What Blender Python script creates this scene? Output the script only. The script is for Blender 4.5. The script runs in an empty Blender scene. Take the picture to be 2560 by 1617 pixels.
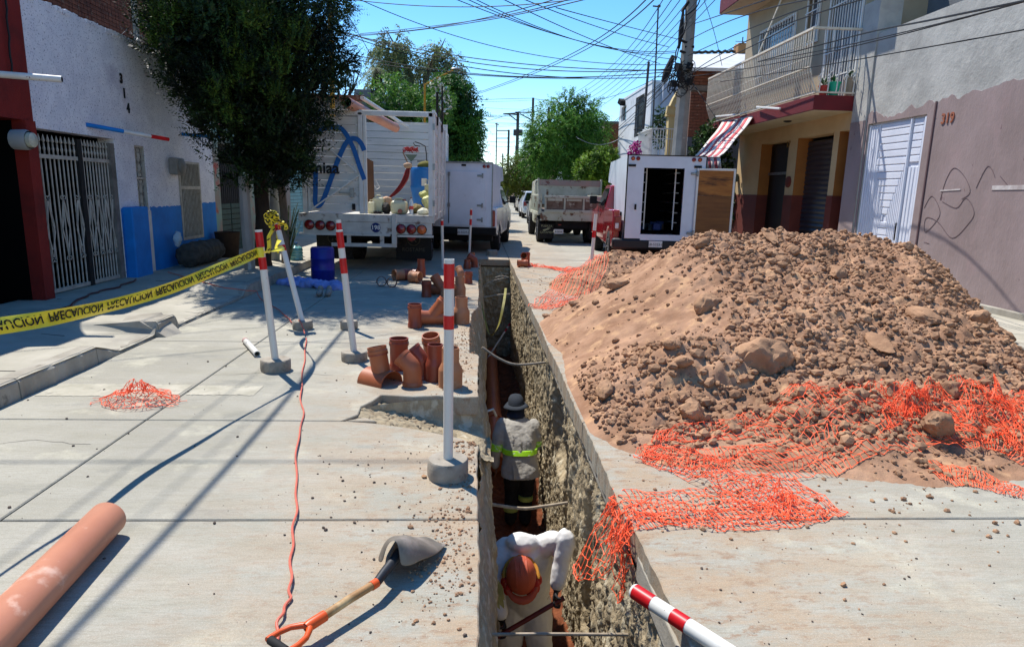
import bpy, math, random
import numpy as np
from mathutils import Vector as V, Matrix
random.seed(7); RNG=np.random.default_rng(7)
sc=bpy.context.scene
# ---------- camera ----------
cd=bpy.data.cameras.new('camera'); camo=bpy.data.objects.new('camera',cd); sc.collection.objects.link(camo)
cd.sensor_width=36; cd.lens=36*1640/2560; cd.clip_end=2000; cd.clip_start=.05
H=1.62; CX,CY,F=1280.,808.5,1640.
def _ax(yaw,pit,rol):
    f=V((math.sin(yaw)*math.cos(pit),math.cos(yaw)*math.cos(pit),-math.sin(pit)))
    r=V((math.cos(yaw),-math.sin(yaw),0)); u=r.cross(f); c,s=math.cos(rol),math.sin(rol)
    return r*c+u*s,-r*s+u*c,f
YAW,PIT,ROL=math.radians(3.1159810763281595),math.radians(11.322477831803674),math.radians(1.4)
cr,cu,cf=_ax(YAW,PIT,ROL)
M=Matrix((cr,cu,-cf)).transposed().to_4x4(); M.translation=V((0,0,H)); camo.matrix_world=M
sc.camera=camo
# ---------- sky and sun ----------
SUN=V((-.36,.46,1)).normalized()
w=bpy.data.worlds.new("World"); sc.world=w; w.use_nodes=True; wn=w.node_tree
sky=wn.nodes.new('ShaderNodeTexSky'); sky.sky_type='NISHITA'; sky.sun_disc=False
sky.sun_elevation=math.asin(SUN.z); sky.sun_rotation=math.atan2(SUN.x,SUN.y)
sky.air_density=1.0; sky.dust_density=.05; sky.ozone_density=2.8; sky.altitude=300
bg=wn.nodes['Background']; bg.inputs[1].default_value=.15; hs=wn.nodes.new('ShaderNodeHueSaturation'); hs.inputs['Saturation'].default_value=1.32; wn.links.new(sky.outputs[0],hs.inputs['Color']); wn.links.new(hs.outputs[0],bg.inputs[0])
sl=bpy.data.lights.new('sun','SUN'); sl.energy=4.4; sl.angle=math.radians(.53); sl.color=(1,.955,.89)
so=bpy.data.objects.new('sun',sl); sc.collection.objects.link(so); so.rotation_euler=SUN.to_track_quat('Z','Y').to_euler()
so.location=(0,0,30)
vs=sc.view_settings; sc.display_settings.display_device='sRGB'; vs.view_transform='Standard'; vs.look='None'; vs.exposure=.62; vs.gamma=1; vs.use_curve_mapping=False
# ---------- measuring: pixel of the 2560 px photograph -> point on a plane of the place ----------
def ray(px,py): return cf+cr*((px-CX)/F)-cu*((py-CY)/F)
C0=V((0,0,H))
def G(px,py,z=0.): d=ray(px,py); return C0+d*((z-H)/d.z)
def PX(px,py,x): d=ray(px,py); return C0+d*(x/d.x)
def PY(px,py,y): d=ray(px,py); return C0+d*(y/d.y)
# ---------- object helpers ----------
ORG={}
def link(o): sc.collection.objects.link(o); return o
def props(o,label=None,cat=None,group=None,kind=None):
    if label: o['label']=label
    if cat: o['category']=cat
    if group: o['group']=group
    if kind: o['kind']=kind
    return o
def thing(name,label,cat,loc=(0,0,0),group=None,rz=0,local=False,kind=None):
    o=link(bpy.data.objects.new(name,None)); o.location=loc; o.rotation_euler=(0,0,rz); o.empty_display_size=.1
    ORG[o.name]=V((0,0,0)) if local else V(loc)
    return props(o,label,cat,group,kind)
def dup(o,parent=None,loc=None,rz=None,label=None,group=None):
    c=link(o.copy()); ORG[c.name]=ORG.get(o.name,V((0,0,0)))
    if parent: c.parent=parent
    if loc is not None: c.location=loc
    if rz is not None: c.rotation_euler=(0,0,rz)
    if label: c['label']=label
    if group: c['group']=group
    for ch in o.children: dup(ch,c)
    return c
def np_obj(name,verts,faces,m=None,parent=None,smooth=False,org=None,**kw):
    verts=np.asarray(verts,dtype=np.float32)
    if parent is not None: org=ORG.get(parent.name,V((0,0,0)))
    if org is not None: verts=verts-np.array(org,dtype=np.float32)
    me=bpy.data.meshes.new(name); faces=np.asarray(faces,dtype=np.int32); k=faces.shape[1]
    me.vertices.add(len(verts)); me.vertices.foreach_set('co',verts.ravel())
    me.loops.add(faces.size); me.loops.foreach_set('vertex_index',faces.ravel())
    me.polygons.add(len(faces)); me.polygons.foreach_set('loop_start',np.arange(0,faces.size,k,dtype=np.int32))
    me.polygons.foreach_set('use_smooth',np.full(len(faces),smooth))
    me.update(calc_edges=True); me.validate()
    if m: me.materials.append(m)
    o=link(bpy.data.objects.new(name,me))
    if parent is not None: o.parent=parent; ORG[o.name]=org
    else:
        o.location=org or (0,0,0); ORG[o.name]=V(org) if org else V((0,0,0))
    return props(o,**kw)
class MB:
    def __init__(s): s.v=[]; s.f=[]
    def add(s,v,f):
        n=len(s.v); s.v+= [V(p) for p in v]; s.f+= [[i+n for i in q] for q in f]; return s
    def box(s,c,d,rz=0,rx=0,ry=0):
        h=[x/2 for x in d]; R=(Matrix.Rotation(rz,3,'Z')@Matrix.Rotation(ry,3,'Y')@Matrix.Rotation(rx,3,'X')) if (rz or rx or ry) else None
        vv=[]
        for z in(-1,1):
            for x,y in((-1,-1),(1,-1),(1,1),(-1,1)):
                p=V((x*h[0],y*h[1],z*h[2]))
                if R: p=R@p
                vv.append(p+V(c))
        return s.add(vv,[(3,2,1,0),(4,5,6,7),(0,1,5,4),(1,2,6,5),(2,3,7,6),(3,0,4,7)])
    def bx(s,x0,x1,y0,y1,z0,z1): return s.box(((x0+x1)/2,(y0+y1)/2,(z0+z1)/2),(abs(x1-x0),abs(y1-y0),abs(z1-z0)))
    def beam(s,a,b,w,h=None,up=(0,0,1)):
        a,b=V(a),V(b); d=(b-a).normalized(); u=V(up)
        if abs(d.dot(u))>.98: u=V((0,1,0))
        r=d.cross(u).normalized(); u=r.cross(d); h=h or w; r*=w/2; u*=h/2
        return s.add([a-r-u,a+r-u,a+r+u,a-r+u,b-r-u,b+r-u,b+r+u,b-r+u],[(0,1,2,3),(7,6,5,4),(1,0,4,5),(2,1,5,6),(3,2,6,7),(0,3,7,4)])
    def tube(s,pts,r,n=8,cap=True,flip=False,rx=None):
        pts=[V(p) for p in pts]; m=len(pts); R=r if isinstance(r,(list,tuple)) else [r]*m
        t=(pts[1]-pts[0]).normalized(); u=V((0,0,1))
        if abs(t.dot(u))>.95: u=V((0,1,0))
        x=t.cross(u).normalized(); vv=[]
        for i in range(m):
            t2=((pts[min(i+1,m-1)]-pts[max(i-1,0)])).normalized()
            x=(x-t2*x.dot(t2)).normalized(); y=t2.cross(x)
            for k in range(n):
                a=2*math.pi*k/n; vv.append(pts[i]+x*math.cos(a)*R[i]+y*math.sin(a)*R[i]*(rx or 1))
        ff=[]
        for i in range(m-1):
            for k in range(n):
                q=(i*n+k,i*n+(k+1)%n,(i+1)*n+(k+1)%n,(i+1)*n+k); ff.append(q[::-1] if flip else q)
        if cap: ff+=[tuple(range(n))[::-1],tuple((m-1)*n+k for k in range(n))]
        return s.add(vv,ff)
    def cyl(s,a,b,r,r2=None,n=16,cap=True): return s.tube([a,b],[r,r if r2 is None else r2],n,cap)
    def lathe(s,prof,o=(0,0,0),ax=(0,0,1),n=20,close=False):
        ax=V(ax).normalized(); u=V((0,1,0)) if abs(ax.y)<.9 else V((1,0,0)); x=u.cross(ax).normalized(); y=ax.cross(x); o=V(o); vv=[]
        for r,z in prof:
            for k in range(n): a=2*math.pi*k/n; vv.append(o+ax*z+x*math.cos(a)*r+y*math.sin(a)*r)
        m=len(prof); ff=[(i*n+k,i*n+(k+1)%n,(i+1)*n+(k+1)%n,(i+1)*n+k) for i in range(m-1) for k in range(n)]
        if close: ff+=[tuple(range(n))[::-1],tuple((m-1)*n+k for k in range(n))]
        return s.add(vv,ff)
    def prism(s,poly,a,b,fn=None):
        # poly 2D list; extruded a..b ; fn(u,v,w)->point
        n=len(poly); vv=[fn(p[0],p[1],a) for p in poly]+[fn(p[0],p[1],b) for p in poly]
        return s.add(vv,[tuple(range(n))[::-1],tuple(range(n,2*n))]+[(i,(i+1)%n,n+(i+1)%n,n+i) for i in range(n)])
    def ell(s,c,r,n=12,m=8,R=None):
        vv=[];ff=[];c=V(c); r=(r,r,r) if not isinstance(r,(tuple,list)) else r
        for i in range(m+1):
            th=math.pi*i/m
            for k in range(n):
                a=2*math.pi*k/n; p=V((math.sin(th)*math.cos(a)*r[0],math.sin(th)*math.sin(a)*r[1],-math.cos(th)*r[2]))
                if R: p=R@p
                vv.append(c+p)
        for i in range(m):
            for k in range(n): ff.append((i*n+k,i*n+(k+1)%n,(i+1)*n+(k+1)%n,(i+1)*n+k))
        return s.add(vv,ff)
    def quad(s,*p): return s.add(p,[tuple(range(len(p)))])
    def build(s,name,m,parent=None,smooth=False,bevel=0,org=None,seg=2,weld=False,remesh=0,disp=0,dsc=.1,sub=0,solid=0,auto=True,**kw):
        if parent is not None: org=ORG.get(parent.name,V((0,0,0)))
        vv=[p-V(org) for p in s.v] if org is not None else s.v
        me=bpy.data.meshes.new(name); me.from_pydata([tuple(p) for p in vv],[],s.f); 
        if m: me.materials.append(m)
        o=link(bpy.data.objects.new(name,me))
        if smooth:
            me.polygons.foreach_set('use_smooth',[True]*len(me.polygons))
            if auto:
                me.set_sharp_from_angle(angle=math.radians(38)) if not (remesh or sub) else None
        if parent is not None: o.parent=parent; ORG[o.name]=V(org)
        else:
            o.location=org or (0,0,0); ORG[o.name]=V(org) if org else V((0,0,0))
        if weld: md=o.modifiers.new('w','WELD'); md.merge_threshold=.0005
        if remesh:
            md=o.modifiers.new('r','REMESH'); md.mode='VOXEL'; md.voxel_size=remesh; md.use_smooth_shade=True
            md=o.modifiers.new('s','SMOOTH'); md.iterations=3; md.factor=.5
        if solid: md=o.modifiers.new('so','SOLIDIFY'); md.thickness=solid; md.offset=0
        if sub: md=o.modifiers.new('su','SUBSURF'); md.levels=sub; md.render_levels=sub
        if disp:
            tx=bpy.data.textures.new('cl','CLOUDS'); tx.noise_scale=dsc; tx.noise_depth=3
            md=o.modifiers.new('d','DISPLACE'); md.texture=tx; md.strength=disp; md.mid_level=.5
        if bevel: md=o.modifiers.new('b','BEVEL'); md.width=bevel; md.segments=seg; md.limit_method='ANGLE'; md.angle_limit=math.radians(35)
        return props(o,**kw)
def text(name,s,size,m,fn,parent=None,ext=.002,res=3,bold=0,shear=0,spacing=1,**kw):
    c=bpy.data.curves.new('t','FONT'); c.body=s; c.size=size; c.extrude=ext; c.resolution_u=res; c.align_x='CENTER'; c.align_y='CENTER'; c.offset=bold; c.shear=shear; c.space_character=spacing
    o=bpy.data.objects.new('t',c); link(o); dg=bpy.context.evaluated_depsgraph_get(); me=bpy.data.meshes.new_from_object(o.evaluated_get(dg))
    mb=MB(); mb.add([fn(v.co.x,v.co.y,v.co.z) for v in me.vertices],[tuple(p.vertices) for p in me.polygons])
    bpy.data.objects.remove(o); bpy.data.curves.remove(c); bpy.data.meshes.remove(me)
    return mb.build(name,m,parent,**kw)
# numpy value noise
def vnoise(x,y,seed=0,z=None):
    def h(i,j,k=0):
        n=(i*374761393+j*668265263+k*2147483647+seed*144665)&0xffffffff
        n=((n^(n>>13))*1274126177)&0xffffffff; n=(n^(n>>16))&0xffff
        return n/65535.
    x=np.asarray(x,dtype=float); y=np.asarray(y,dtype=float); i=np.floor(x).astype(np.int64); j=np.floor(y).astype(np.int64); fx=x-i; fy=y-j
    fx=fx*fx*(3-2*fx); fy=fy*fy*(3-2*fy)
    return (h(i,j)*(1-fx)*(1-fy)+h(i+1,j)*fx*(1-fy)+h(i,j+1)*(1-fx)*fy+h(i+1,j+1)*fx*fy)*2-1
def fbm(x,y,sc_=1,oc=5,seed=0,gain=.5):
    a=1;s=0;t=0
    for o in range(oc): s=s+a*vnoise(x*sc_+o*17.3,y*sc_-o*9.1,seed+o); t+=a; a*=gain; sc_*=2.03
    return s/t
# ---------- materials ----------
def lin(c):
    if isinstance(c,str): c=[int(c[i:i+2],16)/255 for i in(0,2,4)]
    else: return tuple(c)+((1,) if len(c)==3 else ())
    return tuple((v/12.92 if v<=.04045 else ((v+.055)/1.055)**2.4) for v in c)+(1,)
MATS={}
def mat(name,c1,c2=None,sc_=6,rough=.8,bump=0,bs=None,metal=0,c3=None,s3=1.5,t3=.6,st=(1,1,1),spec=.4,world=False,w3=.08,trans=0,alpha=1,emit=None,det=6,lo=.35,hi=.65,b2=0,bs2=3,coat=0,c4=None,s4=30,t4=.66):
    m=bpy.data.materials.new(name); m.use_nodes=True; nt=m.node_tree; N=nt.nodes; L=nt.links; bs_=N['Principled BSDF']
    c1=lin(c1); bs_.inputs['Roughness'].default_value=rough; bs_.inputs['Metallic'].default_value=metal
    bs_.inputs['Specular IOR Level'].default_value=spec; bs_.inputs['Base Color'].default_value=c1
    if coat: bs_.inputs['Coat Weight'].default_value=coat; bs_.inputs['Coat Roughness'].default_value=.08
    if trans: bs_.inputs['Transmission Weight'].default_value=trans
    if alpha<1: bs_.inputs['Alpha'].default_value=alpha
    MATS[name]=m
    if not (c2 or bump or c3 or c4): return m
    tc=N.new('ShaderNodeTexCoord'); geo=N.new('ShaderNodeNewGeometry'); mp=N.new('ShaderNodeMapping'); mp.inputs['Scale'].default_value=st
    L.new(geo.outputs['Position'] if world else tc.outputs['Object'],mp.inputs[0])
    def noise(scale,detail=det,src=None):
        n=N.new('ShaderNodeTexNoise'); n.inputs['Scale'].default_value=scale; n.inputs['Detail'].default_value=detail; n.inputs['Roughness'].default_value=.6
        L.new(src or mp.outputs[0],n.inputs['Vector']); return n.outputs['Fac']
    def ramp(src,a,b):
        r=N.new('ShaderNodeMapRange'); r.inputs[1].default_value=a; r.inputs[2].default_value=b; L.new(src,r.inputs[0]); return r.outputs[0]
    def mix(f,a,b):
        x=N.new('ShaderNodeMix'); x.data_type='RGBA'; L.new(f,x.inputs[0])
        for v,i in((a,6),(b,7)):
            if isinstance(v,tuple): x.inputs[i].default_value=v
            else: L.new(v,x.inputs[i])
        return x.outputs[2]
    col=c1
    if c2: col=mix(ramp(noise(sc_),lo,hi),c1,lin(c2))
    if c3: col=mix(ramp(noise(s3,5),t3,t3+w3),col,lin(c3))
    if c4: col=mix(ramp(noise(s4,3),t4,t4+.05),col,lin(c4))
    if not isinstance(col,tuple): L.new(col,bs_.inputs['Base Color'])
    if bump:
        b=N.new('ShaderNodeBump'); b.inputs['Strength'].default_value=1; b.inputs['Distance'].default_value=bump; L.new(noise(bs or sc_*4,8),b.inputs['Height'])
        if b2:
            bb=N.new('ShaderNodeBump'); bb.inputs['Strength'].default_value=1; bb.inputs['Distance'].default_value=b2; L.new(noise(bs2,4),bb.inputs['Height']); L.new(bb.outputs[0],b.inputs['Normal'])
        L.new(b.outputs[0],bs_.inputs['Normal'])
    m['bs']=1
    return m
def roadmat():
    m=mat('road_concrete','a5a294','99968a',.7,.85,world=True); nt=m.node_tree; N=nt.nodes; L=nt.links; bs=N['Principled BSDF']; geo=N.new('ShaderNodeNewGeometry')
    def nz(st,sc_,det=5,rough=.6):
        mp=N.new('ShaderNodeMapping'); mp.inputs['Scale'].default_value=st; L.new(geo.outputs['Position'],mp.inputs[0]); n=N.new('ShaderNodeTexNoise'); n.inputs['Scale'].default_value=sc_; n.inputs['Detail'].default_value=det; n.inputs['Roughness'].default_value=rough; L.new(mp.outputs[0],n.inputs['Vector']); return n.outputs['Fac']
    def rp(src,a,b,c=0,d=1):
        r=N.new('ShaderNodeMapRange'); r.inputs[1].default_value=a; r.inputs[2].default_value=b; r.inputs[3].default_value=c; r.inputs[4].default_value=d; L.new(src,r.inputs[0]); return r.outputs[0]
    def mx(f,a,b):
        x=N.new('ShaderNodeMix'); x.data_type='RGBA'; L.new(f,x.inputs[0])
        for v,i in((a,6),(b,7)):
            if isinstance(v,tuple): x.inputs[i].default_value=v
            else: L.new(v,x.inputs[i])
        return x.outputs[2]
    def mul(a,b):
        q=N.new('ShaderNodeMath'); q.operation='MULTIPLY'; L.new(a,q.inputs[0]); L.new(b,q.inputs[1]); return q.outputs[0]
    col=mx(rp(nz((1,1,1),.6),.38,.62),lin('a8a496'),lin('959184'))
    col=mx(rp(nz((.6,3,1),2.2,7),.42,.7,0,.45),col,lin('87836f'))
    col=mx(rp(nz((.8,9,1),9,5,.75),.5,.75,0,.5),col,lin('787361'))
    col=mx(rp(nz((1,1,1),1.7,6,.65),.56,.66,0,.7),col,lin('b8b39e'))
    col=mx(rp(nz((1,2,1),.9,6,.65),.57,.64,0,.55),col,lin('77776f'))
    sx=N.new('ShaderNodeSeparateXYZ'); L.new(geo.outputs['Position'],sx.inputs[0]); d=N.new('ShaderNodeMath'); d.operation='ABSOLUTE'; s_=N.new('ShaderNodeMath'); s_.operation='ADD'; s_.inputs[1].default_value=-.55; L.new(sx.outputs[0],s_.inputs[0]); L.new(s_.outputs[0],d.inputs[0])
    near=rp(d.outputs[0],.5,2.2,1,0)
    col=mx(mul(near,rp(nz((.8,1.6,1),2.2,8,.75),.40,.56,0,.85)),col,lin('a48a6c'))
    col=mx(mul(near,rp(nz((1,2.2,1),9,8,.8),.52,.60,0,.85)),col,lin('8c6d52'))
    col=mx(rp(nz((1,1,1),26,3),.70,.74),col,lin('5b544b'))
    col=mx(rp(nz((1,1,1),110,3,.8),.45,.62,0,.35),col,lin('7d7869')); col=mx(rp(nz((1,1,1),230,2,.8),.58,.66,0,.5),col,lin('cfc9b8')); col=mx(rp(nz((.15,1,1),55,5,.8),.5,.68,0,.3),col,lin('77725f'))
    L.new(col,bs.inputs['Base Color'])
    b=N.new('ShaderNodeBump'); b.inputs['Distance'].default_value=.0022; L.new(nz((.12,1,1),90,4,.7),b.inputs['Height']); b2=N.new('ShaderNodeBump'); b2.inputs['Distance'].default_value=.005; L.new(nz((1,1.6,1),7,7,.7),b2.inputs['Height']); L.new(b2.outputs[0],b.inputs['Normal']); L.new(b.outputs[0],bs.inputs['Normal'])
    return m
m_conc=roadmat()
m_conc2=mat('walk_concrete','b0aa9a','9c9787',2,.9,.002,60,c3='8d877b',s3=1.2,t3=.58,w3=.15,world=True)
m_kerb=mat('kerb_concrete','a8a294','8c8577',3,.95,.004,45,c3='6f675b',s3=5,t3=.62,world=True)
m_joint=mat('joint_dark','3a3731','24221f',5)
m_dirt=mat('soil','aa866b','8a6850',3,1,.006,50,c3='b8926f',s3=5,t3=.54,w3=.12,world=True,spec=.1)
m_clod=mat('clod_soil','ac8769','886850',3,1,.006,45,c3='b8926f',s3=7,t3=.54,w3=.2,world=True,spec=.1)
m_cutwall=mat('trench_earth','b5a587','8b7b62',9,1,.012,42,c3='c4b99f',s3=9,t3=.52,w3=.1,world=True,spec=.1,st=(1,1,.6),b2=.012,bs2=10)
m_red_soil=mat('trench_floor_soil','7c4a31','5c3424',6,1,.01,40,world=True,spec=.1)
m_terra=mat('terracotta_pvc','a85f3c','9a5434',4,.45,.0005,60,c3='b0765a',s3=7,t3=.6,w3=.2)
m_terra_d=mat('dark_terracotta','91452f','7f3a28',4,.38,.0004,60,c3='a35f48',s3=9,t3=.62,w3=.2)
m_terra_t=mat('tan_terracotta','b47c58','a56c49',5,.6,.0006,60,c3='c49a7a',s3=7,t3=.58,w3=.2)
m_bigpipe=mat('sewer_pipe','c08468','b0745a',2,.5,.0006,40,c3='d0a893',s3=5,t3=.62,w3=.08,c4='8d5a44',s4=18,t4=.7)
m_white=mat('white_paint','d8d7d2','c8c6bf',5,.5,.0006,40,c3='9b9487',s3=6,t3=.66,w3=.1)
m_pole=mat('post_white','d8d6ce','cbc8bd',4,.5,c3='a3937c',s3=7,t3=.6,w3=.25,st=(1,1,.35),c4='8b7b66',s4=40,t4=.72)
m_redtape=mat('reflective_red','c8151a','b80f15',8,.4)
m_cblock=mat('block_concrete','a39a8b','877e70',8,.95,.004,60,c3='6f675c',s3=14,t3=.6)
m_net=mat('orange_net','ff7448','fb5c32',10,.55,spec=.3)
m_black=mat('black_rubber','161616','1e1d1c',10,.8)
m_tyre=mat('tyre','1b1a19','262422',10,.9,.001,60)
m_dark=mat('shade_black','0b0b0b',rough=1,spec=.05)  # near-black colour standing for the shade inside openings and bores
m_steel=mat('steel','8b8d8e','75777a',12,.4,metal=.8)
m_cable=mat('cable_black','141517',rough=.7)
m_glass=mat('dark_glass','14181c',rough=.08,spec=.8)
m_chrome=mat('chrome','c4c6c8',rough=.2,metal=1)
# ================= SETTING =================
XW=-5.6; XR=7.3
mb=MB(); mb.quad((-400,-60,-3.2),(400,-60,-3.2),(400,700,-3.2),(-400,700,-3.2)); 
mb.build('deep_ground',m_joint,kind='structure')
# ground sheet with a slot for the trench
mb=MB(); zs=-.205
for x0,x1,y0,y1 in((-300,-1.05,-60,600),(.86,300,-60,600),(-1.05,.86,16.4,600),(-1.05,.86,-60,-1.5)): mb.quad((x0,y0,zs),(x1,y0,zs),(x1,y1,zs),(x0,y1,zs))
mb.build('ground',mat('far_ground','8d8574','7a7263',.5,1,world=True),kind='structure')
# road: slabs with open joints
road=thing('road',None,None,(0,0,0),kind='structure')
ROUGHE=lambda y,s=0:.006*math.sin(y*3.1+s)+.0025*math.sin(y*23.7+s*2)+.002*math.sin(y*61+s)+random.uniform(-.0015,.0015)
def slab(poly,z0=-.155,z1=0,m=m_conc,bev=.006,nm='slab',par=None):
    b=MB(); b.prism(poly,z0,z1,lambda u,v,w:(u,v,w)); return b.build(nm,m,par or road,bevel=bev,seg=1)
def cutback(y): return .10*max(0,min(1,(y-6.45)/.06))*max(0,min(1,(9.25-y)/.5))
def edge(y0,y1,x,side,step=.07,s=0):
    n=max(2,int(abs(y1-y0)/step)); return [(x+ROUGHE(y0+(y1-y0)*i/n,s)*side-(cutback(y0+(y1-y0)*i/n) if x<.5 else 0),y0+(y1-y0)*i/n) for i in range(n+1)]
g=.006
ys=[-1.5,1.1,3.05,4.48,6.9,9.3,11.7,14.1,15.95]
LX0,LX1=-3.43,-2.3
for a,b in zip(ys,ys[1:]):
    slab([(LX0,a+g),(LX1-g,a+g),(LX1-g,b-g),(LX0,b-g)])
    if abs(a-4.48)<.01:   # slab with the broken corner at the side excavation
        e1=edge(5.08,b-g,.02,1); e1=e1[::-1]
        slab([(LX1+g,a+g),(-.95,a+g),(-.86,4.62),(-.87,4.8),(-.8,4.95),(-.76,5.1),(-.5,5.06),(-.3,5.09),(-.1,5.05),(.02,5.07)]+e1[::-1][1:]+[(LX1+g,b-g)])
        slab([(-.93,a+g),(-.35,4.30),(-.5,4.40),(-.84,4.58)] if 0 else [(-.93,4.485),(-.7,4.485),(-.8,4.56)],z0=-.15)
    elif abs(b-4.48)<.01:
        slab([(LX1+g,a+g)]+edge(a+g,4.03,.02,1)+[(-.1,4.16),(-.3,4.27),(-.5,4.36),(-.72,4.44),(-.9,b-g),(LX1+g,b-g)])
    else:
        slab([(LX1+g,a+g)]+edge(a+g,b-g,.02,1,.05)+[(LX1+g,b-g)])
    xo=.80 if b<3 or a<2.9 else .78
    slab([(5.9,b-g),(3.35+g,b-g),(3.35+g,a+g),(5.9,a+g)])
    er=edge(b-g,a+g,.775 if a>3 else .80,1,.05,2); 
    slab(er+[(3.35-g,a+g),(3.35-g,b-g)])
# saw-cut lip: paler band of concrete below the right edge, set back
for a,b in((-1.5,1.1),(1.11,2.86),(3.1,4.4),(4.5,7.1),(7.5,15.9)):
    b_=MB(); b_.bx(.79,.845,a,b,-.215,-.09) ; b_.build('slab_lip',m_kerb,road,bevel=.008)
yy=[15.97,18.4,20.8,23.2,25.6,28,30.4,33,36,40,45,52,60,72,90,130,250]
xx=[-3.43,-2.3,.77,3.35,5.9]
for a,b in zip(yy,yy[1:]):
    for c,d in zip(xx,xx[1:]): slab([(c+g,a+g),(d-g,a+g),(d-g,b-g),(c+g,b-g)])
mb=MB(); mb.bx(-3.46,-1.04,-1.6,16.2,-.203,-.012); mb.bx(.86,5.95,-1.6,16.2,-.203,-.012); mb.bx(-3.46,5.95,16.2,250,-.203,-.012)
mb.build('joint_bed',m_joint,road)
def crack(pts,w_=.006):
    q=[V(a).lerp(V(b),k/7)+V((random.uniform(-.012,.012),random.uniform(-.012,.012),0)) for a,b in zip(pts,pts[1:]) for k in range(7)]; vv=[];ff=[]
    for i,p in enumerate(q):
        d=(q[min(i+1,len(q)-1)]-q[max(i-1,0)]).normalized(); n_=V((-d.y,d.x,0))*w_*random.uniform(.3,1.1)*.5; vv+=[p+n_,p-n_]
    b=MB(); b.add([(p.x,p.y,.0012) for p in vv],[(i*2,i*2+1,i*2+3,i*2+2) for i in range(len(q)-1)]); b.build('crack',m_joint,road)
crack([(-2.28,5.6,0),(-1.7,5.75,0),(-1.2,5.62,0)]); crack([(-1.0,8.0,0),(-.7,8.5,0),(-.62,9.1,0)]); crack([(-1.9,7.6,0),(-1.0,7.7,0),(-.35,7.62,0)],.008); crack([(-3.3,3.9,0),(-2.8,4.1,0),(-2.35,4.0,0)],.005); crack([(1.2,9.2,0),(1.9,9.6,0),(2.4,9.5,0)],.008)
m_patch=mat('cement_patch','b5af9d','9d9886',6,.95,.003,50,c3='8f8a7d',s3=9,t3=.58,world=True)
def patch(x0,x1,ya,yb_):
    n=40; vv=[];ff=[]
    for i in range(n+1):
        x=x0+(x1-x0)*i/n; vv+=[(x,ya+random.uniform(-.012,.012),.003),(x,yb_+random.uniform(-.012,.012),.003)]
    for i in range(n): ff.append((i*2,i*2+2,i*2+3,i*2+1))
    b=MB(); b.add(vv,ff); b.build('cement_patch',m_patch,road)
patch(-3.38,-2.33,5.0,5.32); patch(-2.27,-1.75,5.05,5.3)
# trench: walls, floor, end
def grid(fn,nu,nv):
    u,v=np.meshgrid(np.linspace(0,1,nu),np.linspace(0,1,nv),indexing='ij'); P=np.stack(fn(u,v),-1).reshape(-1,3)
    i=np.arange(nu-1)[:,None]*nv+np.arange(nv-1)[None,:]; i=i.ravel(); return P,np.stack([i,i+nv,i+nv+1,i+1],1)
tr=thing('trench',None,None,(0,0,0),kind='structure')
TZ=-2.45
def rwall(u,v):
    y=-1.5+17.6*u; z=-.19+(TZ-.15+.19)*v; d=-z
    pit=np.clip(1-((y-6.3)/.55)**2,0,1)*np.clip(1-((z+.75)/.5)**2,0,1)*.22+np.clip(1-((y-5.5)/.25)**2,0,1)*np.clip(1-((z+1.25)/.75)**2,0,1)*.15+np.clip(1-((y-4.35)/.2)**2,0,1)*np.clip(1-((z+1.1)/.6)**2,0,1)*.14
    x=.80+.035*d+.05*fbm(y,z*.5,1.6,3,3)+.022*fbm(y*1.3,z*.4,9,4,5)+.030*np.minimum(fbm(y*1.5,z*.55,26,3,9),.12)+.02*np.abs(fbm(y,z*.8,55,2,71))-.035*np.clip(fbm(y*1.3,z*.3,3,3,21),0,1)+pit+.012*fbm(y,z,60,2,77)
    x=np.where(v<.02,.80+0*x,x); return x,y,z
P,Fc=grid(rwall,980,130); np_obj('earth_wall',P,Fc,m_cutwall,tr,True)
def lwall(u,v):
    y=-1.5+17.6*u; z=-.02+(TZ-.15+.02)*v; d=-z
    x=.015+.12*np.clip(d/.8,0,1)**.8-.16*np.clip((d-1.0)/.9,0,1)+.03*fbm(y,z*.5,1.6,3,13)+.03*fbm(y,z*.6,8,4,15)+.014*fbm(y,z,26,3,19)
    ex=np.clip(1-np.abs((y-4.6)/.5)**4,0,1)*np.clip((.42-d)/.3,0,1); x=x-ex*.9*np.clip((.3-d)/.1,0,1)
    nb=np.clip((y-6.45)/.06,0,1)*np.clip((9.25-y)/.5,0,1)*np.clip(1.2-d/1.0,0,1)*.11+np.clip(1-((y-9)/.4)**4,0,1)*np.clip(1-d/.9,0,1)*.05
    return x-nb,y,z
P,Fc=grid(lwall,760,110); np_obj('earth_wall',P,Fc[:,::-1],m_cutwall,tr,True)
def ewall(u,v):
    x=-.1+1.15*u; z=-.19+(TZ-.15+.19)*v; y=16.05+.05*fbm(x,z,6,4,33)-.12*v+.03*fbm(x,z,20,3,35); y=y+.25*np.clip(v-.12,0,.3)
    return x,y,z
P,Fc=grid(ewall,90,150); np_obj('earth_wall',P,Fc,m_cutwall,tr,True)
def floor(u,v):
    y=-1.5+17.7*u; x=-.15+1.3*v; z=TZ+.05*fbm(x,y,2,3,41)+.05*fbm(x,y,9,4,43)+.03*fbm(x,y,28,3,45)+.25*np.clip((x-.62)/.3,0,1)*(.5+.5*vnoise(y*1.3,0*y,4))
    return x,y,z
P,Fc=grid(floor,1000,75); np_obj('trench_floor',P,Fc,m_red_soil,tr,True)
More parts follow.
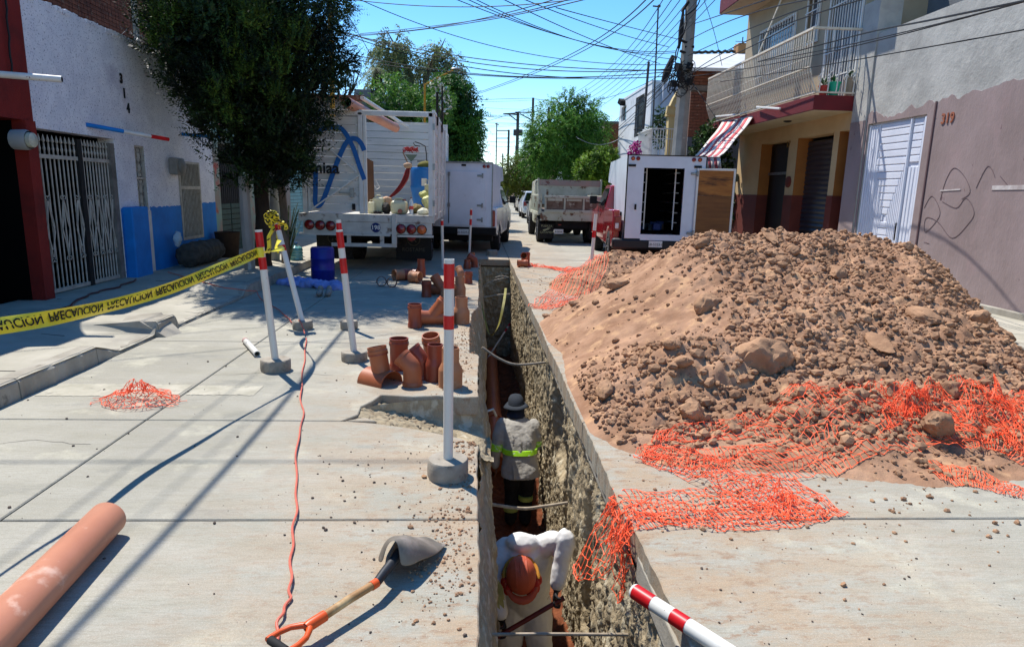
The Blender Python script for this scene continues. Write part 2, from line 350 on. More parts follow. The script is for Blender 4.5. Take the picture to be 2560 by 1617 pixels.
# dirt slope of the small side excavation
def notch(u,v):
    x=-1.0+1.12*u; y=3.95+1.2*v
    q=np.clip((x+.95)/.95,0,1); t=np.clip((y-4.0-.55*(1-q))/(1.05-.5*(1-q)),0,1)
    z=-.02-.30*q**1.3*np.clip(t*1.6,0,1)+.02*fbm(x,y,9,4,51)+.018*fbm(x,y,30,3,53); z=z-.06*np.clip((x-.0)/.1,0,1)
    return x,y,np.minimum(z,-.008)
P,Fc=grid(notch,110,110); np_obj('excavated_soil',P,Fc,mat('pale_soil','a3957a','8a7a60',9,1,.005,60,c3='6f5c47',s3=18,t3=.58,world=True),tr,True,kind='stuff')
# back face of notch (underside soil of slab)
def nb_(u,v):
    x=-.8+.84*u; z=-.19-.45*v; y=5.10+.05*v+.03*fbm(x,z,9,4,57); return x,y,z
P,Fc=grid(nb_,50,24); np_obj('earth_wall',P,Fc,m_cutwall,tr,True)
# ---------- left pavement, heightfield with dropped driveways ----------
def kh(y):
    y=np.asarray(y,float); h=np.full_like(y,.15)
    def dropz(y,a,b,c,d): return np.clip((y-a)/(b-a),0,1)*np.clip((d-y)/(d-c),0,1)
    return h-.125*dropz(y,5.98,6.35,7.05,7.12)-.125*dropz(y,7.55,7.62,9.75,9.95)
def walkz(x,y):
    t=np.clip((x-XW-.5)/(2.15-.5),0,1); z=kh(y)*t+.13*(1-t); return z+.003*fbm(x,y,3,3,61)
def lw(u,v):
    y=-2+26*u; x=XW-.2+2.35*v; return x,y,walkz(x,y)
P,Fc=grid(lw,650,48); np_obj('left_pavement',P,Fc,m_conc2,None,True,kind='structure')
pv=bpy.data.objects['left_pavement']
mb=MB(); mb.bx(-6.2,-3.46,24,250,-.2,.13); mb.build('pavement_run',m_conc2,pv)
# kerb stones along the full-height and dropped stretches
kys=[-2,-.7,.8,2.3,3.6,4.93,5.98,6.35,7.05,7.12,7.55,7.62,8.7,9.75,9.95,11.3,12.7,14.1,15.6,17.2,18.9,20.6,22.3,24]
for a,b in zip(kys,kys[1:]):
    z0,z1=float(kh(a+.001)),float(kh(b-.001)); n=max(2,int((b-a)/.08)); vv=[];ff=[]
    gp=.008
    for i in range(n+1):
        y=a+gp/2+(b-a-gp)*i/n; z=z0+(z1-z0)*i/n; e=.008*math.sin(y*31)+.007*math.sin(y*13.3)+random.uniform(-.004,.004)
        vv+=[(-3.60,y,-.19),(-3.60,y,z+.004),(-3.475+e,y,z+.006+e*.3),(-3.448+e,y,z-.022),(-3.425+e*.6,y,-.19)]
    for i in range(n):
        for k in range(5): ff.append((i*5+k,i*5+(k+1)%5,(i+1)*5+(k+1)%5,(i+1)*5+k)[::-1])
    ff+=[(0,1,2,3,4),tuple(n*5+k for k in(4,3,2,1,0))]
    b_=MB(); b_.add(vv,ff); b_.build('kerb_stone',m_kerb,pv)
# rough cement fillet blocks in the dropped kerb
mb=MB(); mb.add([(-4.1,7.1,.12),(-3.62,7.1,.165),(-3.33,7.06,0),(-4.15,7.62,.13),(-3.6,7.56,.175),(-3.27,7.3,0),(-4.1,7.1,0),(-4.15,7.62,0)],[(0,1,4,3),(1,2,5,4),(0,6,2,1),(3,4,5,7)])
mb.build('cement_ramp',m_kerb,pv)
# cracks across the pavement: dark thin recess strips
for (ax,ay),(bx_,by) in(((-5.4,8.62),(-3.45,8.3)),((-4.4,5.2),(-3.6,5.16)),((-5,10.4),(-3.5,10.35)),((-5.4,6.9),(-4.2,6.75))):
    b_=MB(); b_.beam((ax,ay,float(walkz(ax,ay))+.001),(bx_,by,float(walkz(bx_,by))+.001),.012,.004); b_.build('pavement_joint',m_joint,pv)
# ---------- right pavement ----------
rp=thing('right_pavement',None,None,(0,0,0),kind='structure')
y=-2
for k in range(28):
    L_=1.55 if y<30 else 12
    b_=MB(); b_.bx(6.08,XR+.3,y+.006,y+L_-.006,-.2,.11); b_.build('slab',m_conc2,rp,bevel=.006,seg=1)
    b_=MB(); b_.bx(5.9,6.072,y+.004,y+L_-.004,-.2,.115); b_.build('kerb_stone',m_kerb,rp,bevel=.015)
    y+=L_
# ================= BUILDINGS =================
def wall_x(mb,x0,x1,y0,y1,z0,z1,ops):
    "wall slab between x0..x1 with rectangular openings (ya,yb,za,zb)"
    Y=sorted({y0,y1,*[o[0] for o in ops],*[o[1] for o in ops]}); Y=[y for y in Y if y0<=y<=y1]
    Z=sorted({z0,z1,*[o[2] for o in ops],*[o[3] for o in ops]}); Z=[z for z in Z if z0<=z<=z1]
    solid=lambda i,j: 0<=i<len(Y)-1 and 0<=j<len(Z)-1 and not any(o[0]<=(Y[i]+Y[i+1])/2<=o[1] and o[2]<=(Z[j]+Z[j+1])/2<=o[3] for o in ops)
    for i in range(len(Y)-1):
        for j in range(len(Z)-1):
            if not solid(i,j): continue
            a,b,c,d=Y[i],Y[i+1],Z[j],Z[j+1]
            mb.quad((x1,a,c),(x1,b,c),(x1,b,d),(x1,a,d)); mb.quad((x0,a,c),(x0,a,d),(x0,b,d),(x0,b,c))
            if not solid(i-1,j): mb.quad((x0,a,c),(x1,a,c),(x1,a,d),(x0,a,d))
            if not solid(i+1,j): mb.quad((x0,b,c),(x0,b,d),(x1,b,d),(x1,b,c))
            if not solid(i,j-1): mb.quad((x0,a,c),(x0,b,c),(x1,b,c),(x1,a,c))
            if not solid(i,j+1): mb.quad((x0,a,d),(x1,a,d),(x1,b,d),(x0,b,d))
    return mb
def bricks(parent,o,u,nrm,nu,nv,m,bw=.25,bh=.075,gap=.012,d=.03,joined=False,cap=None,skip=None):
    o,u,nrm=V(o),V(u),V(nrm); base=None; mbj=MB(); cnt=0
    for j in range(nv):
        for i in range(-1,nu+1):
            x0=i*bw+(bw/2 if j%2 else 0); x1=x0+bw-gap; x0=max(0,x0); x1=min(nu*bw,x1)
            if x1-x0<.03: continue
            if skip and skip((x0+x1)/2,j*bh): continue
            cx,cz=(x0+x1)/2,j*bh+bh/2; p=o+u*cx+V((0,0,cz))+nrm*random.uniform(-.004,.006); full=abs(x1-x0-(bw-gap))<.001
            def mk(mb,c,L): return mb.beam(c-u*L/2,c+u*L/2,d,bh-gap,up=(0,0,1))
            if joined: mk(mbj,p,x1-x0); continue
            if full and base: 
                b=link(bpy.data.objects.new('brick',base)); b.parent=parent; b.location=p-ORG[parent.name]
            else:
                t=MB(); mk(t,V((0,0,0)),x1-x0); ob=t.build('brick',m); ob.parent=parent; ob.location=p-ORG[parent.name]
                if full: base=ob.data
    if joined: mbj.build('brickwork',m,parent,kind='stuff')
m_brick=mat('red_brick','80503c','684030',2,.95,.004,50,c3='8f705c',s3=6,t3=.6,world=True)
m_brickd=mat('old_brick','8a4e37','6b3a2a',2,.95,.004,50,c3='94715c',s3=6,t3=.58,world=True)
m_mortar=mat('mortar','7c7268','665d54',8,.95,.004,60,world=True)
m_stucco=mat('white_stucco','ecebee','d9d8de',4,.95,.012,55,c3='b5b2bf',s3=1.4,t3=.6,w3=.2,world=True,c4='8d8b97',s4=40,t4=.59,b2=.012,bs2=12)
m_blue=mat('blue_paint','0f7fd0','0d6fbb',3,.7,.006,40,c3='2a7fc0',s3=8,t3=.64,world=True)
m_redwall=mat('dark_red_wall','7a1c14','691711',2,.8,.006,40,c3='551410',s3=2,t3=.56,w3=.2,world=True)
m_gatew=mat('gate_paint','b6b1a6','9c968a',10,.55,c3='7e6e5e',s3=20,t3=.64)
# --- dark red building, far left ---
o=(XW,6,0); t=thing('red_building','dark red building with a black doorway at the left edge beside the white stucco house','building',o)
d0=PX(40,350,XW).y
mb=MB(); wall_x(mb,XW-3,XW+.10,-2,8.71,0,4.15,[(6.4,d0,.1,2.33)]); mb.build('wall',m_redwall,t)
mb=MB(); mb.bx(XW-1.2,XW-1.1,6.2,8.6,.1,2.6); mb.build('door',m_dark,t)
mb=MB(); mb.bx(XW-2.9,XW-.03,d0-.012,d0-.002,.1,2.32); mb.bx(XW-2.9,XW-.03,6.42,d0-.02,.09,.1); mb.build('shade_lining',m_dark,t)  # black sheets on jamb and sill paint in the shade of the recess
mb=MB(); mb.bx(XW+.06,XW+.13,d0+.003,8.70,.1,2.33); mb.build('door_jamb',m_redwall,t)
mb=MB(); mb.tube([PX(14+i*2,i*23,XW+.14)+V((0,.012*math.sin(i*2),0)) for i in range(9)],.012,5); mb.build('conduit',m_cable,t,smooth=True)
# --- white stucco house with blue base ---
t=thing('stucco_house','white stucco house with a bright blue base and iron gate, number 314','house',(XW,11.5,0))
GY0,GY1=8.84,10.72
ops=[(GY0,GY1,-.1,2.27),(11.30,11.63,1.17,2.22),(12.83,13.76,.57,2.04)]
mb=MB(); wall_x(mb,XW-.25,XW,8.72,14.5,-.1,3.83,ops); mb.build('wall',m_stucco,t)
mb=MB(); 
for i in range(60):
    y=8.72+5.78*i/60; mb.box((XW-.13,y+.05,3.845+random.uniform(-.012,.012)),(.27+random.uniform(-.02,.02),.1,.05+random.uniform(0,.03)),rx=random.uniform(-.15,.15))
mb.build('parapet_edge',m_stucco,t)
mb=MB(); mb.bx(XW-8,XW-.25,8.72,14.5,3.3,3.4); mb.build('roof',m_kerb,t)
mb=MB(); mb.bx(XW-2.2,XW-.26,8.3,14.5,-.1,-.05); mb.bx(XW-2.3,XW-2.2,8.3,14.5,-.1,3.3); mb.bx(XW-2.2,XW-.26,11.0,11.05,0,3.3); mb.build('interior',m_dark,t)  # black shell: darkness of the rooms put into the colour
for (a,b,c,d) in((8.723,8.838,.09,1.22),(10.723,10.75,.09,1.22),(11.28,11.297,.09,1.17),(11.66,12.828,.09,1.22),(12.828,13.765,.09,.565),(13.765,14.49,.09,1.25)):
    mb=MB(); n=max(1,int((b-a)/.05)); vv=[];ff=[]
    for i in range(n+1):
        y=a+(b-a)*i/n; z=d+(random.uniform(-.012,.012) if d>1 else 0); vv+=[(XW+.001,y,c),(XW+.008,y,c),(XW+.008,y,z),(XW+.001,y,z)]
    for i in range(n): ff+=[(i*4+k,i*4+(k+1)%4,i*4+4+(k+1)%4,i*4+4+k)[::-1] for k in range(4)]
    mb.add(vv,ff); mb.build('paint_band',m_blue,t)
mb=MB(); mb.bx(XW+.0,XW+.16,10.75,11.27,.05,1.24); mb.build('blue_pilaster',m_blue,t,bevel=.02)
mb=MB(); mb.bx(XW+.009,XW+.015,11.3,11.655,.1,1.16); mb.build('white_panel',m_white,t)
# gate: two leaves of bars with spear heads
g_=MB(); gx=XW-.06
def bar(mb,y,z0,z1,r=.011,x=None): mb.cyl((x or gx,y,z0),(x or gx,y,z1),r,n=6)
mb=MB(); 
for a,b in((GY0+.03,9.83),(9.87,GY1-.02)):
    for z in(.17,1.93): mb.bx(gx-.02,gx+.02,a,b,z-.025,z+.025)
    for y in(a,b): mb.bx(gx-.02,gx+.02,y-.02,y+.02,.15,1.95)
gate=mb.build('gate',m_gatew,t)
base=None
for a,b,n in((GY0+.09,9.76,10),(9.95,GY1-.07,10)):
    for i in range(n):
        y=a+(b-a)*i/(n-1)
        if base is None:
            mb=MB(); mb.cyl((gx,y,.19),(gx,y,1.905),.011,n=6); mb.cyl((gx,y,1.955),(gx,y,2.10),.011,n=6); mb.lathe([(.003,2.10),(.022,2.13),(.003,2.21)],(gx,y,0),n=6); mb.lathe([(.011,2.0),(.018,2.03),(.011,2.06)],(gx,y,0),n=6)
            base=mb.build('bar',m_gatew,gate); y0_=y
        else: c=link(base.copy()); c.parent=gate; c.location=(0,y-y0_,0)
for a,b in((GY0+.2,9.7),(10.0,GY1-.12)):
    n=3 if a<9.5 else 4
    for i in range(n):
        c=a+(b-a)*i/(n-1); mb=MB(); w_=.085
        for s in(-1,1):
            mb.tube([(gx+.02,c,1.36),(gx+.02,c+s*w_*.5,1.1),(gx+.02,c+s*w_,.95+.0),(gx+.02,c+s*w_*.5,.82),(gx+.02,c+s*.01,.62)],.007,5)
            mb.tube([(gx+.02,c+s*w_*.2,1.36),(gx+.02,c+s*w_,1.02),(gx+.02,c+s*w_*.1,.72)],.006,5)
            for zz,q in((1.40,1),(.58,-1)): mb.tube([(gx+.02,c+s*(.028-.026*math.cos(k*.9)),zz+q*.026*math.sin(k*.9)) for k in range(7)],.006,5)
        mb.build('scroll',m_gatew,gate,smooth=True)
mb=MB(); mb.bx(gx-.03,gx+.03,9.80,9.90,.12,2.2); mb.build('lock_post',m_black,gate)
mb=MB(); mb.bx(XW-1.6,XW-1.55,8.5,11,.1,2.6); mb.build('porch_wall',m_dark,t)  # painted black for the shade behind the gate
mb=MB(); mb.bx(XW-.25,XW-.01,10.60,10.715,.1,2.2); mb.build('gate_reveal',mat('dirty_plaster','807b74','5b5751',6,.9,world=True),t)
# narrow window with star grille
wf=MB(); wx=XW-.03
for a,b,c,d in((11.30,11.33,1.17,2.22),(11.60,11.63,1.17,2.22),(11.33,11.60,1.17,1.2),(11.33,11.60,2.19,2.22),(11.33,11.60,1.68,1.71)): wf.bx(wx-.02,wx+.02,a,b,c,d)
win=wf.build('window',m_gatew,t)
mb=MB(); mb.bx(wx-.05,wx-.04,11.3,11.63,1.17,2.22); mb.build('pane',m_glass,win)
for z0 in(1.2,1.71):
    for k in range(-2,3):
        mb=MB(); c=11.465; mb.tube([(wx,c+k*.055,z0),(wx,c,z0+.24),(wx,c+k*.055,z0+.48)],.006,5); mb.tube([(wx,c-k*.02,z0+.02),(wx,c+k*.05,z0+.24),(wx,c-k*.02,z0+.46)],.005,5); mb.build('grille_strip',m_gatew,win)
# window with vertical bars
wf=MB(); 
for a,b,c,d in((12.83,12.87,.57,2.04),(13.72,13.76,.57,2.04),(12.87,13.72,.57,.62),(12.87,13.72,2.0,2.04),(12.87,13.72,1.52,1.58)): wf.bx(wx-.02,wx+.05,a,b,c,d)
win=wf.build('window',m_gatew,t)
mb=MB(); mb.bx(wx-.06,wx-.05,12.83,13.76,.57,2.04); mb.build('pane',mat('curtain_glass','4a4d4a','2a2d2c',3,.1,spec=.8),win)
for i in range(14):
    y=12.9+.8*i/13; mb=MB(); mb.bx(wx+.03,wx+.045,y-.007,y+.007,.6,2.01); mb.build('bar',m_gatew,win)
# house number
for s,(px,py) in(('3',(303,198)),('1',(311,235)),('4',(321,272))):
    p=PX(px,py,XW+.012); text('house_number',s,.2,m_black,lambda x,y,z,p=p:(p.x+z,p.y+x*.8,p.z+y),t,ext=.006,bold=.008)
# meters
t2=thing('electric_meter','round grey electric meter box beside the iron gate on the white wall','meter',(XW+.1,8.72,1.85))
p=PX(64,350,XW+.22); mb=MB(); mb.lathe([(.0,-.02),(.115,-.02),(.12,.12),(.105,.16)],(XW+.11,p.y,p.z),(1,0,0)); mb.build('box',mat('meter_grey','8e9090',rough=.5),t2,smooth=True)
mb=MB(); mb.lathe([(.09,.155),(.085,.20),(.05,.22),(0,.222)],(XW+.11,p.y,p.z),(1,0,0)); mb.build('dial',mat('meter_dial','b9b9a6','a3a394',20,.3),t2,smooth=True)
mb=MB(); mb.box((XW+.08,12.62,1.93),(.16,.34,.30)); mb.ell((XW+.16,12.62,1.93),(.07,.13,.14)); 
props(mb.build('electric_meter',mat('meter_hood','8d8a84','77746d',6,.6),None,bevel=.03,org=(XW+.08,12.62,1.8)),'dull grey meter hood on the white wall left of the barred window','meter')
# protruding drain pipes
def spout(p0,p1,r,m1,label,bands):
    o=thing('drain_spout',label,'drain pipe',p0); 
    d=(p1-p0); 
    for a,b,m in bands: mb=MB(); mb.cyl(p0+d*a,p0+d*b,r,n=14); mb.build('pipe_section',m,o,smooth=True)
    mb=MB(); mb.lathe([(r*.8,-.001),(r*.8,.02)],p1,-d.normalized(),n=14); mb.cyl(p1-d.normalized()*.003,p1+d.normalized()*.002,r*.82,n=14); mb.build('mouth',m_dark,o)
p0=PX(215,312,XW); d_=PX(421,349,XW+.62); spout(p0,d_,.03,m_blue,'blue, white and red drain spout sticking out above the iron gate',[(0,.42,m_blue),(.42,.76,m_white),(.76,1,m_redtape)])
p0=PX(455,336,XW); spout(p0,p0+V((.75,.1,-.03)),.03,m_blue,'short blue drain spout half hidden by the dark tree',[(0,.9,m_blue),(.9,1,m_white)])
p0=V((XW+.1,7.9,PX(-60,180,XW+.1).z)); d_=PX(155,199,XW+.85); spout(p0,d_,.037,m_white,'white drain spout with flaking red paint on the dark red wall',[(0,.5,m_white),(.5,1,mat('flaking_white','dedcd8','d2cfc9',4,.5,c3='6e1d16',s3=9,t3=.6,w3=.02))])
# --- brick building behind the stucco house ---
t=thing('brick_building','unfinished red brick building with wire mesh rising behind the white stucco house','building',(-8.2,15,0))
bx_=-8.2; mb=MB(); mb.bx(bx_-2,bx_-.02,8,27,3,9); mb.build('wall',m_mortar,t)
bricks(t,(bx_,8.2,3.4),(0,1,0),(1,0,0),60,56,m_brickd,joined=True,d=.05,bw=.27,bh=.085)
for y in(13.2,16.9,20): mb=MB(); mb.bx(bx_-.1,bx_+.04,y,y+.28,3,9); mb.build('concrete_column',m_kerb,t)
mb=MB(); mb.bx(bx_-.1,bx_+.04,8,27,6.1,6.2); mb.build('concrete_beam',m_kerb,t)
mb=MB()
for i in range(60): y=8.5+i*.16+random.uniform(-.02,.02); mb.tube([(bx_+.08,y,3.5),(bx_+.09+random.uniform(0,.04),y+random.uniform(-.04,.04),5),(bx_+.07,y,8)],.004,3)
for i in range(24): z=3.6+i*.16; mb.tube([(bx_+.08,8.5,z+random.uniform(-.03,.03)),(bx_+.1,13,z),(bx_+.08,18,z+random.uniform(-.03,.03))],.004,3)
mb.build('wire_mesh',mat('rusty_wire','4c3228',rough=.9),t)
# wire curls on the parapet
t=thing('barbed_wire','tangle of bright wire curls on the parapet of the white stucco house','wire',(XW-.05,12,3.9))
mb=MB()
for k in range(7):
    y=11.3+k*.22; mb.tube([(XW+random.uniform(-.1,.05),y+.12*math.cos(a*.7)+.03*a,3.93+.08*math.sin(a*.7)) for a in range(10)],.004,4)
mb.build('wire_curl',m_steel,t)
# --- teal and pink house beyond, with dark shutter door ---
t=thing('teal_house','narrow teal and pink house with a dark steel gate beyond the white house','house',(XW,16,0))
mb=MB(); wall_x(mb,XW-.25,XW-.01,14.5,19.4,-.1,3.5,[(14.85,16.3,.1,2.5)]); mb.build('wall',mat('faded_teal','7fa69c','9a8b80',2,.9,.004,30,c3='b0564c',s3=1.6,t3=.56,world=True),t)
mb=MB(); mb.bx(XW-.15,XW-.1,14.85,16.3,.1,2.5); gt=mb.build('gate',m_black,t)
for i in range(12): mb=MB(); y=14.9+i*.12; mb.bx(XW-.1,XW-.085,y,y+.03,1.22,2.45); mb.build('bar',mat('gate_grey','34353a') if i==0 else MATS['gate_grey'],gt)
mt_=mat('teal_metal','2f4f4c','243f3d',6,.6)
for i in range(9): 
    for a,b in((14.87,15.55),(15.6,16.28)): mb=MB(); z=.14+i*.12; mb.bx(XW-.1,XW-.07,a,b,z,z+.105); mb.build('slat',mt_,gt)
t=thing('shuttered_shop','pale plaster shop front with a light teal roller shutter behind the tree trunk','shop',(XW,22,0))
s0,s1=PX(726,500,XW).y,PX(762,500,XW).y
mb=MB(); wall_x(mb,XW-.25,XW,19.4,30,-.1,3.4,[(s0,s1,.12,2.55)]); mb.build('wall',mat('grey_pink','9b938e','877f7a',2,.9,.003,30,world=True),t)
n=24
for i in range(n): mb=MB(); z=.13+2.4*i/n; mb.beam((XW-.08,s0,z+.05),(XW-.08,s1,z+.05),.04,.088); mb.build('slat',mat('shutter_teal','7fb0b5','6ea0a6',5,.5) if i==0 else MATS['shutter_teal'],t)
mb=MB(); mb.bx(XW-3,XW-.25,19.4,30,3.3,3.4); mb.build('roof',m_kerb,t)
# roofs seen over the truck
t=thing('plaster_house','low plaster house with a brown brick parapet seen above the truck','house',(XW,33,0))
p=PY(835,236,31); q=PY(905,262,31); mb=MB(); mb.bx(-12,q.x,31,40,0,p.z-.25); mb.build('wall',mat('old_plaster','8c7f72','77695c',2,.9,world=True),t)
mb=MB(); mb.bx(-12,q.x+.1,30.9,31.2,p.z-.24,p.z-.02); mb.build('parapet',m_brickd,t)
t=thing('roof_room','grey cement roof room standing above the stake truck','building',(XW,36,0))
p=PY(885,223,36); q=PY(940,262,36); mb=MB(); mb.bx(p.x,q.x+.3,36,39,0,p.z); mb.build('wall',mat('grey_cement','75787a','666a6c',2,.9,.004,20,world=True),t,bevel=.02)
mb=MB(); mb.bx(p.x-.4,q.x+1.2,35.6,36,0,q.z); mb.build('lower_wall',MATS['grey_cement'],t)
# ================= RIGHT SIDE =================
m_gcem=mat('grey_cement_render','b0afa8','979690',1.6,.95,.008,18,c3='b3b1a9',s3=3,t3=.55,w3=.2,world=True,b2=.01,bs2=5)
m_purple=mat('faded_purple','968582','867672',1.4,.9,.005,26,c3='9a8482',s3=2.4,t3=.55,w3=.25,st=(1,1,.5),world=True,c4='6b5254',s4=9,t4=.7,b2=.006,bs2=6)
m_gate=mat('white_gate','dde0e8','d2d6e0',3,.4,spec=.4)
t=thing('purple_house','house with bare grey cement above faded purple paint and number 319','house',(XR,8,0))
op=[(10.79,12.44,.05,3.02)]
mb=MB(); wall_x(mb,XR,XR+.3,-2,12.52,0,4.63,op); mb.build('wall',m_gcem,t)
# purple paint: proud sheet with a ragged top
vv=[];ff=[];n=230
pts=[]
for i in range(n+1):
    y=-2+14.52*i/n; z=3.17+.07*float(vnoise(y*1.7,0,5))+.05*float(vnoise(y*7,3,6))+.03*float(vnoise(y*21,3,7)); z+=.12*(y<10.4)*min(1,(10.4-y)) 
    pts.append((y,z))
mb=MB()
for (y0,z0),(y1,z1) in zip(pts,pts[1:]):
    m0=3.025 if (y0+y1)/2>10.79 and (y0+y1)/2<12.44 else .05
    mb.quad((XR-.012,y0,m0),(XR-.012,y0,z0),(XR-.012,y1,z1),(XR-.012,y1,m0)); mb.quad((XR-.012,y0,z0),(XR,y0,z0),(XR,y1,z1),(XR-.012,y1,z1))
mb.build('paint_coat',m_purple,t)
mb=MB(); mb.beam((XR-.02,10.62,.1),(XR-.02,10.62,3.2),.015,.03); mb.build('render_joint',mat('purple_joint','5a4446'),t)
for a,b,z,h in((6.5,PX(2478,500,XR).y,1.86,.06),(PX(2400,500,XR).y,PX(2350,500,XR).y,1.82,.02)):
    mb=MB(); mb.beam((XR-.014,a,z),(XR-.014,b,z-.02),.012,h); mb.build('white_scar',mat('scar','c9c3be','a89d98',8,.9) if a==6.5 else MATS['scar'],t)
p=PX(2372,297,XR)
text('house_number','319',.22,mat('number_brown','96583f'),lambda x,y,z:(p.x-.02-z,p.y-x*.9,p.z+y),t,ext=.006,bold=.004)
# graffiti scrawl
mb=MB()
gr=[[(2310,520),(2330,490),(2350,530),(2335,560),(2312,580),(2315,545),(2345,555),(2380,595),(2420,560),(2435,530),(2415,495),(2390,520),(2350,500)],[(2350,500),(2365,450),(2385,420),(2410,440),(2425,480),(2400,500)],[(2440,470),(2470,415),(2490,450)],[(2500,440),(2525,470)],[(2310,605),(2325,610)]]
for st in gr:
    P_=[PX(a,b,XR-.016) for a,b in st]; Q_=[]
    for i in range(len(P_)-1):
        for k in range(5):
            f=k/5; a=P_[max(i-1,0)];b=P_[i];c=P_[i+1];d=P_[min(i+2,len(P_)-1)]
            Q_.append(.5*((2*b)+(c-a)*f+(2*a-5*b+4*c-d)*f*f+(3*b-a-3*c+d)*f**3))
    for a,b in zip(Q_,Q_[1:]): mb.beam(a,b,.004,.007,up=(0,0,1))
mb.build('scrawl',mat('scrawl_grey','6f5c5b'),t)
mb=MB(); mb.bx(XR-.09,XR-.013,-2,10.7,.1,.2); mb.build('plinth',m_kerb,t,bevel=.01)
mb=MB(); mb.bx(XR-.1,XR+.1,10.8,12.5,.05,.16); mb.build('threshold',m_kerb,t,bevel=.01)
# weeds stain patch
mb=MB(); mb.bx(XR+.3,XR+9,-2,12.52,4.3,4.4); mb.build('roof',m_kerb,t)
# white steel garage gate with concentric relief
gx=XR+.05; mb=MB(); wall_x(mb,gx,gx+.03,10.79,12.44,.1,3.02,[]); gate=mb.build('gate',m_gate,t)
# pedestrian door divider near y~11.15 ; main leaf 11.2..12.2
cy,cz=11.68,1.32
def strip(y0,y1,z0,z1,nm='panel_strip',dx=.022):
    mb=MB(); mb.bx(gx-dx,gx-.001,y0,y1,z0,z1); return mb.build(nm,m_gate,gate,bevel=.006,seg=1)
for k in range(1,9):
    hw,hh=.035+.050*k,.05+.125*k; w1,h1=.038,.105
    strip(cy-hw,cy+hw,cz+hh-h1,cz+hh) ; 
    if cz-hh>.12: strip(cy-hw,cy+hw,cz-hh,cz-hh+h1)
    strip(cy-hw,cy-hw+w1,max(.12,cz-hh+h1+.02),cz+hh-h1-.02); strip(cy+hw-w1,cy+hw,max(.12,cz-hh+h1+.02),cz+hh-h1-.02)
for k in range(5): strip(11.27,12.09,2.40+k*.12,2.40+k*.12+.1)
for k in range(4): strip(12.13+k*.07,12.13+k*.07+.055,.12,2.98)
for k in range(3): strip(10.92+k*.09,10.92+k*.09+.07,.12,2.2)
for k in range(6): strip(10.92,11.17,2.28+k*.12,2.28+k*.12+.1)
strip(11.2,11.235,.1,3.0,'gate_stile',.05); strip(10.79,10.88,.1,3.0,'gate_stile',.05); strip(12.41,12.44,.1,3.0,'gate_stile',.04)
mb=MB(); mb.bx(gx-.06,gx-.02,11.24,11.26,.95,1.25); mb.build('latch',m_black,gate)
# grey pillar strip and grey building behind
t=thing('grey_building','tall unpainted grey cement building with rebar stubs behind the purple house','building',(XR+.5,13,0))
mb=MB(); mb.bx(XR-.03,XR+.4,12.525,13.04,0,5.25); mb.build('pillar',m_gcem,t)
mb=MB(); mb.bx(XR-.045,XR-.032,12.53,13.03,.1,3.1); mb.build('paint_coat',m_purple,t)
mb=MB(); mb.bx(XR+1.2,XR+9,8.5,18,0,9); mb.build('wall',mat('grey_block','6d7074','5f6266',1.5,.9,.006,12,world=True),t)
mb=MB()
for i in range(5): mb.cyl((XR+.1+.06*i,12.6+.05*(i%2),5.2),(XR+.1+.06*i,12.6+.05*(i%2),5.65+.05*i),.006,n=5)
for z in(5.35,5.5): mb.cyl((XR+.08,12.6,z),(XR+.4,12.6,z),.005,n=5)
mb.build('rebar',mat('rebar','3d302b'),t)
# --- balcony building ---
m_beige=mat('beige_paint','c4a87c','b79b70',1.5,.85,.002,40,world=True); m_upbeige=mat('upper_beige','a99a80','9d8e75',2,.85,.002,40,world=True)
m_maroon=mat('maroon','6b1219','5e1016',3,.7,.002,40,c3='7c3a3c',s3=5,t3=.62,world=True); m_band=mat('band_maroon','6a2c20','5c261c',3,.7,world=True)
m_cream=mat('cream_rail','d6ccb8','c2b7a2',9,.6,c3='7c5642',s3=16,t3=.62)
m_orng=mat('jamb_ochre','99602a','8a5525',3,.8,world=True)
BF=6.48
t=thing('balcony_house','two storey beige house with a long cream railed balcony over maroon trim and shutters','house',(XR,16,0))
yy_=lambda px:PX(px,450,XR).y
o1=(yy_(1964),yy_(1898)+.05,.1,2.98); o2=(yy_(2072),yy_(1985),.1,2.98); o3=(yy_(2121),yy_(2086),.1,2.98)
W1=(PX(1990,80,XR).y,PX(1903,90,XR).y,4.5,5.85); W2=(PX(2052,40,XR).y,PX(2020,40,XR).y,4.98,6.0); W3=(13.1,PX(2070,100,XR).y,3.62,6.3)
mb=MB(); wall_x(mb,XR,XR+.35,13.05,18.75,0,3.34,[o1,o2,o3]); mb.build('lower_wall',m_beige,t)
mb=MB(); wall_x(mb,XR,XR+.35,13.05,18.9,3.34,6.5,[W1,W2,W3]); mb.build('upper_wall',m_upbeige,t)
mb=MB(); mb.bx(XR+.351,XR+5,18.6,18.9,0,6.5); mb.bx(XR+.351,XR+5,13.05,13.1,3,6.5); mb.build('side_wall',m_upbeige,t,kind='stuff')
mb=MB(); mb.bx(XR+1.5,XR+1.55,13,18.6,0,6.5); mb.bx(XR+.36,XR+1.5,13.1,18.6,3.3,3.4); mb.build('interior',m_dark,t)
cuts=[13.05,o3[0],o3[1],o2[0],o2[1],o1[0],o1[1],18.75]
for a,b in((13.052,o3[0]),(o3[1],o2[0]),(o2[1],o1[0]),(o1[1],18.75)):
    mb=MB(); mb.bx(XR-.01,XR,a,b,.11,1.7); mb.bx(XR-.01,XR+.34,b,b+.006,.11,1.7) if b<18 else None; mb.bx(XR-.01,XR+.34,a-.006,a,.11,1.7) if a>13.1 else None
    mb.build('paint_band',m_band,t)
for oo in(o1,o2,o3): mb=MB(); mb.bx(XR-.002,XR+.34,oo[1]-.012,oo[1]-.001,1.7,2.98); mb.build('jamb',m_orng,t)
m_doorb=mat('dark_door','17120f','0f0c0b',5,.5)
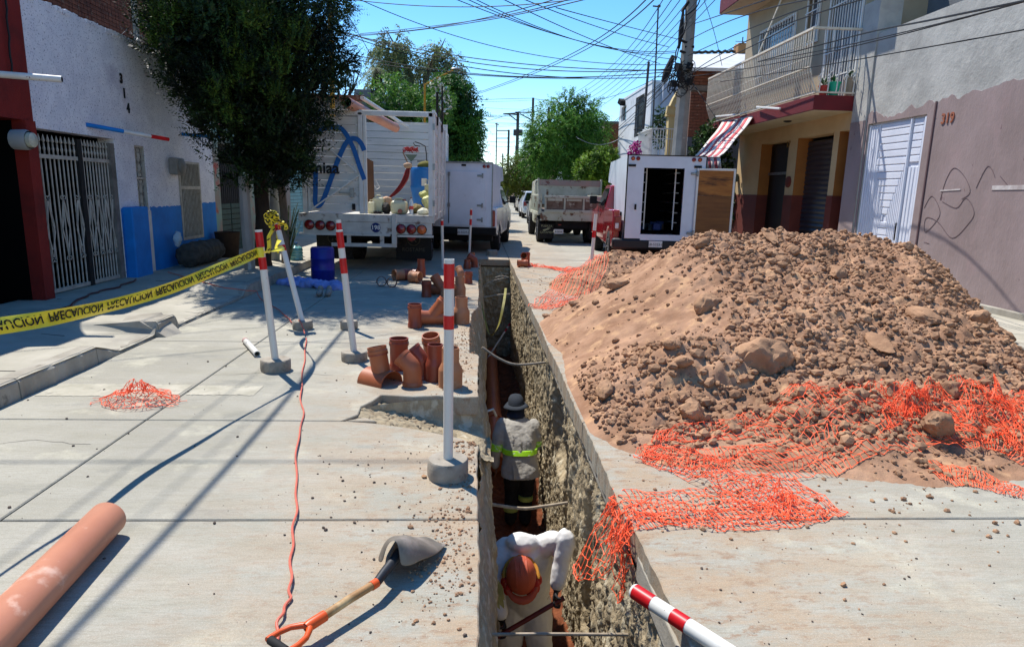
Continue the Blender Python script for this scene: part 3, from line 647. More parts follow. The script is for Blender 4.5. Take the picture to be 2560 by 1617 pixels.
mb=MB(); mb.bx(XR+.28,XR+.33,o1[0],o1[1],.35,2.95); dd=mb.build('door',m_doorb,t)
mb=MB(); mb.bx(XR+.24,XR+.28,o1[0],o1[1],2.2,2.27); mb.build('transom',m_steel,dd)
mb=MB(); mb.bx(XR+.1,XR+.33,o1[0],o1[1],.1,.33); mb.build('step',m_kerb,t)
mb=MB(); mb.bx(XR+.265,XR+.278,o1[0]+.1,o1[0]+.4,1.75,1.95); mb.build('paper_notice',m_white,dd)
n=26
sm=mat('shutter_black','2b2f38','22252c',4,.35,spec=.6)
for i in range(n):
    mb=MB(); z=.12+2.8*i/n; mb.add([(XR+.26,o2[0],z),(XR+.26,o2[1],z),(XR+.235,o2[1],z+.05),(XR+.235,o2[0],z+.05),(XR+.26,o2[1],z+.1),(XR+.26,o2[0],z+.1)],[(0,3,2,1),(3,5,4,2),(0,1,4,5)]); mb.build('shutter_slat',sm,t)
mb=MB(); mb.bx(XR+.24,XR+.3,o3[0],o3[1],.1,2.95); dd=mb.build('door',m_doorb,t)
for k in range(4): mb=MB(); y=o3[0]+.05+k*(o3[1]-o3[0]-.1)/3; mb.bx(XR+.2,XR+.22,y-.012,y+.012,.15,2.3); mb.build('bar',m_black,dd)
mb=MB(); mb.bx(XR+.2,XR+.22,o3[0],o3[1],2.28,2.33); mb.bx(XR+.2,XR+.22,o3[0],o3[1],2.6,2.63); mb.build('bar',m_steel,dd)
mb=MB(); mb.bx(XR+.225,XR+.238,o3[0]+.2,o3[1]-.15,.6,2.2); mb.build('glass_strip',mat('frosted','6c706f',rough=.3),dd)
# wall plaque and numbers
p=PX(1972,455,XR); mb=MB(); mb.lathe([(0,0),(.13,0),(.13,.03),(.09,.05),(0,.05)],p+V((-.001,0,0)),(-1,0,0)); mb.build('wall_plaque',m_band,t,smooth=True)
p=PX(1972,362,XR); text('house_number','17',.2,mat('num_gold','7a5a2c'),lambda x,y,z:(p.x-.01-z,p.y-x,p.z+y),t,ext=.005)
# slabs
mb=MB(); mb.bx(BF,XR-.002,13.05,18.9,3.33,3.61); mb.build('balcony_slab',m_maroon,t,bevel=.008)
mb=MB(); mb.bx(BF+.02,XR-.003,13.07,18.88,3.318,3.328); mb.build('balcony_soffit',mat('soffit_cream','b9aa8b','a99a7b',2,.9),t)
mb=MB(); mb.bx(BF,XR+.3,13.0,18.9,6.505,6.85); mb.build('roof_slab',m_maroon,t,bevel=.01)
mb=MB(); mb.bx(BF+.02,XR+.28,13.1,18.88,6.49,6.503); mb.build('roof_soffit',MATS['soffit_cream'],t)
mb=MB(); mb.ell((6.8,16.3,6.42),(.1,.1,.06)); mb.build('soffit_lamp',m_black,t,smooth=True)
mb=MB(); mb.ell((6.85,14.9,3.31),(.09,.09,.03)); mb.build('soffit_lamp',m_black,t,smooth=True)
# pot-bellied railing
rb=MB(); rb.beam((BF-.14,13.05,4.82),(BF-.14,18.9,4.82),.05,.04); rb.beam((BF+.02,13.05,3.66),(BF+.02,18.9,3.66),.05,.04); rb.beam((BF-.155,13.05,4.12),(BF-.155,18.9,4.12),.02,.02)
rb.beam((BF-.14,13.05,4.82),(XR,13.05,4.82),.05,.04); rb.beam((BF+.02,13.05,3.66),(XR,13.05,3.66),.03,.03); rb.beam((BF-.14,18.9,4.82),(XR,18.9,4.82),.05,.04)
rail=rb.build('railing',m_cream,t)
mb=MB(); y=13.05
mb.tube([(BF+.02,y,3.66),(BF-.06,y,3.85),(BF-.15,y,4.12),(BF-.14,y,4.45),(BF-.14,y,4.82)],.014,5)
mb.ell((BF-.12,y,4.02),.022,6,4); mb.ell((BF-.145,y,4.3),.02,6,4); mb.ell((BF-.02,y,3.76),.02,6,4); mb.ell((BF-.14,y,4.6),.02,6,4)
mb.quad((BF-.142,y+.012,4.12),(BF-.142,y+.07,4.12),(BF-.05,y+.07,3.85),(BF-.05,y+.012,3.85))
base=mb.build('baluster',m_cream,rail,smooth=True)
for i in range(1,60): c=link(base.copy()); c.parent=rail; c.location=(0,i*5.85/59,0)
for i in range(5):
    x=BF+.08+i*.17; mb=MB(); mb.tube([(x,13.05,3.66),(x,13.0,4.2),(x,13.05,4.82)],.012,5); mb.tube([(x+.05*math.sin(a),13.02,4.0+.05*a) for a in range(-3,4)],.008,4); mb.build('end_bar',m_white,rail,smooth=True)
# upper windows with grilles
def gwin(W,nb,mh,name='window'):
    wf=MB(); a,b,c,d=W; x=XR-.03
    for q in((a,a+.05,c,d),(b-.05,b,c,d),(a+.05,b-.05,c,c+.05),(a+.05,b-.05,d-.05,d)): wf.bx(x-.01,x+.02,*q)
    wo=wf.build(name,m_white,t); mb=MB(); mb.bx(XR+.1,XR+.12,a,b,c,d); mb.build('pane',mat('sky_glass','76808c','4a525c',1.5,.08,spec=.9) if 'sky_glass' not in MATS else MATS['sky_glass'],wo)
    for i in range(nb): mb=MB(); y=a+.08+(b-a-.16)*i/(nb-1); mb.bx(x-.03,x-.012,y-.009,y+.009,c,d); mb.build('bar',m_white,wo)
    for z in mh: mb=MB(); mb.bx(x-.04,x-.03,a,b,z-.012,z+.012); mb.build('rail',m_white,wo)
    return wo
gwin(W1,14,[4.7,5.6]); gwin(W2,3,[5.3,5.65]); gwin(W3,12,[4.1,4.6,5.5])
def lpole(a,b,r,m,**k): mb=MB(); mb.cyl(a,b,r,n=8); return mb
mb=lpole(PX(1893,145,BF-.1),PX(1953,0,BF+.3),.02,m_white); props(mb.build('leaning_pipe',m_cream,None,smooth=True),'cream pipe leaning from the balcony rail up across the upper window','pipe')
# pots on the balcony end
for px,col,h,wd,lab in((2058,'b0352a',.19,.09,'small red flower pot at the near end of the balcony'),(2084,'10a080',.26,.12,'green bucket with a plant at the near end of the balcony'),(2125,'8f8270',.36,.13,'tall stone coloured pot in the balcony corner beside the green bucket')):
    p=PY(px,236,13.2); o=thing('flower_pot',lab,'flower pot',(p.x,13.2,3.61)); mb=MB(); mb.lathe([(wd*.7,0),(wd,h),(wd*1.08,h),(wd*1.08,h*.9),(wd*.9,h*.88)],(p.x,13.22,3.615),close=True); mb.build('pot',mat('pot_'+col,col,rough=.5),o,smooth=True)
    mb=MB()
    for k in range(14): a=random.uniform(0,6.28); c=V((p.x,13.22,3.62+h)); e=c+V((math.cos(a)*.1,math.sin(a)*.1,random.uniform(.03,.2))); s=V((-math.sin(a),math.cos(a),0))*.02; mb.quad(c,c+(e-c)*.6+s,e,c+(e-c)*.6-s)
    mb.build('leaves',mat('pot_leaf','2c4a20',rough=.6) if 'pot_leaf' not in MATS else MATS['pot_leaf'],o)
# awning
t=thing('striped_awning','tattered red and white striped awning hanging below the balcony','awning',(6.3,17,2.7))
m_aw=[mat('awning_white','e0d6cd','d0c4ba',6,.8,c3='b79f97',s3=8,t3=.6),mat('awning_red','b33a40','c45a5e',6,.8,c3='c98f8c',s3=10,t3=.6)]
tf,tn=PX(1806,304,6.45),PX(1882,292,6.45); bf,bn=PX(1733,393,5.62),PX(1800,391,5.62)
n=9
for i in range(n):
    mb=MB(); f0,f1=i/n,(i+1)/n; m_=8; vv=[];ff=[]
    for j in range(m_+1):
        q=j/m_; sg=-.05*math.sin(q*math.pi*3)*.5-.06*math.sin(q*math.pi)
        for f in(f0,f1): p=(tf.lerp(tn,f)).lerp(bf.lerp(bn,f),q); p.z+=sg+.008*math.sin(f*30+q*9); vv.append(p)
    for k in(1,2): 
        for f in(f0,f1): p=bf.lerp(bn,f)+V((.03*k,.0,-.14*k+.01*math.sin(f*25)*k)); vv.append(p)
    for j in range(m_+2): ff.append((j*2,j*2+1,j*2+3,j*2+2))
    mb.add(vv,ff); mb.build('fabric_stripe',m_aw[i%2],t,solid=.004,smooth=True)
mb=MB(); mb.cyl(bf+V((0,0,-.02)),bn+V((0,0,-.02)),.012,n=6); mb.cyl(tf,tn,.015,n=6); mb.build('awning_bar',m_steel,t,smooth=True)
p=PY(1775,296,17.2)
for a,b,lab in(((1790,292),(1838,287),'white tube lamp under the far end of the balcony'),((1892,268),(1950,272),'white tube lamp hanging under the middle of the balcony')):
    mb=MB(); mb.beam(PX(*a,6.42),PX(*b,6.36),.04,.045); props(mb.build('tube_lamp',m_white,None,bevel=.01),lab,'lamp')
# side yard between the beige house and the brick house: ivy, black fence, meter
t=thing('yard_fence','black iron yard fence between the plywood truck door and the beige house','fence',(6.6,18.2,0))
for i in range(16):
    x=5.9+i*.09; mb=MB(); mb.bx(x,x+.018,18.95,18.968,.11,2.1); mb.build('bar',m_black,t)
for z in(.3,1.2,2.05): mb=MB(); mb.bx(5.85,7.3,18.94,18.975,z,z+.035); mb.build('rail',m_black,t)
t=thing('side_wall','dark brick yard wall behind the black iron fence','wall',(7,21,0))
mb=MB(); mb.bx(7.6,12,19.3,19.5,0,3.3); mb.build('wall',m_mortar,t); bricks(t,(7.6,19.29,.1),(1,0,0),(0,-1,0),8,28,m_brick,joined=True)
p=PY(1838,445,18.6); props(MB().box(p,(.16,.1,.22)).build('electric_meter',mat('meter_green','56605c'),None,bevel=.02),'dark green meter box on the post beside the black iron fence','meter')
# --- brick house with white roof edge ---
t=thing('brick_house','raw red brick house with a white roof slab behind the concrete utility pole','house',(8,21,0))
yb=21.; a=PY(1722,300,yb).x; zt=PY(1800,166,yb).z
mb=MB(); mb.bx(a,12,yb+.02,yb+.5,0,zt-.1); mb.build('wall',m_mortar,t)
z1=PY(1760,222,yb).z;z2=PY(1760,348,yb).z
nu=int((9.6-a)/.25)
bricks(t,(a,yb,z1+.1),(1,0,0),(0,-1,0),nu,int((zt-z1-.2)/.09),m_brick,d=.06,bh=.09)
bricks(t,(a,yb,z2+.05),(1,0,0),(0,-1,0),nu,int((z1-z2-.1)/.09),m_brick,d=.06,bh=.09)
mb=MB(); mb.bx(a,10.5,yb-.04,yb+.02,z1-.07,z1+.09); mb.build('concrete_beam',m_mortar,t)
mb=MB(); mb.bx(a,10.5,yb-.04,yb+.02,0,z2+.04); mb.build('concrete_base',mat('blue_grey_cement','596066','4d5359',2,.9),t)
p0=PY(1700,168,yb-.3);p1=PY(1885,172,yb-.3);p2=PY(1885,132,yb+3);p3=PY(1722,136,yb+3)
mb=MB(); mb.add([p0,p1,p2,p3,p0-V((0,0,.1)),p1-V((0,0,.1)),p2-V((0,0,.1)),p3-V((0,0,.1))],[(0,1,2,3),(7,6,5,4),(0,4,5,1),(1,5,6,2),(2,6,7,3),(3,7,4,0)]); mb.build('roof',m_white,t)
mb=MB(); mb.tube([p3.lerp(p2,i/20)+V((0,0,.05+.03*math.sin(i*3))) for i in range(21)],.05,5); mb.build('roof_edge',m_black,t)
mb=MB(); q=PY(1870,125,24); mb.box(q,(.9,.5,.35)); mb.build('water_tank',mat('tank_ochre','a2764a'),t,bevel=.05)
# --- white house with arch ---
m_wh=mat('white_house_wall','dcdfe0','c9cdd0',1.5,.85,.003,20,c3='b4b8ba',s3=1.5,t3=.62,w3=.1,world=True)
XH=6.8
t=thing('white_house','two storey white house with a cream arch and railed terrace beyond the utility pole','house',(XH,30,0))
yA,yB=27.0,33.1
mb=MB(); ww=(PX(1617,220,XH).y+.3,PX(1592,240,XH).y,4.1,5.75); w2=(PX(1566,270,XH).y,PX(1554,275,XH).y,5.05,5.7)
wall_x(mb,XH,XH+.3,yA,yB,0,5.98,[ww,w2]); mb.bx(XH+.31,XH+6,yA,yA+.05,0,5.98); mb.bx(XH+.31,XH+6,yB-.05,yB,0,5.9); mb.build('wall',m_wh,t)
mb=MB(); mb.bx(XH-.02,XH+6,yA-.02,yB+.02,5.985,6.08); mb.build('roof',m_wh,t)
mb=MB(); mb.bx(XH+.1,XH+.14,ww[0],ww[1],ww[2],ww[3]); wo=mb.build('window',mat('grille_grey','5e6c72','4a565c',3,.4),t)
for i in range(7): mb=MB(); y=ww[0]+.05+(ww[1]-ww[0]-.1)*i/6; mb.bx(XH-.03,XH-.01,y-.015,y+.015,ww[2],ww[3]); mb.build('bar',m_black,wo)
for z in(4.4,4.9,5.4): mb=MB(); mb.bx(XH-.05,XH-.03,ww[0],ww[1],z,z+.03); mb.build('rail',m_black,wo)
mb=MB(); mb.bx(XH+.1,XH+.12,w2[0],w2[1],w2[2],w2[3]); mb.build('window',m_glass,t)
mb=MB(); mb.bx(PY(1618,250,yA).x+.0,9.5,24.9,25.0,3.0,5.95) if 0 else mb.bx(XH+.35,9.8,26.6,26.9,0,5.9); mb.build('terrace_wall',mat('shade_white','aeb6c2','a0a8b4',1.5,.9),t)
q=PY(1582,300,yA)
# terrace, railing and arch
yT=24.2; zT=PY(1640,388,yT).z
mb=MB(); mb.bx(6.2,9.6,yT,26.5,zT-.55,zT-.3); mb.build('terrace_slab',m_wh,t)
x0,x1=PY(1672,300,yT).x,PY(1696,300,yT).x; zc=PY(1680,290,yT).z; mc=mat('cream_arch','c9b37e','bca572',3,.8)
mb=MB(); mb.bx(x0,x1,yT,yT+.3,zT-.3,zc); mb.build('arch_column',mc,t)
mb=MB(); mb.bx(x0-.06,x1+.06,yT-.05,yT+.35,zc,zc+.1); mb.build('capital',mc,t)
pts=[PY(1675,286,yT),PY(1678,268,yT),PY(1686,250,yT),PY(1697,232,yT),PY(1712,228,yT)]
mb=MB()
for a_,b_ in zip(pts,pts[1:]): mb.beam(a_,b_+(b_-a_)*.06,.30,.16,up=(0,0,1))
mb.build('arch',mc,t)
za,zb=PY(1650,322,yT).z,PY(1650,340,yT).z
mb=MB(); mb.beam((6.2,yT,za),(8.3,yT,za),.05,.04); mb.beam((6.2,yT,zb-.1),(8.3,yT,zb-.1),.03,.03); 
mb.beam((6.2,yT,za),(6.2,yT+2.2,za),.05,.04); rl=mb.build('railing',m_white,t)
for i in range(22): mb=MB(); x=6.2+i*.1; mb.bx(x,x+.018,yT-.01,yT+.01,zT-.3,za); mb.build('baluster',m_white,rl)
for i in range(18): mb=MB(); y=yT+i*.12; mb.bx(6.19,6.21,y,y+.018,zT-.3,za); mb.build('baluster',m_white,rl)
p=PY(1556,256,32); props(MB().box(p,(.35,.3,.25),rz=.4,rx=.5).build('floodlight',m_black,None,bevel=.03),'black floodlight on the far top corner of the white house','lamp')
# --- small brick house with white window frames ---
t=thing('small_brick_house','small brick house with a white framed window between the feathery tree and the white house','house',(7,38,0))
yb=35.; a=PY(1510,340,yb).x; zt=PY(1520,303,yb).z
mb=MB(); mb.bx(a,10,yb+.02,yb+5,0,zt); mb.build('wall',m_mortar,t); bricks(t,(a,yb,1.6),(1,0,0),(0,-1,0),8,int((zt-1.7)/.09),m_brickd,d=.06,bh=.09,joined=True)
a2=PY(1462,340,yb+1).x; b2=PY(1508,340,yb+1).x; zt2=PY(1490,312,yb+1).z
mb=MB(); mb.bx(a2,b2,yb+1,yb+5,0,zt2); mb.build('window_bay',m_wh,t)
mb=MB(); mb.bx(a2-.2,b2+.3,yb+.8,yb+5,zt2,zt2+.14); mb.build('roof',m_kerb,t)
for c,d in((1476,1486),(1489,1498),(1500,1506)): mb=MB(); u,v=PY(c,330,yb+.99),PY(d,400,yb+.99); mb.bx(u.x,v.x,yb+.97,yb+.99,max(v.z,2.2),u.z); mb.build('window',m_glass,t)
# ---- far street ends ----
def farhouse(x0,x1,y0,y1,h,c,lab,nw=3,side=1):
    t=thing('far_house',lab,'house',((x0+x1)/2,y0,0)); mb=MB(); mb.bx(x0,x1,y0,y1,0,h); mb.build('wall',c,t); mb=MB(); mb.bx(x0-.1,x1+.1,y0-.1,y1+.1,h,h+.15); mb.build('roof',m_kerb,t)
    xs=x1 if side<0 else x0
    for k in range(nw):
        y=y0+(y1-y0)*(k+.5)/nw; mb=MB(); mb.bx(xs-.02,xs+.02,y-.5,y+.5,.9 if k%2 else .12,2.2); mb.build('window' if k%2 else 'door',m_glass if k%2 else m_doorb,t)
cl=[mat('far_%d'%i,c,rough=.9) for i,c in enumerate(('b9a98f','a58d78','c2bdb2','8d9a9c','b58f6c','9a9488'))]
labs=['tan low house far down the left side of the street behind the white van','brownish low house far down the left side of the street','pale grey low house far left near the street end','blue grey far house at the left street end','ochre far house beyond the left trees','grey far house closing the left row']
y=41
for i in range(6): L_=[10,12,14,18,30,50][i]; farhouse(-14,XW,y,y+L_,3.2+.5*(i%3),cl[i],labs[i],4,-1); y+=L_
labs=['pale far house on the right behind the parked cars','tan far house on the right beside the utility poles','grey two storey far house on the right','ochre far house on the right near the street end','brown far house on the right further down','pale far house closing the right row']
y=42
for i in range(6): L_=[10,12,14,18,30,50][i]; farhouse(XR,16,y,y+L_,[3.4,3.8,5.5,6.2,6.8,7][i],cl[(i+2)%6],labs[i],4,1); y+=L_
farhouse(-40,-9,250,260,6,cl[1],'wide tan building closing the far end of the street on the left',0); farhouse(-9,60,260,270,7,cl[2],'wide pale building closing the far end of the street on the right',0)
# ================= VEHICLES =================
def wheel(par,x,y,r,w_,side=1,rim=None,nm='wheel'):
    mb=MB(); c=V((x,y,r)); a=V((side,0,0)); mb.lathe([(r*.62,-w_/2),(r*.93,-w_/2),(r,-w_*.36),(r,w_*.36),(r*.93,w_/2),(r*.62,w_/2)],c,a,24); mb.lathe([(r*.62,-w_/2),(r*.60,w_*.2)],c,a,24)
    for k in range(24):
        an=math.pi*2*k/24; mb.box(c+V((0,math.cos(an)*r*.995,math.sin(an)*r*.995)),(w_*.86,r*.12,.018),rx=an+math.pi/2)
    t=mb.build('wheel',m_tyre,par,smooth=True)
    mb=MB(); mb.lathe([(r*.61,w_*.42),(r*.55,w_*.30),(r*.2,w_*.18),(r*.17,w_*.34),(0,w_*.34)],c,a,20)
    for k in range(6): an=math.pi*2*k/6; mb.beam(c+a*w_*.33+V((0,math.cos(an)*r*.15,math.sin(an)*r*.15)),c+a*w_*.38+V((0,math.cos(an)*r*.56,math.sin(an)*r*.56)),.03,r*.16,up=a)
    mb.build('rim',rim or m_steel,t,smooth=True); return t
m_boardw=mat('painted_board','d6d3cc','c4c0b8',2,.8,.003,30,c3='8b8378',s3=5,t3=.63,w3=.1,st=(.5,1,4),world=True,c4='4b443d',s4=12,t4=.74)
m_truckgrey=mat('truck_bed_paint','c4c1b7','aeaaa1',4,.7,.003,30,c3='6a5446',s3=6,t3=.57,w3=.12,world=True)
m_lampred=mat('lamp_red','7a1210',rough=.25,spec=.7); m_lampor=mat('lamp_orange','b5551c',rough=.25,spec=.7)
m_logo=mat('logo_blue','0f62a8','0c5596',6,.6)
m_under=mat('underbody','100f0f','171514',6,.9)
T0=13.2
t=thing('stake_truck','big white wooden stake truck with a blue curve logo and open rear gate','truck',(-2.2,16.5,0))
xl,xr=-3.42,-.89; zb=1.13; zt=3.05; yF=19.0
# bed frame
mb=MB(); mb.bx(xl-.1,xr+.02,T0,T0+.09,.87+.1,1.12); mb.bx(-1.66-.05,-1.66+.05,T0-.02,T0+.02,.55,1.14); tail=mb.build('tail_beam',m_truckgrey,t,bevel=.006)
mb=MB(); mb.bx(xl-.02,xr-.03,T0+.01,T0+.07,.74,.965); mb.build('lamp_panel',m_truckgrey,t)
mb=MB(); mb.bx(xl-.1,-1.74,T0-.03,T0+.05,.70,.74); mb.bx(-1.6,xr,T0-.03,T0+.05,.69,.73); mb.build('ledge',m_truckgrey,t)
mb=MB(); mb.bx(xl-.08,xr+.02,T0+.095,yF+.1,1.0,1.12); mb.build('bed_floor',m_truckgrey,t)
k_=560/1774
for cx,cyy in((550,1145),(635,1150),(718,1155),(1275,1180),(1358,1183),(1440,1186)):
    p=PY(600+cx*k_,200+cyy*k_,T0); mb=MB(); mb.lathe([(.098,0),(.098,.03),(.088,.035)],(p.x,T0+.01,p.z),(0,-1,0),20); l=mb.build('lamp_ring',m_black,t,smooth=True)
    mb=MB(); mb.lathe([(.088,.03),(.07,.045),(0,.05)],(p.x,T0+.01,p.z),(0,-1,0),20); mb.build('tail_lamp',m_lampor if cx==1440 else m_lampred,l,smooth=True)
p=PY(600+1075*k_,200+1170*k_,T0); mb=MB(); mb.lathe([(0,.0),(.095,.0),(.095,.006),(0,.007)],(p.x,T0+.008,p.z),(0,-1,0),24); pl=mb.build('number_disc',mat('navy','14255a'),t)
text('fleet_number','198',.12,m_white,lambda x,y,z:(p.x+x,T0-.001-z*.5,p.z+y),pl,ext=.003,bold=.002)
# side boards, front boards, rear left door
nb=16; hb=(zt-zb)/11
def board(a,b,w_,h,nm='board',m=m_boardw): mb=MB(); mb.beam(a,b,w_,h); return mb.build(nm,m,t,bevel=.004,seg=1)
for k in range(11):
    z=zb+hb*(k+.5); zo=.0+.0
    e=random.uniform(-.006,.006)
    board((xr+e,T0+.1,z),(xr+e,yF,z+.22*0),.03,hb-.014)
    board((xl+e,T0+.1,z),(xl+e,yF,z),.03,hb-.014)
for k in range(12):
    z=zb+.186*(k+.5); e=random.uniform(-.006,.006); board((xl,yF+e,z),(xr,yF+e,z),.03,.175)
for k in range(12):   # rear door, inset frame
    z=zb+.03+(zt-.12-zb)/12*(k+.5); e=random.uniform(-.005,.005); board((xl+.09,T0+.04+e,z),(-2.30,T0+.04+e,z),.03,(zt-.12-zb)/12-.012,'door_board')
mb=MB(); mb.bx(-2.33,-2.245,T0-.02,T0+.06,zb,3.04); mb.bx(-2.235,-2.18,T0-.01,T0+.07,zb,3.04); mb.bx(xl,xl+.085,T0-.02,T0+.06,zb,3.04); mb.bx(xl+.1,xl+.15,T0-.012,T0+.02,zb+.03,2.9); mb.build('door_post',m_white,t,bevel=.006)
mb=MB(); mb.bx(-.985,-.90,T0-.02,T0+.07,zb-.02,zt+.02); mb.bx(-.895,-.86,T0+.02,T0+.06,zb-.02,zt); mb.build('corner_post',m_white,t,bevel=.006)
mb=MB(); mb.beam((-2.33,T0-.03,1.86),(xl+.12,T0-.03,1.16),.025,.06,up=(0,1,0)); mb.beam((-3.0,T0-.03,2.45),(-2.36,T0-.03,1.92),.02,.035,up=(0,1,0)); mb.build('diagonal_brace',m_white,t)
mb=MB(); mb.bx(xl,-.9,T0-.02,T0+.06,2.99,3.07); mb.bx(xl,xr,T0+.03,T0+.06,3.075,3.09); mb.bx(-2.2,xr,15.9,15.95,3.10,3.14); mb.bx(xl,xr,yF,yF+.05,3.36,3.40); mb.bx(xr-.03,xr+.03,T0,yF,3.06,3.12); mb.bx(xl-.03,xl+.03,T0,yF,3.06,3.12)
mb.build('top_rail',m_white,t,bevel=.005)
for yv in(14.3,15.6,17,18.4):
    mb=MB(); mb.bx(xr+.02,xr+.05,yv-.04,yv+.04,1.0,3.1); mb.build('stake',m_white,t)
mb=MB(); mb.cyl((xr+.04,15.5,2.9),(xr+.04,15.5,3.9),.02); mb.cyl((xr+.03,13.9,2.9),(xr+.03,13.9,3.55),.025); mb.build('mast',m_black,t)
for z in(1.3,2.0,2.75): mb=MB(); mb.bx(-.90,-.86,T0-.035,T0-.02,z,z+.12); mb.build('hinge',m_steel,t)
mb=MB(); mb.bx(-2.72,-2.4,T0-.04,T0-.01,1.51,1.54); mb.bx(-2.5,-2.43,T0-.05,T0-.01,1.44,1.62); mb.build('latch',m_steel,t); mb=MB(); mb.bx(-2.47,-2.41,T0-.04,T0-.01,1.2,1.32); mb.build('latch',m_black,t)
# blue logo curve painted on the door
Zk=lambda x,y:(600+x*k_,200+y*k_)
def stroke(pts,wd,yb_):
    P_=[PY(*Zk(*q),yb_) for q in pts]; Q_=[]
    for i in range(len(P_)-1):
        for k in range(6):
            f=k/6; a=P_[max(i-1,0)];b=P_[i];c=P_[i+1];d=P_[min(i+2,len(P_)-1)]; Q_.append(.5*((2*b)+(c-a)*f+(2*a-5*b+4*c-d)*f*f+(3*b-a-3*c+d)*f**3))
    Q_.append(P_[-1]); vv=[];ff=[]
    for i,q in enumerate(Q_):
        d=(Q_[min(i+1,len(Q_)-1)]-Q_[max(i-1,0)]).normalized(); n_=V((-d.z,0,d.x))*wd/2; vv+=[q+n_,q-n_]
    for i in range(len(Q_)-1): ff.append((i*2,i*2+1,i*2+3,i*2+2))
    return vv,ff
mb=MB()
for i,(s,wd) in enumerate((([(560,420),(640,395),(700,380),(760,372),(800,385),(840,430),(868,480),(905,560),(945,680),(985,790)],.088),([(600,700),(598,800),(597,900),(595,960),(610,998),(645,975),(690,870),(740,730),(790,600),(840,500),(880,468),(925,470),(960,505),(984,560)],.092))):
    mb.add(*stroke(s,wd,T0-.024-.003*i))
mb.build('logo_curve',m_logo,t,solid=.002)
p=PY(*Zk(672,700),T0-.03); text('lettering','miaa',.30,m_black,lambda x,y,z:(p.x+x,T0-.034-z*.5,p.z+y),t,ext=.002,bold=.007)
# chassis, wheels, flaps
mb=MB(); mb.bx(-2.95,-1.45,T0+.3,yF+2,.62,.98); mb.bx(-2.75,-2.6,T0+.2,yF+2,.5,.8); mb.bx(-1.75,-1.6,T0+.2,yF+2,.5,.8); mb.build('chassis',m_under,t)
mb=MB(); mb.cyl((-3.2,15.6,.5),(-1.05,15.6,.5),.09); mb.ell((-2.15,15.6,.5),(.22,.2,.22)); mb.build('rear_axle',m_under,t,smooth=True)
mb=MB(); mb.bx(-2.9,-1.62,T0+.02,T0+.07,.48,.55); mb.bx(-2.6,-2.52,T0+.03,T0+.06,.55,.8); mb.bx(-1.95,-1.87,T0+.03,T0+.06,.55,.8); mb.build('bumper_bar',m_truckgrey,t)
for x,s in((-3.08,-1),(-2.78,-1),(-1.50,1),(-1.20,1)): wheel(t,x,15.6,.47,.24,s)
for x,s in((-3.1,-1),(-1.2,1)): wheel(t,x,20.3,.47,.26,s)
m_flap=mat('mud_flap','161513','1f1c19',8,.85,c3='2f2a24',s3=6,t3=.6)
for x0,x1 in((-3.36,-2.62),(-1.72,-.98)):
    mb=MB(); mb.bx(x0,x1,T0+.72,T0+.735,.16,.9); fl=mb.build('mud_flap',m_flap,t)
    c=(x0+x1)/2; mb=MB(); mb.tube([(c+.13*math.cos(a*.3491),T0+.712,.60+.13*math.sin(a*.3491)) for a in range(19)],.008,4,cap=False); mb.build('emblem_ring',mat('flap_print','514b3c') if 'flap_print' not in MATS else MATS['flap_print'],fl)
    text('emblem','R',.2,MATS['flap_print'],lambda x,y,z,c=c:(c+x,T0+.714-z,.60+y),fl); text('lettering','CAMIONES',.11,MATS['flap_print'],lambda x,y,z,c=c:(c+x,T0+.714-z,.84+y),fl) if 0 else None
    if x0>-2: text('lettering','ROSTAME',.11,MATS['flap_print'],lambda x,y,z,c=c:(c+x,T0+.714-z,.38+y),fl)
mb=MB(); mb.lathe([(0,0),(.09,0),(.09,.03),(0,.04)],(-1.35,T0+.3,.68),(0,-1,0),16); mb.build('spare_lamp',m_lampred,t)
# cab
mb=MB(); mb.prism([(yF+.35,.5),(yF+2.9,.5),(yF+2.9,1.35),(yF+2.3,1.55),(yF+1.9,2.35),(yF+.4,2.4)],-3.2,-1.1,lambda u,v,w:(w,u,v)); mb.build('cab',m_white,t,bevel=.06)
mb=MB(); mb.box((-.72,19.6,1.73),(.22,.08,.38)); mb.build('mirror',m_black,t,bevel=.03); mb=MB(); mb.cyl((-1.1,19.7,1.6),(-.75,19.6,1.7),.015); mb.cyl((-1.1,19.7,1.9),(-.75,19.6,1.85),.015); mb.build('mirror_arm',m_black,t)
# long pipes on the truck top
t=thing('sewer_pipe','long terracotta sewer pipe lying across the top rails of the stake truck','pipe',(-2.1,14.5,3.1))
a=PY(866,256,12.8); b=PY(1000,326,16.2); d_=(b-a).normalized()
mb=MB(); mb.lathe([(.1,0),(.1,3.1),(.093,3.1),(.093,.0),(.1,0)],a,d_,24); mb.build('pipe_shell',m_bigpipe,t,smooth=True)
mb=MB(); mb.cyl(a+d_*.15,a+d_*.16,.0925,n=20); mb.build('pipe_bore',m_dark,t)
a2=PY(905,245,13.6); b2=PY(1020,318,18.9)
t=thing('white_tube','thin white tube lying beside the terracotta pipe on the stake truck','pipe',a2); mb=MB(); mb.cyl(a2,b2,.04,n=12); mb.build('tube_shell',m_white,t,smooth=True)
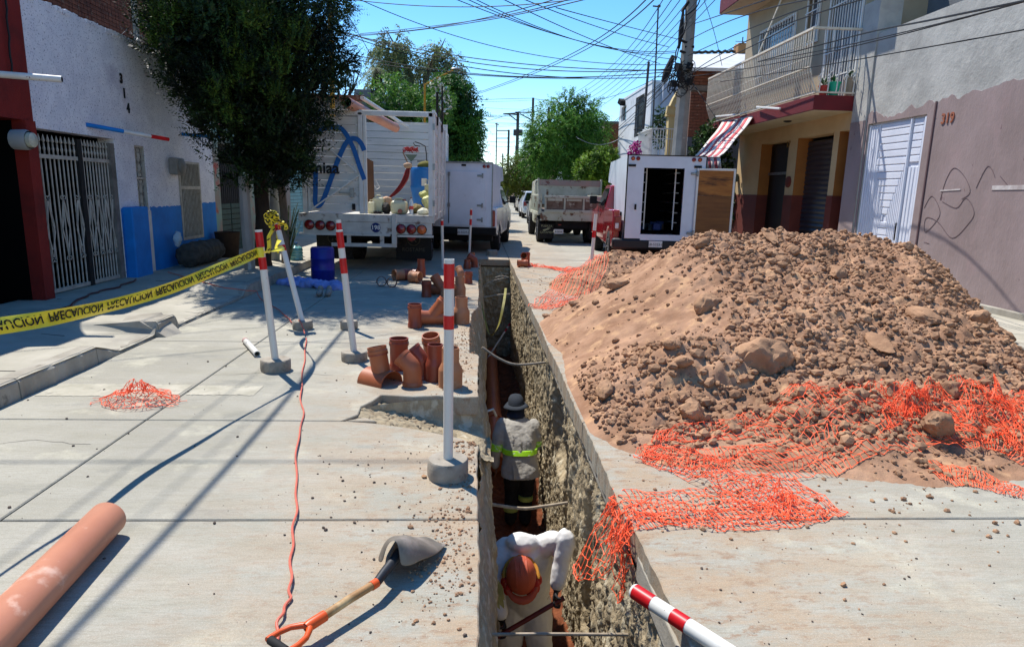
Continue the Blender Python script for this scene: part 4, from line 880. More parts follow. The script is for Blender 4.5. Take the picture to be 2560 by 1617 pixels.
# cargo
U=lambda x,y:(900+x*220/1859,380+y*220/1859)
zf=1.125
def onbed(px,yy): q=PY(px,530,yy); return V((q.x,yy,zf))
m_drum=mat('drum_blue','1d6fb8','1a62a6',5,.35,c3='5d8fb8',s3=9,t3=.68)
c=onbed(1059,15.1)
t=thing('plastic_drum','bright blue plastic drum standing in the truck bed holding a mop','drum',c)
mb=MB(); mb.lathe([(.22,0),(.24,.03),(.24,.12),(.255,.14),(.24,.16),(.255,.36),(.29,.52),(.30,.56),(.285,.6),(.29,.9),(.27,.96),(.255,.98),(.24,.96),(.24,.7)],c,(0,0,1),28); mb.build('shell',m_drum,t,smooth=True)
mb=MB(); mb.bx(c.x-.02,c.x+.09,c.y-.296,c.y-.292,.58+zf,.74+zf); mb.bx(c.x+.14,c.x+.2,c.y-.25,c.y-.245,.62+zf,.72+zf); mb.build('paper_scrap',m_white,t)
# olive cap over drum rim
props(MB().ell((c.x+.05,c.y+.1,zf+1.02),(.2,.15,.11)).build('cap',mat('olive_cloth','6d6a2c','55521f',8,.9),None,smooth=True),'olive cloth lump on the rim of the blue plastic drum','cloth')
# mop
t=thing('mop','mop with a tuft of red strands sticking up from the blue drum','mop',(c.x-.3,14.5,2.0))
tp=PY(1007,380,15.1); bt=PY(1040,440,15.1); mb=MB(); mb.cyl(tp,bt+V((.08,0,-.3)),.014,n=8); mb.build('handle',mat('wood_stick','8c7358','7a634a',10,.8),t,smooth=True)
q=PY(1012,378,15.0); mb=MB()
for k in range(60): a=V((random.uniform(-.02,.28),random.uniform(-.05,.05),random.uniform(-.02,.06))); mb.tube([q+a,q+a+V((random.uniform(-.04,.04),0,.04)),q+a+V((random.uniform(-.06,.06),0,random.uniform(-.03,.03)))],.009,4)
mb.build('strands',mat('mop_red','b33b3b','8f2b2e',20,.9),t)
t=thing('rake','small grey green fan rake standing in the blue drum beside the mop','rake',(c.x-.1,14.55,2.0))
r0=PY(1028,404,15.1); mb=MB(); mb.cyl(r0+V((0,0,-.02)),r0+V((.02,0,-.4)),.01,n=6); mb.build('handle',m_black,t)
mb=MB(); 
for k in range(9): mb.beam(r0,r0+V(((k-4)*.032,0,.15)),.005,.018)
mb.quad(r0+V((-.12,-.004,.15)),r0+V((.12,-.004,.15)),r0+V((.02,-.004,.01)),r0+V((-.02,-.004,.01))); mb.build('tines',mat('rake_green','63756a'),t)
t=thing('hooked_hose','black hooked pipe rising above the blue drum','hose',(c.x+.3,14.6,2))
mb=MB(); pts=[(1062,368),(1040,357),(1033,357),(1036,365),(1060,372)]; mb.tube([PY(*q,15.2) for q in((1067,420),(1066,385),(1063,366),(1050,359),(1038,355),(1033,358),(1038,364),(1050,366))],.011,6); mb.build('hose',m_cable,t,smooth=True)
# red plastic sheet
t=thing('red_sheet','crumpled dark red plastic sheet draped from the blue drum to the truck floor','sheet',(c.x-.5,14.2,1.2))
mb=MB(); vv=[];ff=[]
P0=[PY(*U(*q),14.0) for q in((1010,330),(985,480),(930,640),(800,800),(700,930),(620,985))]
for i,p in enumerate(P0):
    w_=[.06,.09,.12,.13,.16,.17][i]
    for k in range(9): f=k/8-.5; vv.append(p+V((f*w_*1.6,.06*math.sin(k*2.3+i),f*w_*.9+.015*math.sin(k*3+i*2))))
for i in range(5):
    for k in range(8): ff.append((i*9+k,i*9+k+1,(i+1)*9+k+1,(i+1)*9+k))
mb.add(vv,ff); mb.build('plastic',mat('red_plastic','8e2226','74191d',8,.3,.01,14),t,smooth=True,sub=1,solid=.01)
mb=MB(); mb.ell(P0[0]+V((0,0,.04)),(.09,.07,.06)); props(mb.build('rag',mat('pale_rag','b89a80','9d7f68',12,.9,.01,20),None,smooth=True),'pale rag bundle on top of the red plastic sheet','rag')
# jugs
m_jug=mat('jug_plastic','c9c4a2','b3ac86',4,.4,c3='8f8258',s3=6,t3=.6,w3=.15,spec=.5)
def jug(px0,px1,top,yy,lab,cap=True,red=False):
    a=PY(*U(px0,0),yy).x; b=PY(*U(px1,0),yy).x; h=PY(*U((px0+px1)/2,top),yy).z-zf; w_=b-a; c=V(((a+b)/2,yy,zf))
    o=thing('plastic_jug',lab,'jug',c,'yellowed plastic jugs in the truck bed'); mb=MB()
    mb.box(c+V((0,0,h*.42)),(w_,w_*.75,h*.84)); mb.build('body',m_jug,o,bevel=w_*.2,seg=4,smooth=True)
    mb=MB(); mb.tube([c+V((-w_*.25,0,h*.82)),c+V((-w_*.2,0,h*.97)),c+V((w_*.15,0,h*.97)),c+V((w_*.25,0,h*.82))],w_*.07,8); mb.build('handle',m_jug,o,smooth=True)
    mb=MB(); mb.cyl(c+V((w_*.28,0,h*.82)),c+V((w_*.28,0,h*.93)),w_*.11,n=12); mb.build('cap',m_lampred if red else m_white,o,smooth=True)
    if red: mb=MB(); mb.lathe([(.05,0),(.045,.05),(0,.05)],c+V((.03,-w_*.375,.06)),(0,-1,0),14); mb.build('spout_cap',m_lampred,o,smooth=True)
jug(150,300,1010,13.55,'short dirty jug at the left end of the truck floor beside the boards')
jug(250,495,900,13.75,'tall yellow green jug behind the short jug at the left of the truck floor')
jug(640,1000,975,13.6,'broad cream jug with a red cap in the middle of the truck floor',red=True)
jug(1365,1470,560,13.9,'pale yellow container in front of the blue drum beside the truck corner post')
# bottle
p=onbed(U(1085,0)[0],13.45); o=thing('water_bottle','clear water bottle with a red label standing on the truck tail','bottle',p)
mb=MB(); mb.lathe([(.038,0),(.04,.02),(.04,.22),(.035,.25),(.016,.30),(.015,.32)],p,close=True); mb.build('body',mat('bottle_clear','c2c8cc',rough=.12,spec=.8),o,smooth=True)
mb=MB(); mb.lathe([(.041,.10),(.041,.17)],p); mb.build('label',mat('label_red','c44b40'),o,smooth=True); mb=MB(); mb.cyl(p+V((0,0,.32)),p+V((0,0,.34)),.017); mb.build('cap',m_lampred,o,smooth=True)
# sacks and clutter
for (px,py,yy,r,col,lab) in((1190,1210,13.6,(.17,.13,.10),'6f5f33','brown and green sack on the truck floor right of the bottle'),(1330,1290,13.5,(.13,.12,.07),'c9c8b4','crumpled white sack at the right end of the truck floor'),(1400,900,13.9,(.16,.12,.08),'a9ab6a','pale green sack leaning under the yellow container'),(560,1050,13.9,(.13,.1,.1),'b48f72','salmon coloured bag between the two jugs'),(560,1230,13.65,(.09,.09,.12),'2a2622','dark sack between the two jugs on the truck floor'),(1430,1050,13.7,(.13,.1,.11),'cfcf96','pale yellow wrapped bundle beside the truck corner post'),(370,1290,13.5,(.1,.07,.03),'2b2320','dark rag in front of the tall yellow green jug')):
    q=PY(*U(px,py),yy); q.z=max(q.z,zf+r[2]*.8); props(MB().ell(q,r).build('sack',mat('sack_'+col,col,rough=.8),None,remesh=.015,disp=.07,dsc=.08,org=(q.x,q.y,zf)),lab,'sack')
q=PY(*U(330,690),14.0); props(MB().tube([q+V((-.06,0,.1)),q+V((0,0,.1)),q+V((.08,0,-.06)),q+V((.02,0,-.1)),q+V((-.06,0,.02)),q+V((-.06,0,.1))],.014,6).build('plastic_strap',m_white,None,smooth=True),'white loop of plastic above the tall yellow green jug','strap')
for i,x in enumerate((140,175,215,250)):
    a=PY(*U(x,140+20*i),13.9); b=PY(*U(x+30,1290),13.7); b.z=zf
    props(MB().beam(a,b,.06,.035,up=(0,1,0)).build('plank',mat('plank_brown','6b4a33','4f3625',5,.8,st=(1,1,.2)) if i==0 else MATS['plank_brown'],None,org=(b.x,13.7,zf)),'brown wooden plank standing upright inside the truck beside its closed door','plank','planks standing inside the truck door')
# ---------- pickups ----------
def arch_profile(yr,yf,r,L0,L1,zb_,ztail):
    pts=[]
    return pts
def pickup(t,x0,x1,yb,mbody,yr,yfw,r,ylen,hood=1.05,bedtop=1.2,cabtop=1.75,zbot=.42):
    # body side prism with wheel arches; x0..x1 width, yb rear, yr/yfw wheel centres
    ra=r*1.22;
    yc0=yb+2.05
    def arc(c): return [(c+ra*math.cos(a),max(zbot,r+ra*math.sin(a))) for a in [math.radians(d) for d in range(0,181,20)]]
    def clean(P):
        out=[]
        for p in P:
            if not out or (abs(p[0]-out[-1][0])+abs(p[1]-out[-1][1]))>.01: out.append(p)
        return out
    bedp=clean([(yb,zbot+.12),(yb,bedtop),(yc0,bedtop),(yc0,zbot)]+arc(yr)+[(yr-ra,zbot)])
    cabp=clean([(yc0+.01,zbot),(yc0+.01,bedtop),(yc0+.12,cabtop),(yc0+1.35,cabtop+.02),(yc0+2.15,hood+.12),(yb+ylen-.15,hood-.02),(yb+ylen,hood-.25),(yb+ylen,zbot),(yfw+ra,zbot)]+arc(yfw))
    cx=(x0+x1)/2; hw=(x1-x0)/2
    def fn(u,v,w_): k=1-.16*max(0,v-bedtop)/(cabtop-bedtop)-.05*max(0,.75-v); return (cx+w_*hw*k,u,v)
    mb=MB(); mb.prism(cabp,-1,1,fn); body=mb.build('body',mbody,t,bevel=.035,seg=3,smooth=True)
    for s in(-1,1): mb=MB(); mb.prism(bedp,s*.84 if s>0 else -1,1 if s>0 else -.84,fn); mb.build('bed_side',mbody,t,bevel=.03,seg=3,smooth=True)
    for s in(-1,1):
        mb=MB(); f=lambda u,v:(cx+s*(hw*(1-.16*(v-bedtop)/(cabtop-bedtop))+.006),u,v)
        mb.quad(f(yc0+.18,bedtop+.04),f(yc0+1.85,bedtop+.04),f(yc0+1.3,cabtop-.08),f(yc0+.22,cabtop-.08)); mb.build('side_window',m_glass,t)
        for yy_2 in(yc0+.05,yc0+1.2): mb=MB(); mb.bx(cx+s*hw*.985-.004,cx+s*hw*.985+.006 if s>0 else cx+s*hw*.985+.004,yy_2,yy_2+.012,.5,bedtop); mb.build('door_gap',m_black,t)
        mb=MB(); mb.box((cx+s*(hw+.01),yc0+1.0,bedtop-.08),(.025,.16,.03)); mb.build('door_handle',mbody,t,bevel=.008)
        mb=MB(); mb.box((cx+s*(hw+.14),yc0+1.75,bedtop+.18),(.20,.10,.22)); mb.cyl((cx+s*hw*.95,yc0+1.78,bedtop+.1),(cx+s*(hw+.1),yc0+1.75,bedtop+.14),.025); mb.build('mirror',m_black,t,bevel=.03)
        ww=.24
        for yy_3 in(yr,yfw): wheel(t,cx+s*(hw-ww/2-.0),yy_3,r,ww,s)
        mb=MB(); mb.bx(cx+s*(hw-.25)-.15,cx+s*(hw-.25)+.15,yr-ra*.95,yr+ra*.95,.3,bedtop-.05); mb.build('wheel_well',m_under,t)
    mb=MB(); mb.bx(x0+.15,x1-.15,yb+.2,yb+ylen-.3,.3,.46); mb.cyl((x0+.2,yr,r),(x1-.2,yr,r),.06); mb.ell((cx,yr,r),(.16,.15,.16)); mb.build('chassis',m_under,t)
    return body
def plate(t,cx,y,z,s,w_=.3,h=.15):
    mb=MB(); mb.box((cx,y,z),(w_,.012,h)); p=mb.build('number_plate',m_white,t,bevel=.004); text('plate_text',s,h*.55,m_black,lambda x,yy,zz:(cx+x,y-.008-zz*.3,z+yy-.01),p,ext=.001)
def hingebar(t,x,z,y,m=m_steel): mb=MB(); mb.box((x,y,z),(.16,.03,.05)); mb.box((x+.06,y-.01,z),(.04,.04,.12)); mb.build('hinge',m,t,bevel=.006)
m_boxw=mat('box_white','cdd3dc','c2c8d1',2,.35,c3='aeb3b8',s3=3,t3=.63,w3=.15,spec=.5)
m_vanw=mat('van_white','d8dadc','d2d4d6',3,.25,coat=.6)
# white box pickup (left)
t=thing('white_box_pickup','white pickup with a tall closed white box just right of the stake truck','pickup',(-.6,19,0))
bx0,bx1,yb=-1.62,.36,17.6
pickup(t,-1.5,.48,17.75,m_vanw,18.75,21.9,.36,5.2)
za,zb_=PY(1224,408,yb).z,PY(1222,569,yb).z
mb=MB(); mb.bx(bx0,bx1,yb,yb+2.35,zb_,za); mb.build('box',m_boxw,t,bevel=.02)
mb=MB(); mb.prism([(yb+2.35,1.9),(yb+3.3,1.95),(yb+3.3,za-.3),(yb+2.9,za),(yb+2.35,za)],bx0,bx1,lambda u,v,w:(w,u,v)); mb.build('box_nose',m_boxw,t)
mb=MB(); mb.bx(bx0+.1,bx1-.17,yb-.025,yb-.002,zb_+.05,za-.22); mb.build('rear_door',m_boxw,t,bevel=.012)
mb=MB(); mb.bx(bx0,bx1,yb-.035,yb,za-.02,za+.02); mb.bx(bx1-.02,bx1+.01,yb-.01,yb+.01,zb_,za); mb.build('trim',m_steel,t)
for z in(za-.33,1.25,zb_+.2): hingebar(t,bx1-.32,z,yb-.03)
for z in(za-.30,1.25): mb=MB(); mb.cyl((-1.0+.22,yb-.05,zb_+.1),(-.78,yb-.05,za-.25),.012,n=6); mb.box((-.78,yb-.05,z),(.06,.04,.1)); mb.build('lock_rod',m_steel,t)
for x in(.14,.24): mb=MB(); mb.lathe([(.045,0),(.045,.02),(0,.03)],(x,yb-.002,za-.09),(0,-1,0),14); mb.build('marker_lamp',m_lampred,t,smooth=True)
mb=MB(); mb.box((-.4,yb-.01,za-.07),(.12,.02,.05)); mb.build('marker_lamp',m_black,t)
for k in range(7): mb=MB(); y=yb+.3+k*.3; mb.bx(bx1,bx1+.008,y,y+.03,zb_,za); mb.build('side_rib',m_boxw,t)
mb=MB(); p=PY(1226,546,17.7); mb.box((.36,17.73,p.z),(.14,.1,.42)); mb.build('tail_lamp',m_lampred,t,bevel=.02)
mb=MB(); mb.bx(bx0+.2,.47,17.6,17.75,.48,.68); mb.build('bumper',m_under,t,bevel=.03)
plate(t,PY(1158,588,17.6).x,17.58,.55,'GB-6527-C',.3,.15)
t.rotation_euler=(0,0,-.12); t.location.x+=.17
# red pickup with open box (right)
m_redp=mat('pickup_red','a3111c','98101a',3,.22,coat=.8,spec=.5)
t=thing('red_box_pickup','red pickup with a white box body, its rear door swung open to bare plywood','pickup',(4.2,16,0))
yb=14.55; bx0,bx1=PY(1566,500,yb).x,PY(1757,500,yb).x
zt_,zb_=PY(1566,387,yb).z,PY(1566,596,yb).z
pickup(t,3.0,5.05,14.75,m_redp,15.55,19.2,.39,5.9,hood=1.15,bedtop=1.28,cabtop=1.85)
w_=bx1-bx0; ox0,ox1=PY(1607,500,yb).x,PY(1706,500,yb).x; oz0,oz1=PY(1600,586,yb).z,PY(1600,419,yb).z
# box shell: left wall, right wall, top, back frame pieces, floor
mb=MB(); mb.bx(bx0,bx0+.03,yb+.04,yb+3.0,zb_,zt_); mb.bx(bx1-.03,bx1,yb+.04,yb+3.0,zb_,zt_); mb.bx(bx0,bx1,yb+.04,yb+3.0,zt_-.03,zt_); mb.bx(bx0+.03,bx1-.03,yb+2.95,yb+3.0,zb_,zt_-.03); mb.bx(bx0,bx1,yb+.04,yb+2.9,zb_-.03,zb_+.02); mb.build('box',m_boxw,t)
mb=MB(); mb.prism([(yb+3,1.9),(yb+3.9,1.95),(yb+3.9,zt_-.35),(yb+3.5,zt_),(yb+3,zt_)],bx0,bx1,lambda u,v,w:(w,u,v)); mb.build('box_nose',m_boxw,t)
mb=MB(); mb.bx(bx0,ox0,yb-.01,yb+.04,zb_,oz1); mb.bx(ox1,bx1-.22,yb-.01,yb+.04,zb_,oz1); mb.bx(bx0,bx1,yb-.01,yb+.04,oz1,zt_); mb.bx(ox0,ox1,yb-.01,yb+.04,zb_-.06,oz0); mb.bx(bx1-.22,bx1-.03,yb+.0,yb+.04,zb_,oz1); mb.build('rear_frame',m_boxw,t)
mb=MB(); mb.bx(bx0-.01,bx0+.012,yb-.02,yb+.04,zb_,zt_+.01); mb.bx(bx0,bx1,yb-.02,yb+.02,zt_-.008,zt_+.015); mb.bx(bx1-.01,bx1+.012,yb-.02,yb+.04,zt_-.5,zt_); mb.build('edge_trim',m_black,t)
mb=MB(); mb.bx(bx0+.04,bx1-.04,yb+2.1,yb+2.14,zb_,zt_-.05); mb.build('interior',m_dark,t)  # added black panel, paints the box's dark inside and hides the cab
for s,xx_ in((-1,ox0+.02),(1,ox1-.12)):
    for k in range(7): z=oz0+.25+k*.22; mb=MB(); mb.bx(xx_-.02 if s<0 else xx_,xx_+.09,yb+.3,yb+2.2,z,z+.02); mb.build('shelf',m_steel,t)
    mb=MB(); q=ox0+.11 if s<0 else ox1-.13; mb.bx(q-.012,q+.012,yb+.28,yb+.30,oz0+.1,oz1); mb.build('shelf_post',m_white,t)
for k in range(10): mb=MB(); x=random.uniform(ox0+.15,ox1-.2); mb.box((x,yb+.6+random.random(),oz0+.08+random.random()*.12),(.16,.2,.14)); mb.build('tool_case',mat('case%d'%k,random.choice(['1a2a5a','22304f','3a3a3c','4a3020']),rough=.6),t,bevel=.01)
for x in(bx0+.11,bx0+.22,bx1-.28,bx1-.15): mb=MB(); mb.lathe([(.045,0),(.045,.02),(.03,.03)],(x,yb-.01,zt_-.07),(0,-1,0),16); l=mb.build('marker_lamp',m_lampred,t,smooth=True); mb=MB(); mb.lathe([(.03,.028),(0,.04)],(x,yb-.01,zt_-.07),(0,-1,0),16); mb.build('lens',m_lampor if x in(bx0+.11,bx1-.15) else m_lampred,l)
for x in(bx0+.1,bx1-.18): mb=MB(); mb.box((x,yb-.02,zt_-.22),(.16,.02,.05)); mb.build('plate_lamp',m_black,t)
mb=MB(); mb.bx(bx0+.2,bx0+.24,yb-.04,yb-.01,1.3,1.42); mb.build('latch',m_black,t)
# plywood door
dx0,dx1=PY(1735,500,yb).x,PY(1828,500,yb).x; dz0,dz1=PY(1720,596,yb).z,PY(1780,422,yb).z
# open door lies nearly in the plane of the rear
mb=MB()
for q in((dx0,dx0+.045,dz0,dz1),(dx1-.045,dx1,dz0,dz1),(dx0+.045,dx1-.045,dz0,dz0+.045),(dx0+.045,dx1-.045,dz1-.045,dz1)): mb.bx(q[0],q[1],yb-.06,yb-.02,q[2],q[3])
do=mb.build('rear_door',m_white,t,bevel=.006)
mply=mat('plywood','a0672a','86501b',3,.6,.001,30,c3='4b2a10',s3=1.2,t3=.5,w3=.12,st=(1,1,5)); mply2=mat('plywood_lower','7a4d20','643c17',3,.6,.001,30,st=(.6,1,5))
zm=dz0+.62*(dz1-dz0)
mb=MB(); mb.bx(dx0+.046,dx1-.046,yb-.045,yb-.03,zm,dz1-.046); mb.build('plywood_sheet',mply,do); mb=MB(); mb.bx(dx0+.046,dx1-.046,yb-.047,yb-.03,dz0+.046,zm-.004); mb.build('plywood_sheet',mply2,do)
for z in(dz1-.12,dz0+.12): hingebar(t,dx0-.05,z,yb-.05,m_steel)
mb=MB(); q=PY(1549,575,yb+.15); mb.box((3.12,yb+.18,.98),(.16,.1,.34)); tl=mb.build('tail_lamp',m_lampred,t,bevel=.02); mb=MB(); mb.box((3.1,yb+.125,.93),(.08,.02,.12)); mb.build('reverse_lamp',m_white,tl,bevel=.01)
mb=MB(); mb.bx(3.0,4.95,yb-.02,yb+.2,.42,.66); mb.build('bumper',mat('bumper_black','15161a',rough=.5),t,bevel=.05,smooth=True)
plate(t,PY(1640,611,yb-.05).x,yb-.04,PY(1640,611,yb-.05).z,'GB-5323-C',.3,.14)
t.rotation_euler=(0,0,-.09); t.location.x+=.13
# dump truck
m_dump=mat('dump_paint','bfc0ae','a8a993',3,.7,.003,30,c3='6a4a36',s3=5,t3=.55,w3=.1,world=True); m_dumpr=mat('dump_rust','7b6a5a','5c4638',4,.8,.004,25,c3='a39b88',s3=5,t3=.58,world=True)
yb=21.3; S_=lambda x,y:(1240+x*320/2212,440+y*220/1521)
def DP(x,y,yy=None): return PY(*S_(x,y),yy or yb)
t=thing('dump_truck','old grey dump truck with a rusty tailgate parked in front of the red pickup','truck',(3,23,0))
x0,x1=DP(775,700).x,DP(2000,700).x-.12; x1=x0+2.05
zA,zB=DP(800,345).z,DP(800,615).z; zC=DP(800,770).z
mb=MB(); mb.bx(x0-.02,x1+.02,yb,yb+.1,zC,zB); mb.build('rear_sill',m_dump,t,bevel=.01)
mb=MB(); mb.bx(x0+.12,x1-.02,yb+.02,yb+.07,zB,zA); tg=mb.build('tailgate',m_dumpr,t)
mb=MB(); 
mb.bx(x0+.1,x1,yb-.02,yb+.02,zA-.06,zA+.02); mb.bx(x0+.1,x1,yb-.03,yb+.019,zB-.03,zB+.07)
n=3
for i in range(n+1): x=x0+.14+(x1-x0-.2)*i/n; mb.bx(x-.03,x+.03,yb-.01,yb+.019,zB+.075,zA-.065)
mb.build('gate_frame',m_dump,tg,bevel=.008)
for i in range(3): x=x0+.2+(x1-x0-.2)*i/n; mb=MB(); mb.bx(x,x+.48,yb+.0,yb+.019,zA-.15,zA-.07); mb.build('gate_panel',m_dump,tg)
for s,xx_ in((-1,x0),(1,x1)):
    mb=MB(); mb.bx(xx_-.03,xx_+.03,yb+.1,yb+3.6,zB-.02,zA+.05); sd=mb.build('bed_side',m_dump,t)
    for i in range(9): mb=MB(); y=yb+.2+i*.4; mb.bx(xx_-.07,xx_-.031,y,y+.1,zB,zA) if s<0 else mb.bx(xx_+.031,xx_+.07,y,y+.1,zB,zA); mb.build('rib',m_dump,sd)
    mb=MB(); mb.bx(xx_-.08,xx_+.08,yb+.1,yb+3.6,zB-.12,zB-.03); mb.build('side_ledge',m_dump,t)
mb=MB(); mb.bx(x0-.1,x0-.02,yb-.01,yb+.08,zB-.1,zA+.2); mb.build('gate_pin',m_dump,t)
# cab shield (headboard)
ya=yb+3.6; a=PY(*S_(735,60),ya); b=PY(*S_(1815,60),ya); 
mb=MB(); mb.bx(a.x,b.x,ya,ya+.05,1.2,a.z-.12); mb.build('headboard',m_dump,t)
mb=MB(); mb.bx(a.x,b.x,ya-.02,ya+.06,a.z-.22,a.z-.0); mb.build('headboard_rim',mat('faded_pink','a9857c','8f8d82',4,.7,c3='6f3a34',s3=4,t3=.56,world=True),t)
for xx_ in(a.x-.03,b.x-.02): mb=MB(); mb.bx(xx_,xx_+.06,ya-.05,ya+.08,1.2,a.z+.05); mb.build('headboard_post',m_dump,t)
mb=MB(); mb.bx(a.x,b.x,ya+.06,ya+.9,a.z-.06,a.z-.02); mb.build('cab_shield',m_dumpr,t)
mb=MB(); mb.bx(x0+.05,x1-.05,yb+.11,ya,zB-.1,zB+.05); mb.build('bed_floor',m_dumpr,t)
mb=MB(); mb.bx(x0+.5,x1-.5,yb+.15,yb+6,.5,.85); mb.bx(x0+.3,x1-.3,yb+.3,yb+.4,.45,.7); mb.cyl((x0+.3,yb+1,.48),(x1-.3,yb+1,.48),.09); mb.ell((x0+1,yb+1,.48),(.2,.2,.2)); mb.build('chassis',m_under,t)
for x,s in((x0+.08,-1),(x0+.36,-1),(x1-.36,1),(x1-.08,1)): wheel(t,x,yb+.9,.46,.24,s)
for x,s in((x0+.12,-1),(x1-.12,1)): wheel(t,x,yb+5,.46,.24,s)
mb=MB(); mb.prism([(ya+.2,.5),(ya+2.9,.5),(ya+2.9,1.3),(ya+1.9,1.5),(ya+1.5,2.05),(ya+.25,2.1)],x0+.1,x1-.1,lambda u,v,w:(w,u,v)); mb.build('cab',m_dump,t,bevel=.06)
f0,f1=DP(760,830),DP(1000,1085); mb=MB(); mb.bx(f0.x,f1.x,yb+.12,yb+.135,f1.z,f0.z); fl=mb.build('mud_flap',m_flap,t)
fp=mat('flap_letters','9a9a78'); cx=(f0.x+f1.x)/2
text('lettering','FUERZA',.10,fp,lambda x,y,z:(cx+x,yb+.117-z,f0.z-.07+y),fl); text('lettering','CATAMEX',.095,fp,lambda x,y,z:(cx+x,yb+.117-z,f0.z-.27+y),fl)
mb=MB(); 
for a,b in(((-.12,-.20),(.1,-.13)),((-.1,-.22),(.08,-.16)),((.02,-.13),(.12,-.14))): mb.beam((cx+a[0],yb+.115,f0.z+a[1]),(cx+b[0],yb+.115,f0.z+b[1]),.004,.025)
mb.build('emblem',fp,fl)
mb=MB(); mb.bx(x1-.45,x1-.15,yb+.12,yb+.135,f1.z,f0.z); mb.build('mud_flap',m_flap,t)
q=DP(1090,965); plate(t,q.x,yb+.1,q.z,'GB-0044-Z',.3,.15)
mb=MB(); q=DP(1105,848); mb.box((q.x,yb+.1,q.z),(.1,.02,.03)); mb.build('marker_lamp',m_lampred,t)
# ---------- parked cars ----------
def car(x,y,mbody,lab,L_=4.4,hgt=1.5,wd=1.75,suv=False,tail=m_lampred):
    t=thing('parked_car',lab,'car',(x,y,0),'cars parked down the right side of the street'); hw=wd/2; r=.33; yr,yf=y+.85,y+L_-.9; zb_=.28; ra=r*1.2
    bt=.95 if not suv else 1.05
    roof=[(y+.02,bt-.1),(y+.1,bt),(y+(.25 if suv else .55),hgt-.05),(y+(.6 if suv else 1.1),hgt),(y+2.4,hgt-.01),(y+3.2,bt+.02),(y+L_-.15,.82),(y+L_,.62),(y+L_,zb_)]
    arc=lambda c:[(c+ra*math.cos(a),max(zb_,r+ra*math.sin(a))) for a in [math.radians(d) for d in range(0,181,20)]]
    P_=[(y,zb_+.1),(y-.02,.6)]+roof+arc(yf)+arc(yr)
    fn=lambda u,v,w_:(x+w_*hw*(1-.26*max(0,v-bt)/(hgt-bt)-.06*max(0,.6-v)),u,v)
    mb=MB(); mb.prism(P_,-1,1,fn); mb.build('body',mbody,t,bevel=.05,seg=3,smooth=True)
    k=lambda v:hw*(1-.26*max(0,v-bt)/(hgt-bt)); y1,y2=roof[1][0],roof[2][0]
    mb=MB(); za,zb2=bt+.05,hgt-.12; ya=y1+(y2-y1)*(za-bt)/(hgt-bt); yb2=y1+(y2-y1)*(zb2-bt)/(hgt-bt); mb.quad((x-k(za)+.1,ya-.03,za),(x+k(za)-.1,ya-.03,za),(x+k(zb2)-.08,yb2-.03,zb2),(x-k(zb2)+.08,yb2-.03,zb2)); mb.build('rear_window',m_glass,t,solid=.01)
    for s in(-1,1):
        mb=MB(); mb.quad(*(((x+s*(k(v)+.008)),u,v) for u,v in((y2+.12,bt+.05),(y+2.95,bt+.05),(y+2.4,hgt-.1),(y2+.3,hgt-.1)))); mb.build('side_window',m_glass,t)
        for c in(yr,yf): wheel(t,x+s*(hw-.1),c,r,.2,s)
        mb=MB(); mb.box((x+s*(hw-.16),y+.03,bt-.14),(.22,.12,.26)); mb.build('tail_lamp',tail,t,bevel=.03)
        mb=MB(); mb.box((x+s*(hw+.08),y+2.75,bt+.06),(.16,.1,.13)); mb.build('mirror',m_black,t,bevel=.03)
    mb=MB(); mb.bx(x-hw+.03,x+hw-.03,y-.1,y+.05,.33,.6); mb.build('bumper',mbody,t,bevel=.05,seg=3,smooth=True)
    plate(t,x,y-.04,.72,'GX-41',.3,.14) if 0 else MB().box((x,y-.04,.74),(.34,.02,.13)).build('number_plate',m_white,t)
    mb=MB(); mb.bx(x-hw+.2,x+hw-.2,y+.1,y+L_-.1,.2,.32); mb.build('chassis',m_under,t)
car(3.45,31.6,mat('silver_paint','aeb3b8','a6abb0',3,.25,metal=.3,coat=.5),'silver hatchback parked nearest, just behind the dump truck',suv=True,hgt=1.55)
car(3.62,41.5,mat('white_paint_car','cfd5d8','c6ccd0',3,.25,coat=.5),'white and grey car parked second behind the dump truck',suv=True,hgt=1.7)
car(4.1,55,mat('cream_paint','d6d2c6','cbc6b8',3,.3,coat=.4,c3='9d6b50',s3=1,t3=.6),'white car with brown side parked third, farthest along the row',suv=True,hgt=1.75)
# ================= SOIL HEAPS =================
def heap(x,y,xl_,xr_,yr,h,ax,bx,ay,by,p=2.2):
    u=np.where(x<xl_,(xl_-x)/ax,np.where(x>xr_,(x-xr_)/bx,0)); v=np.where(y<yr,(yr-y)/ay,(y-yr)/by)
    n=(np.abs(u)**p+np.abs(v)**p)**(1/p); return h*(1-n)
def hp(x,y):
    x=np.asarray(x,float); y=np.asarray(y,float)
    w1=x+.12*fbm(x,y,.8,3,101); w2=y+.3*fbm(x,y,.7,3,102)
    a=heap(w1,w2,2.66,np.maximum(2.9,5.05-.48*np.clip(7.7-w2,0,4)),7.7,1.18,1.92,1.42,4.3,2.6,2.0)
    a=np.where(a>0,a*(1+.0*a),a)
    b=heap(w1,w2,1.5,4.3,5.2,.36,.75,1.2,1.55,2.2,2.6)        # low toe spread along the net
    c=heap(w1,w2,2.3,3.2,11.3,.62,1.0,2.0,1.6,2.0,1.8)    # second heap behind
    d=heap(w1,w2,1.62,1.95,4.95,.50,.8,1.0,.75,1.4,2)     # slumped lobe in front
    h=np.maximum(np.maximum(a,b),np.maximum(c,d))
    return h
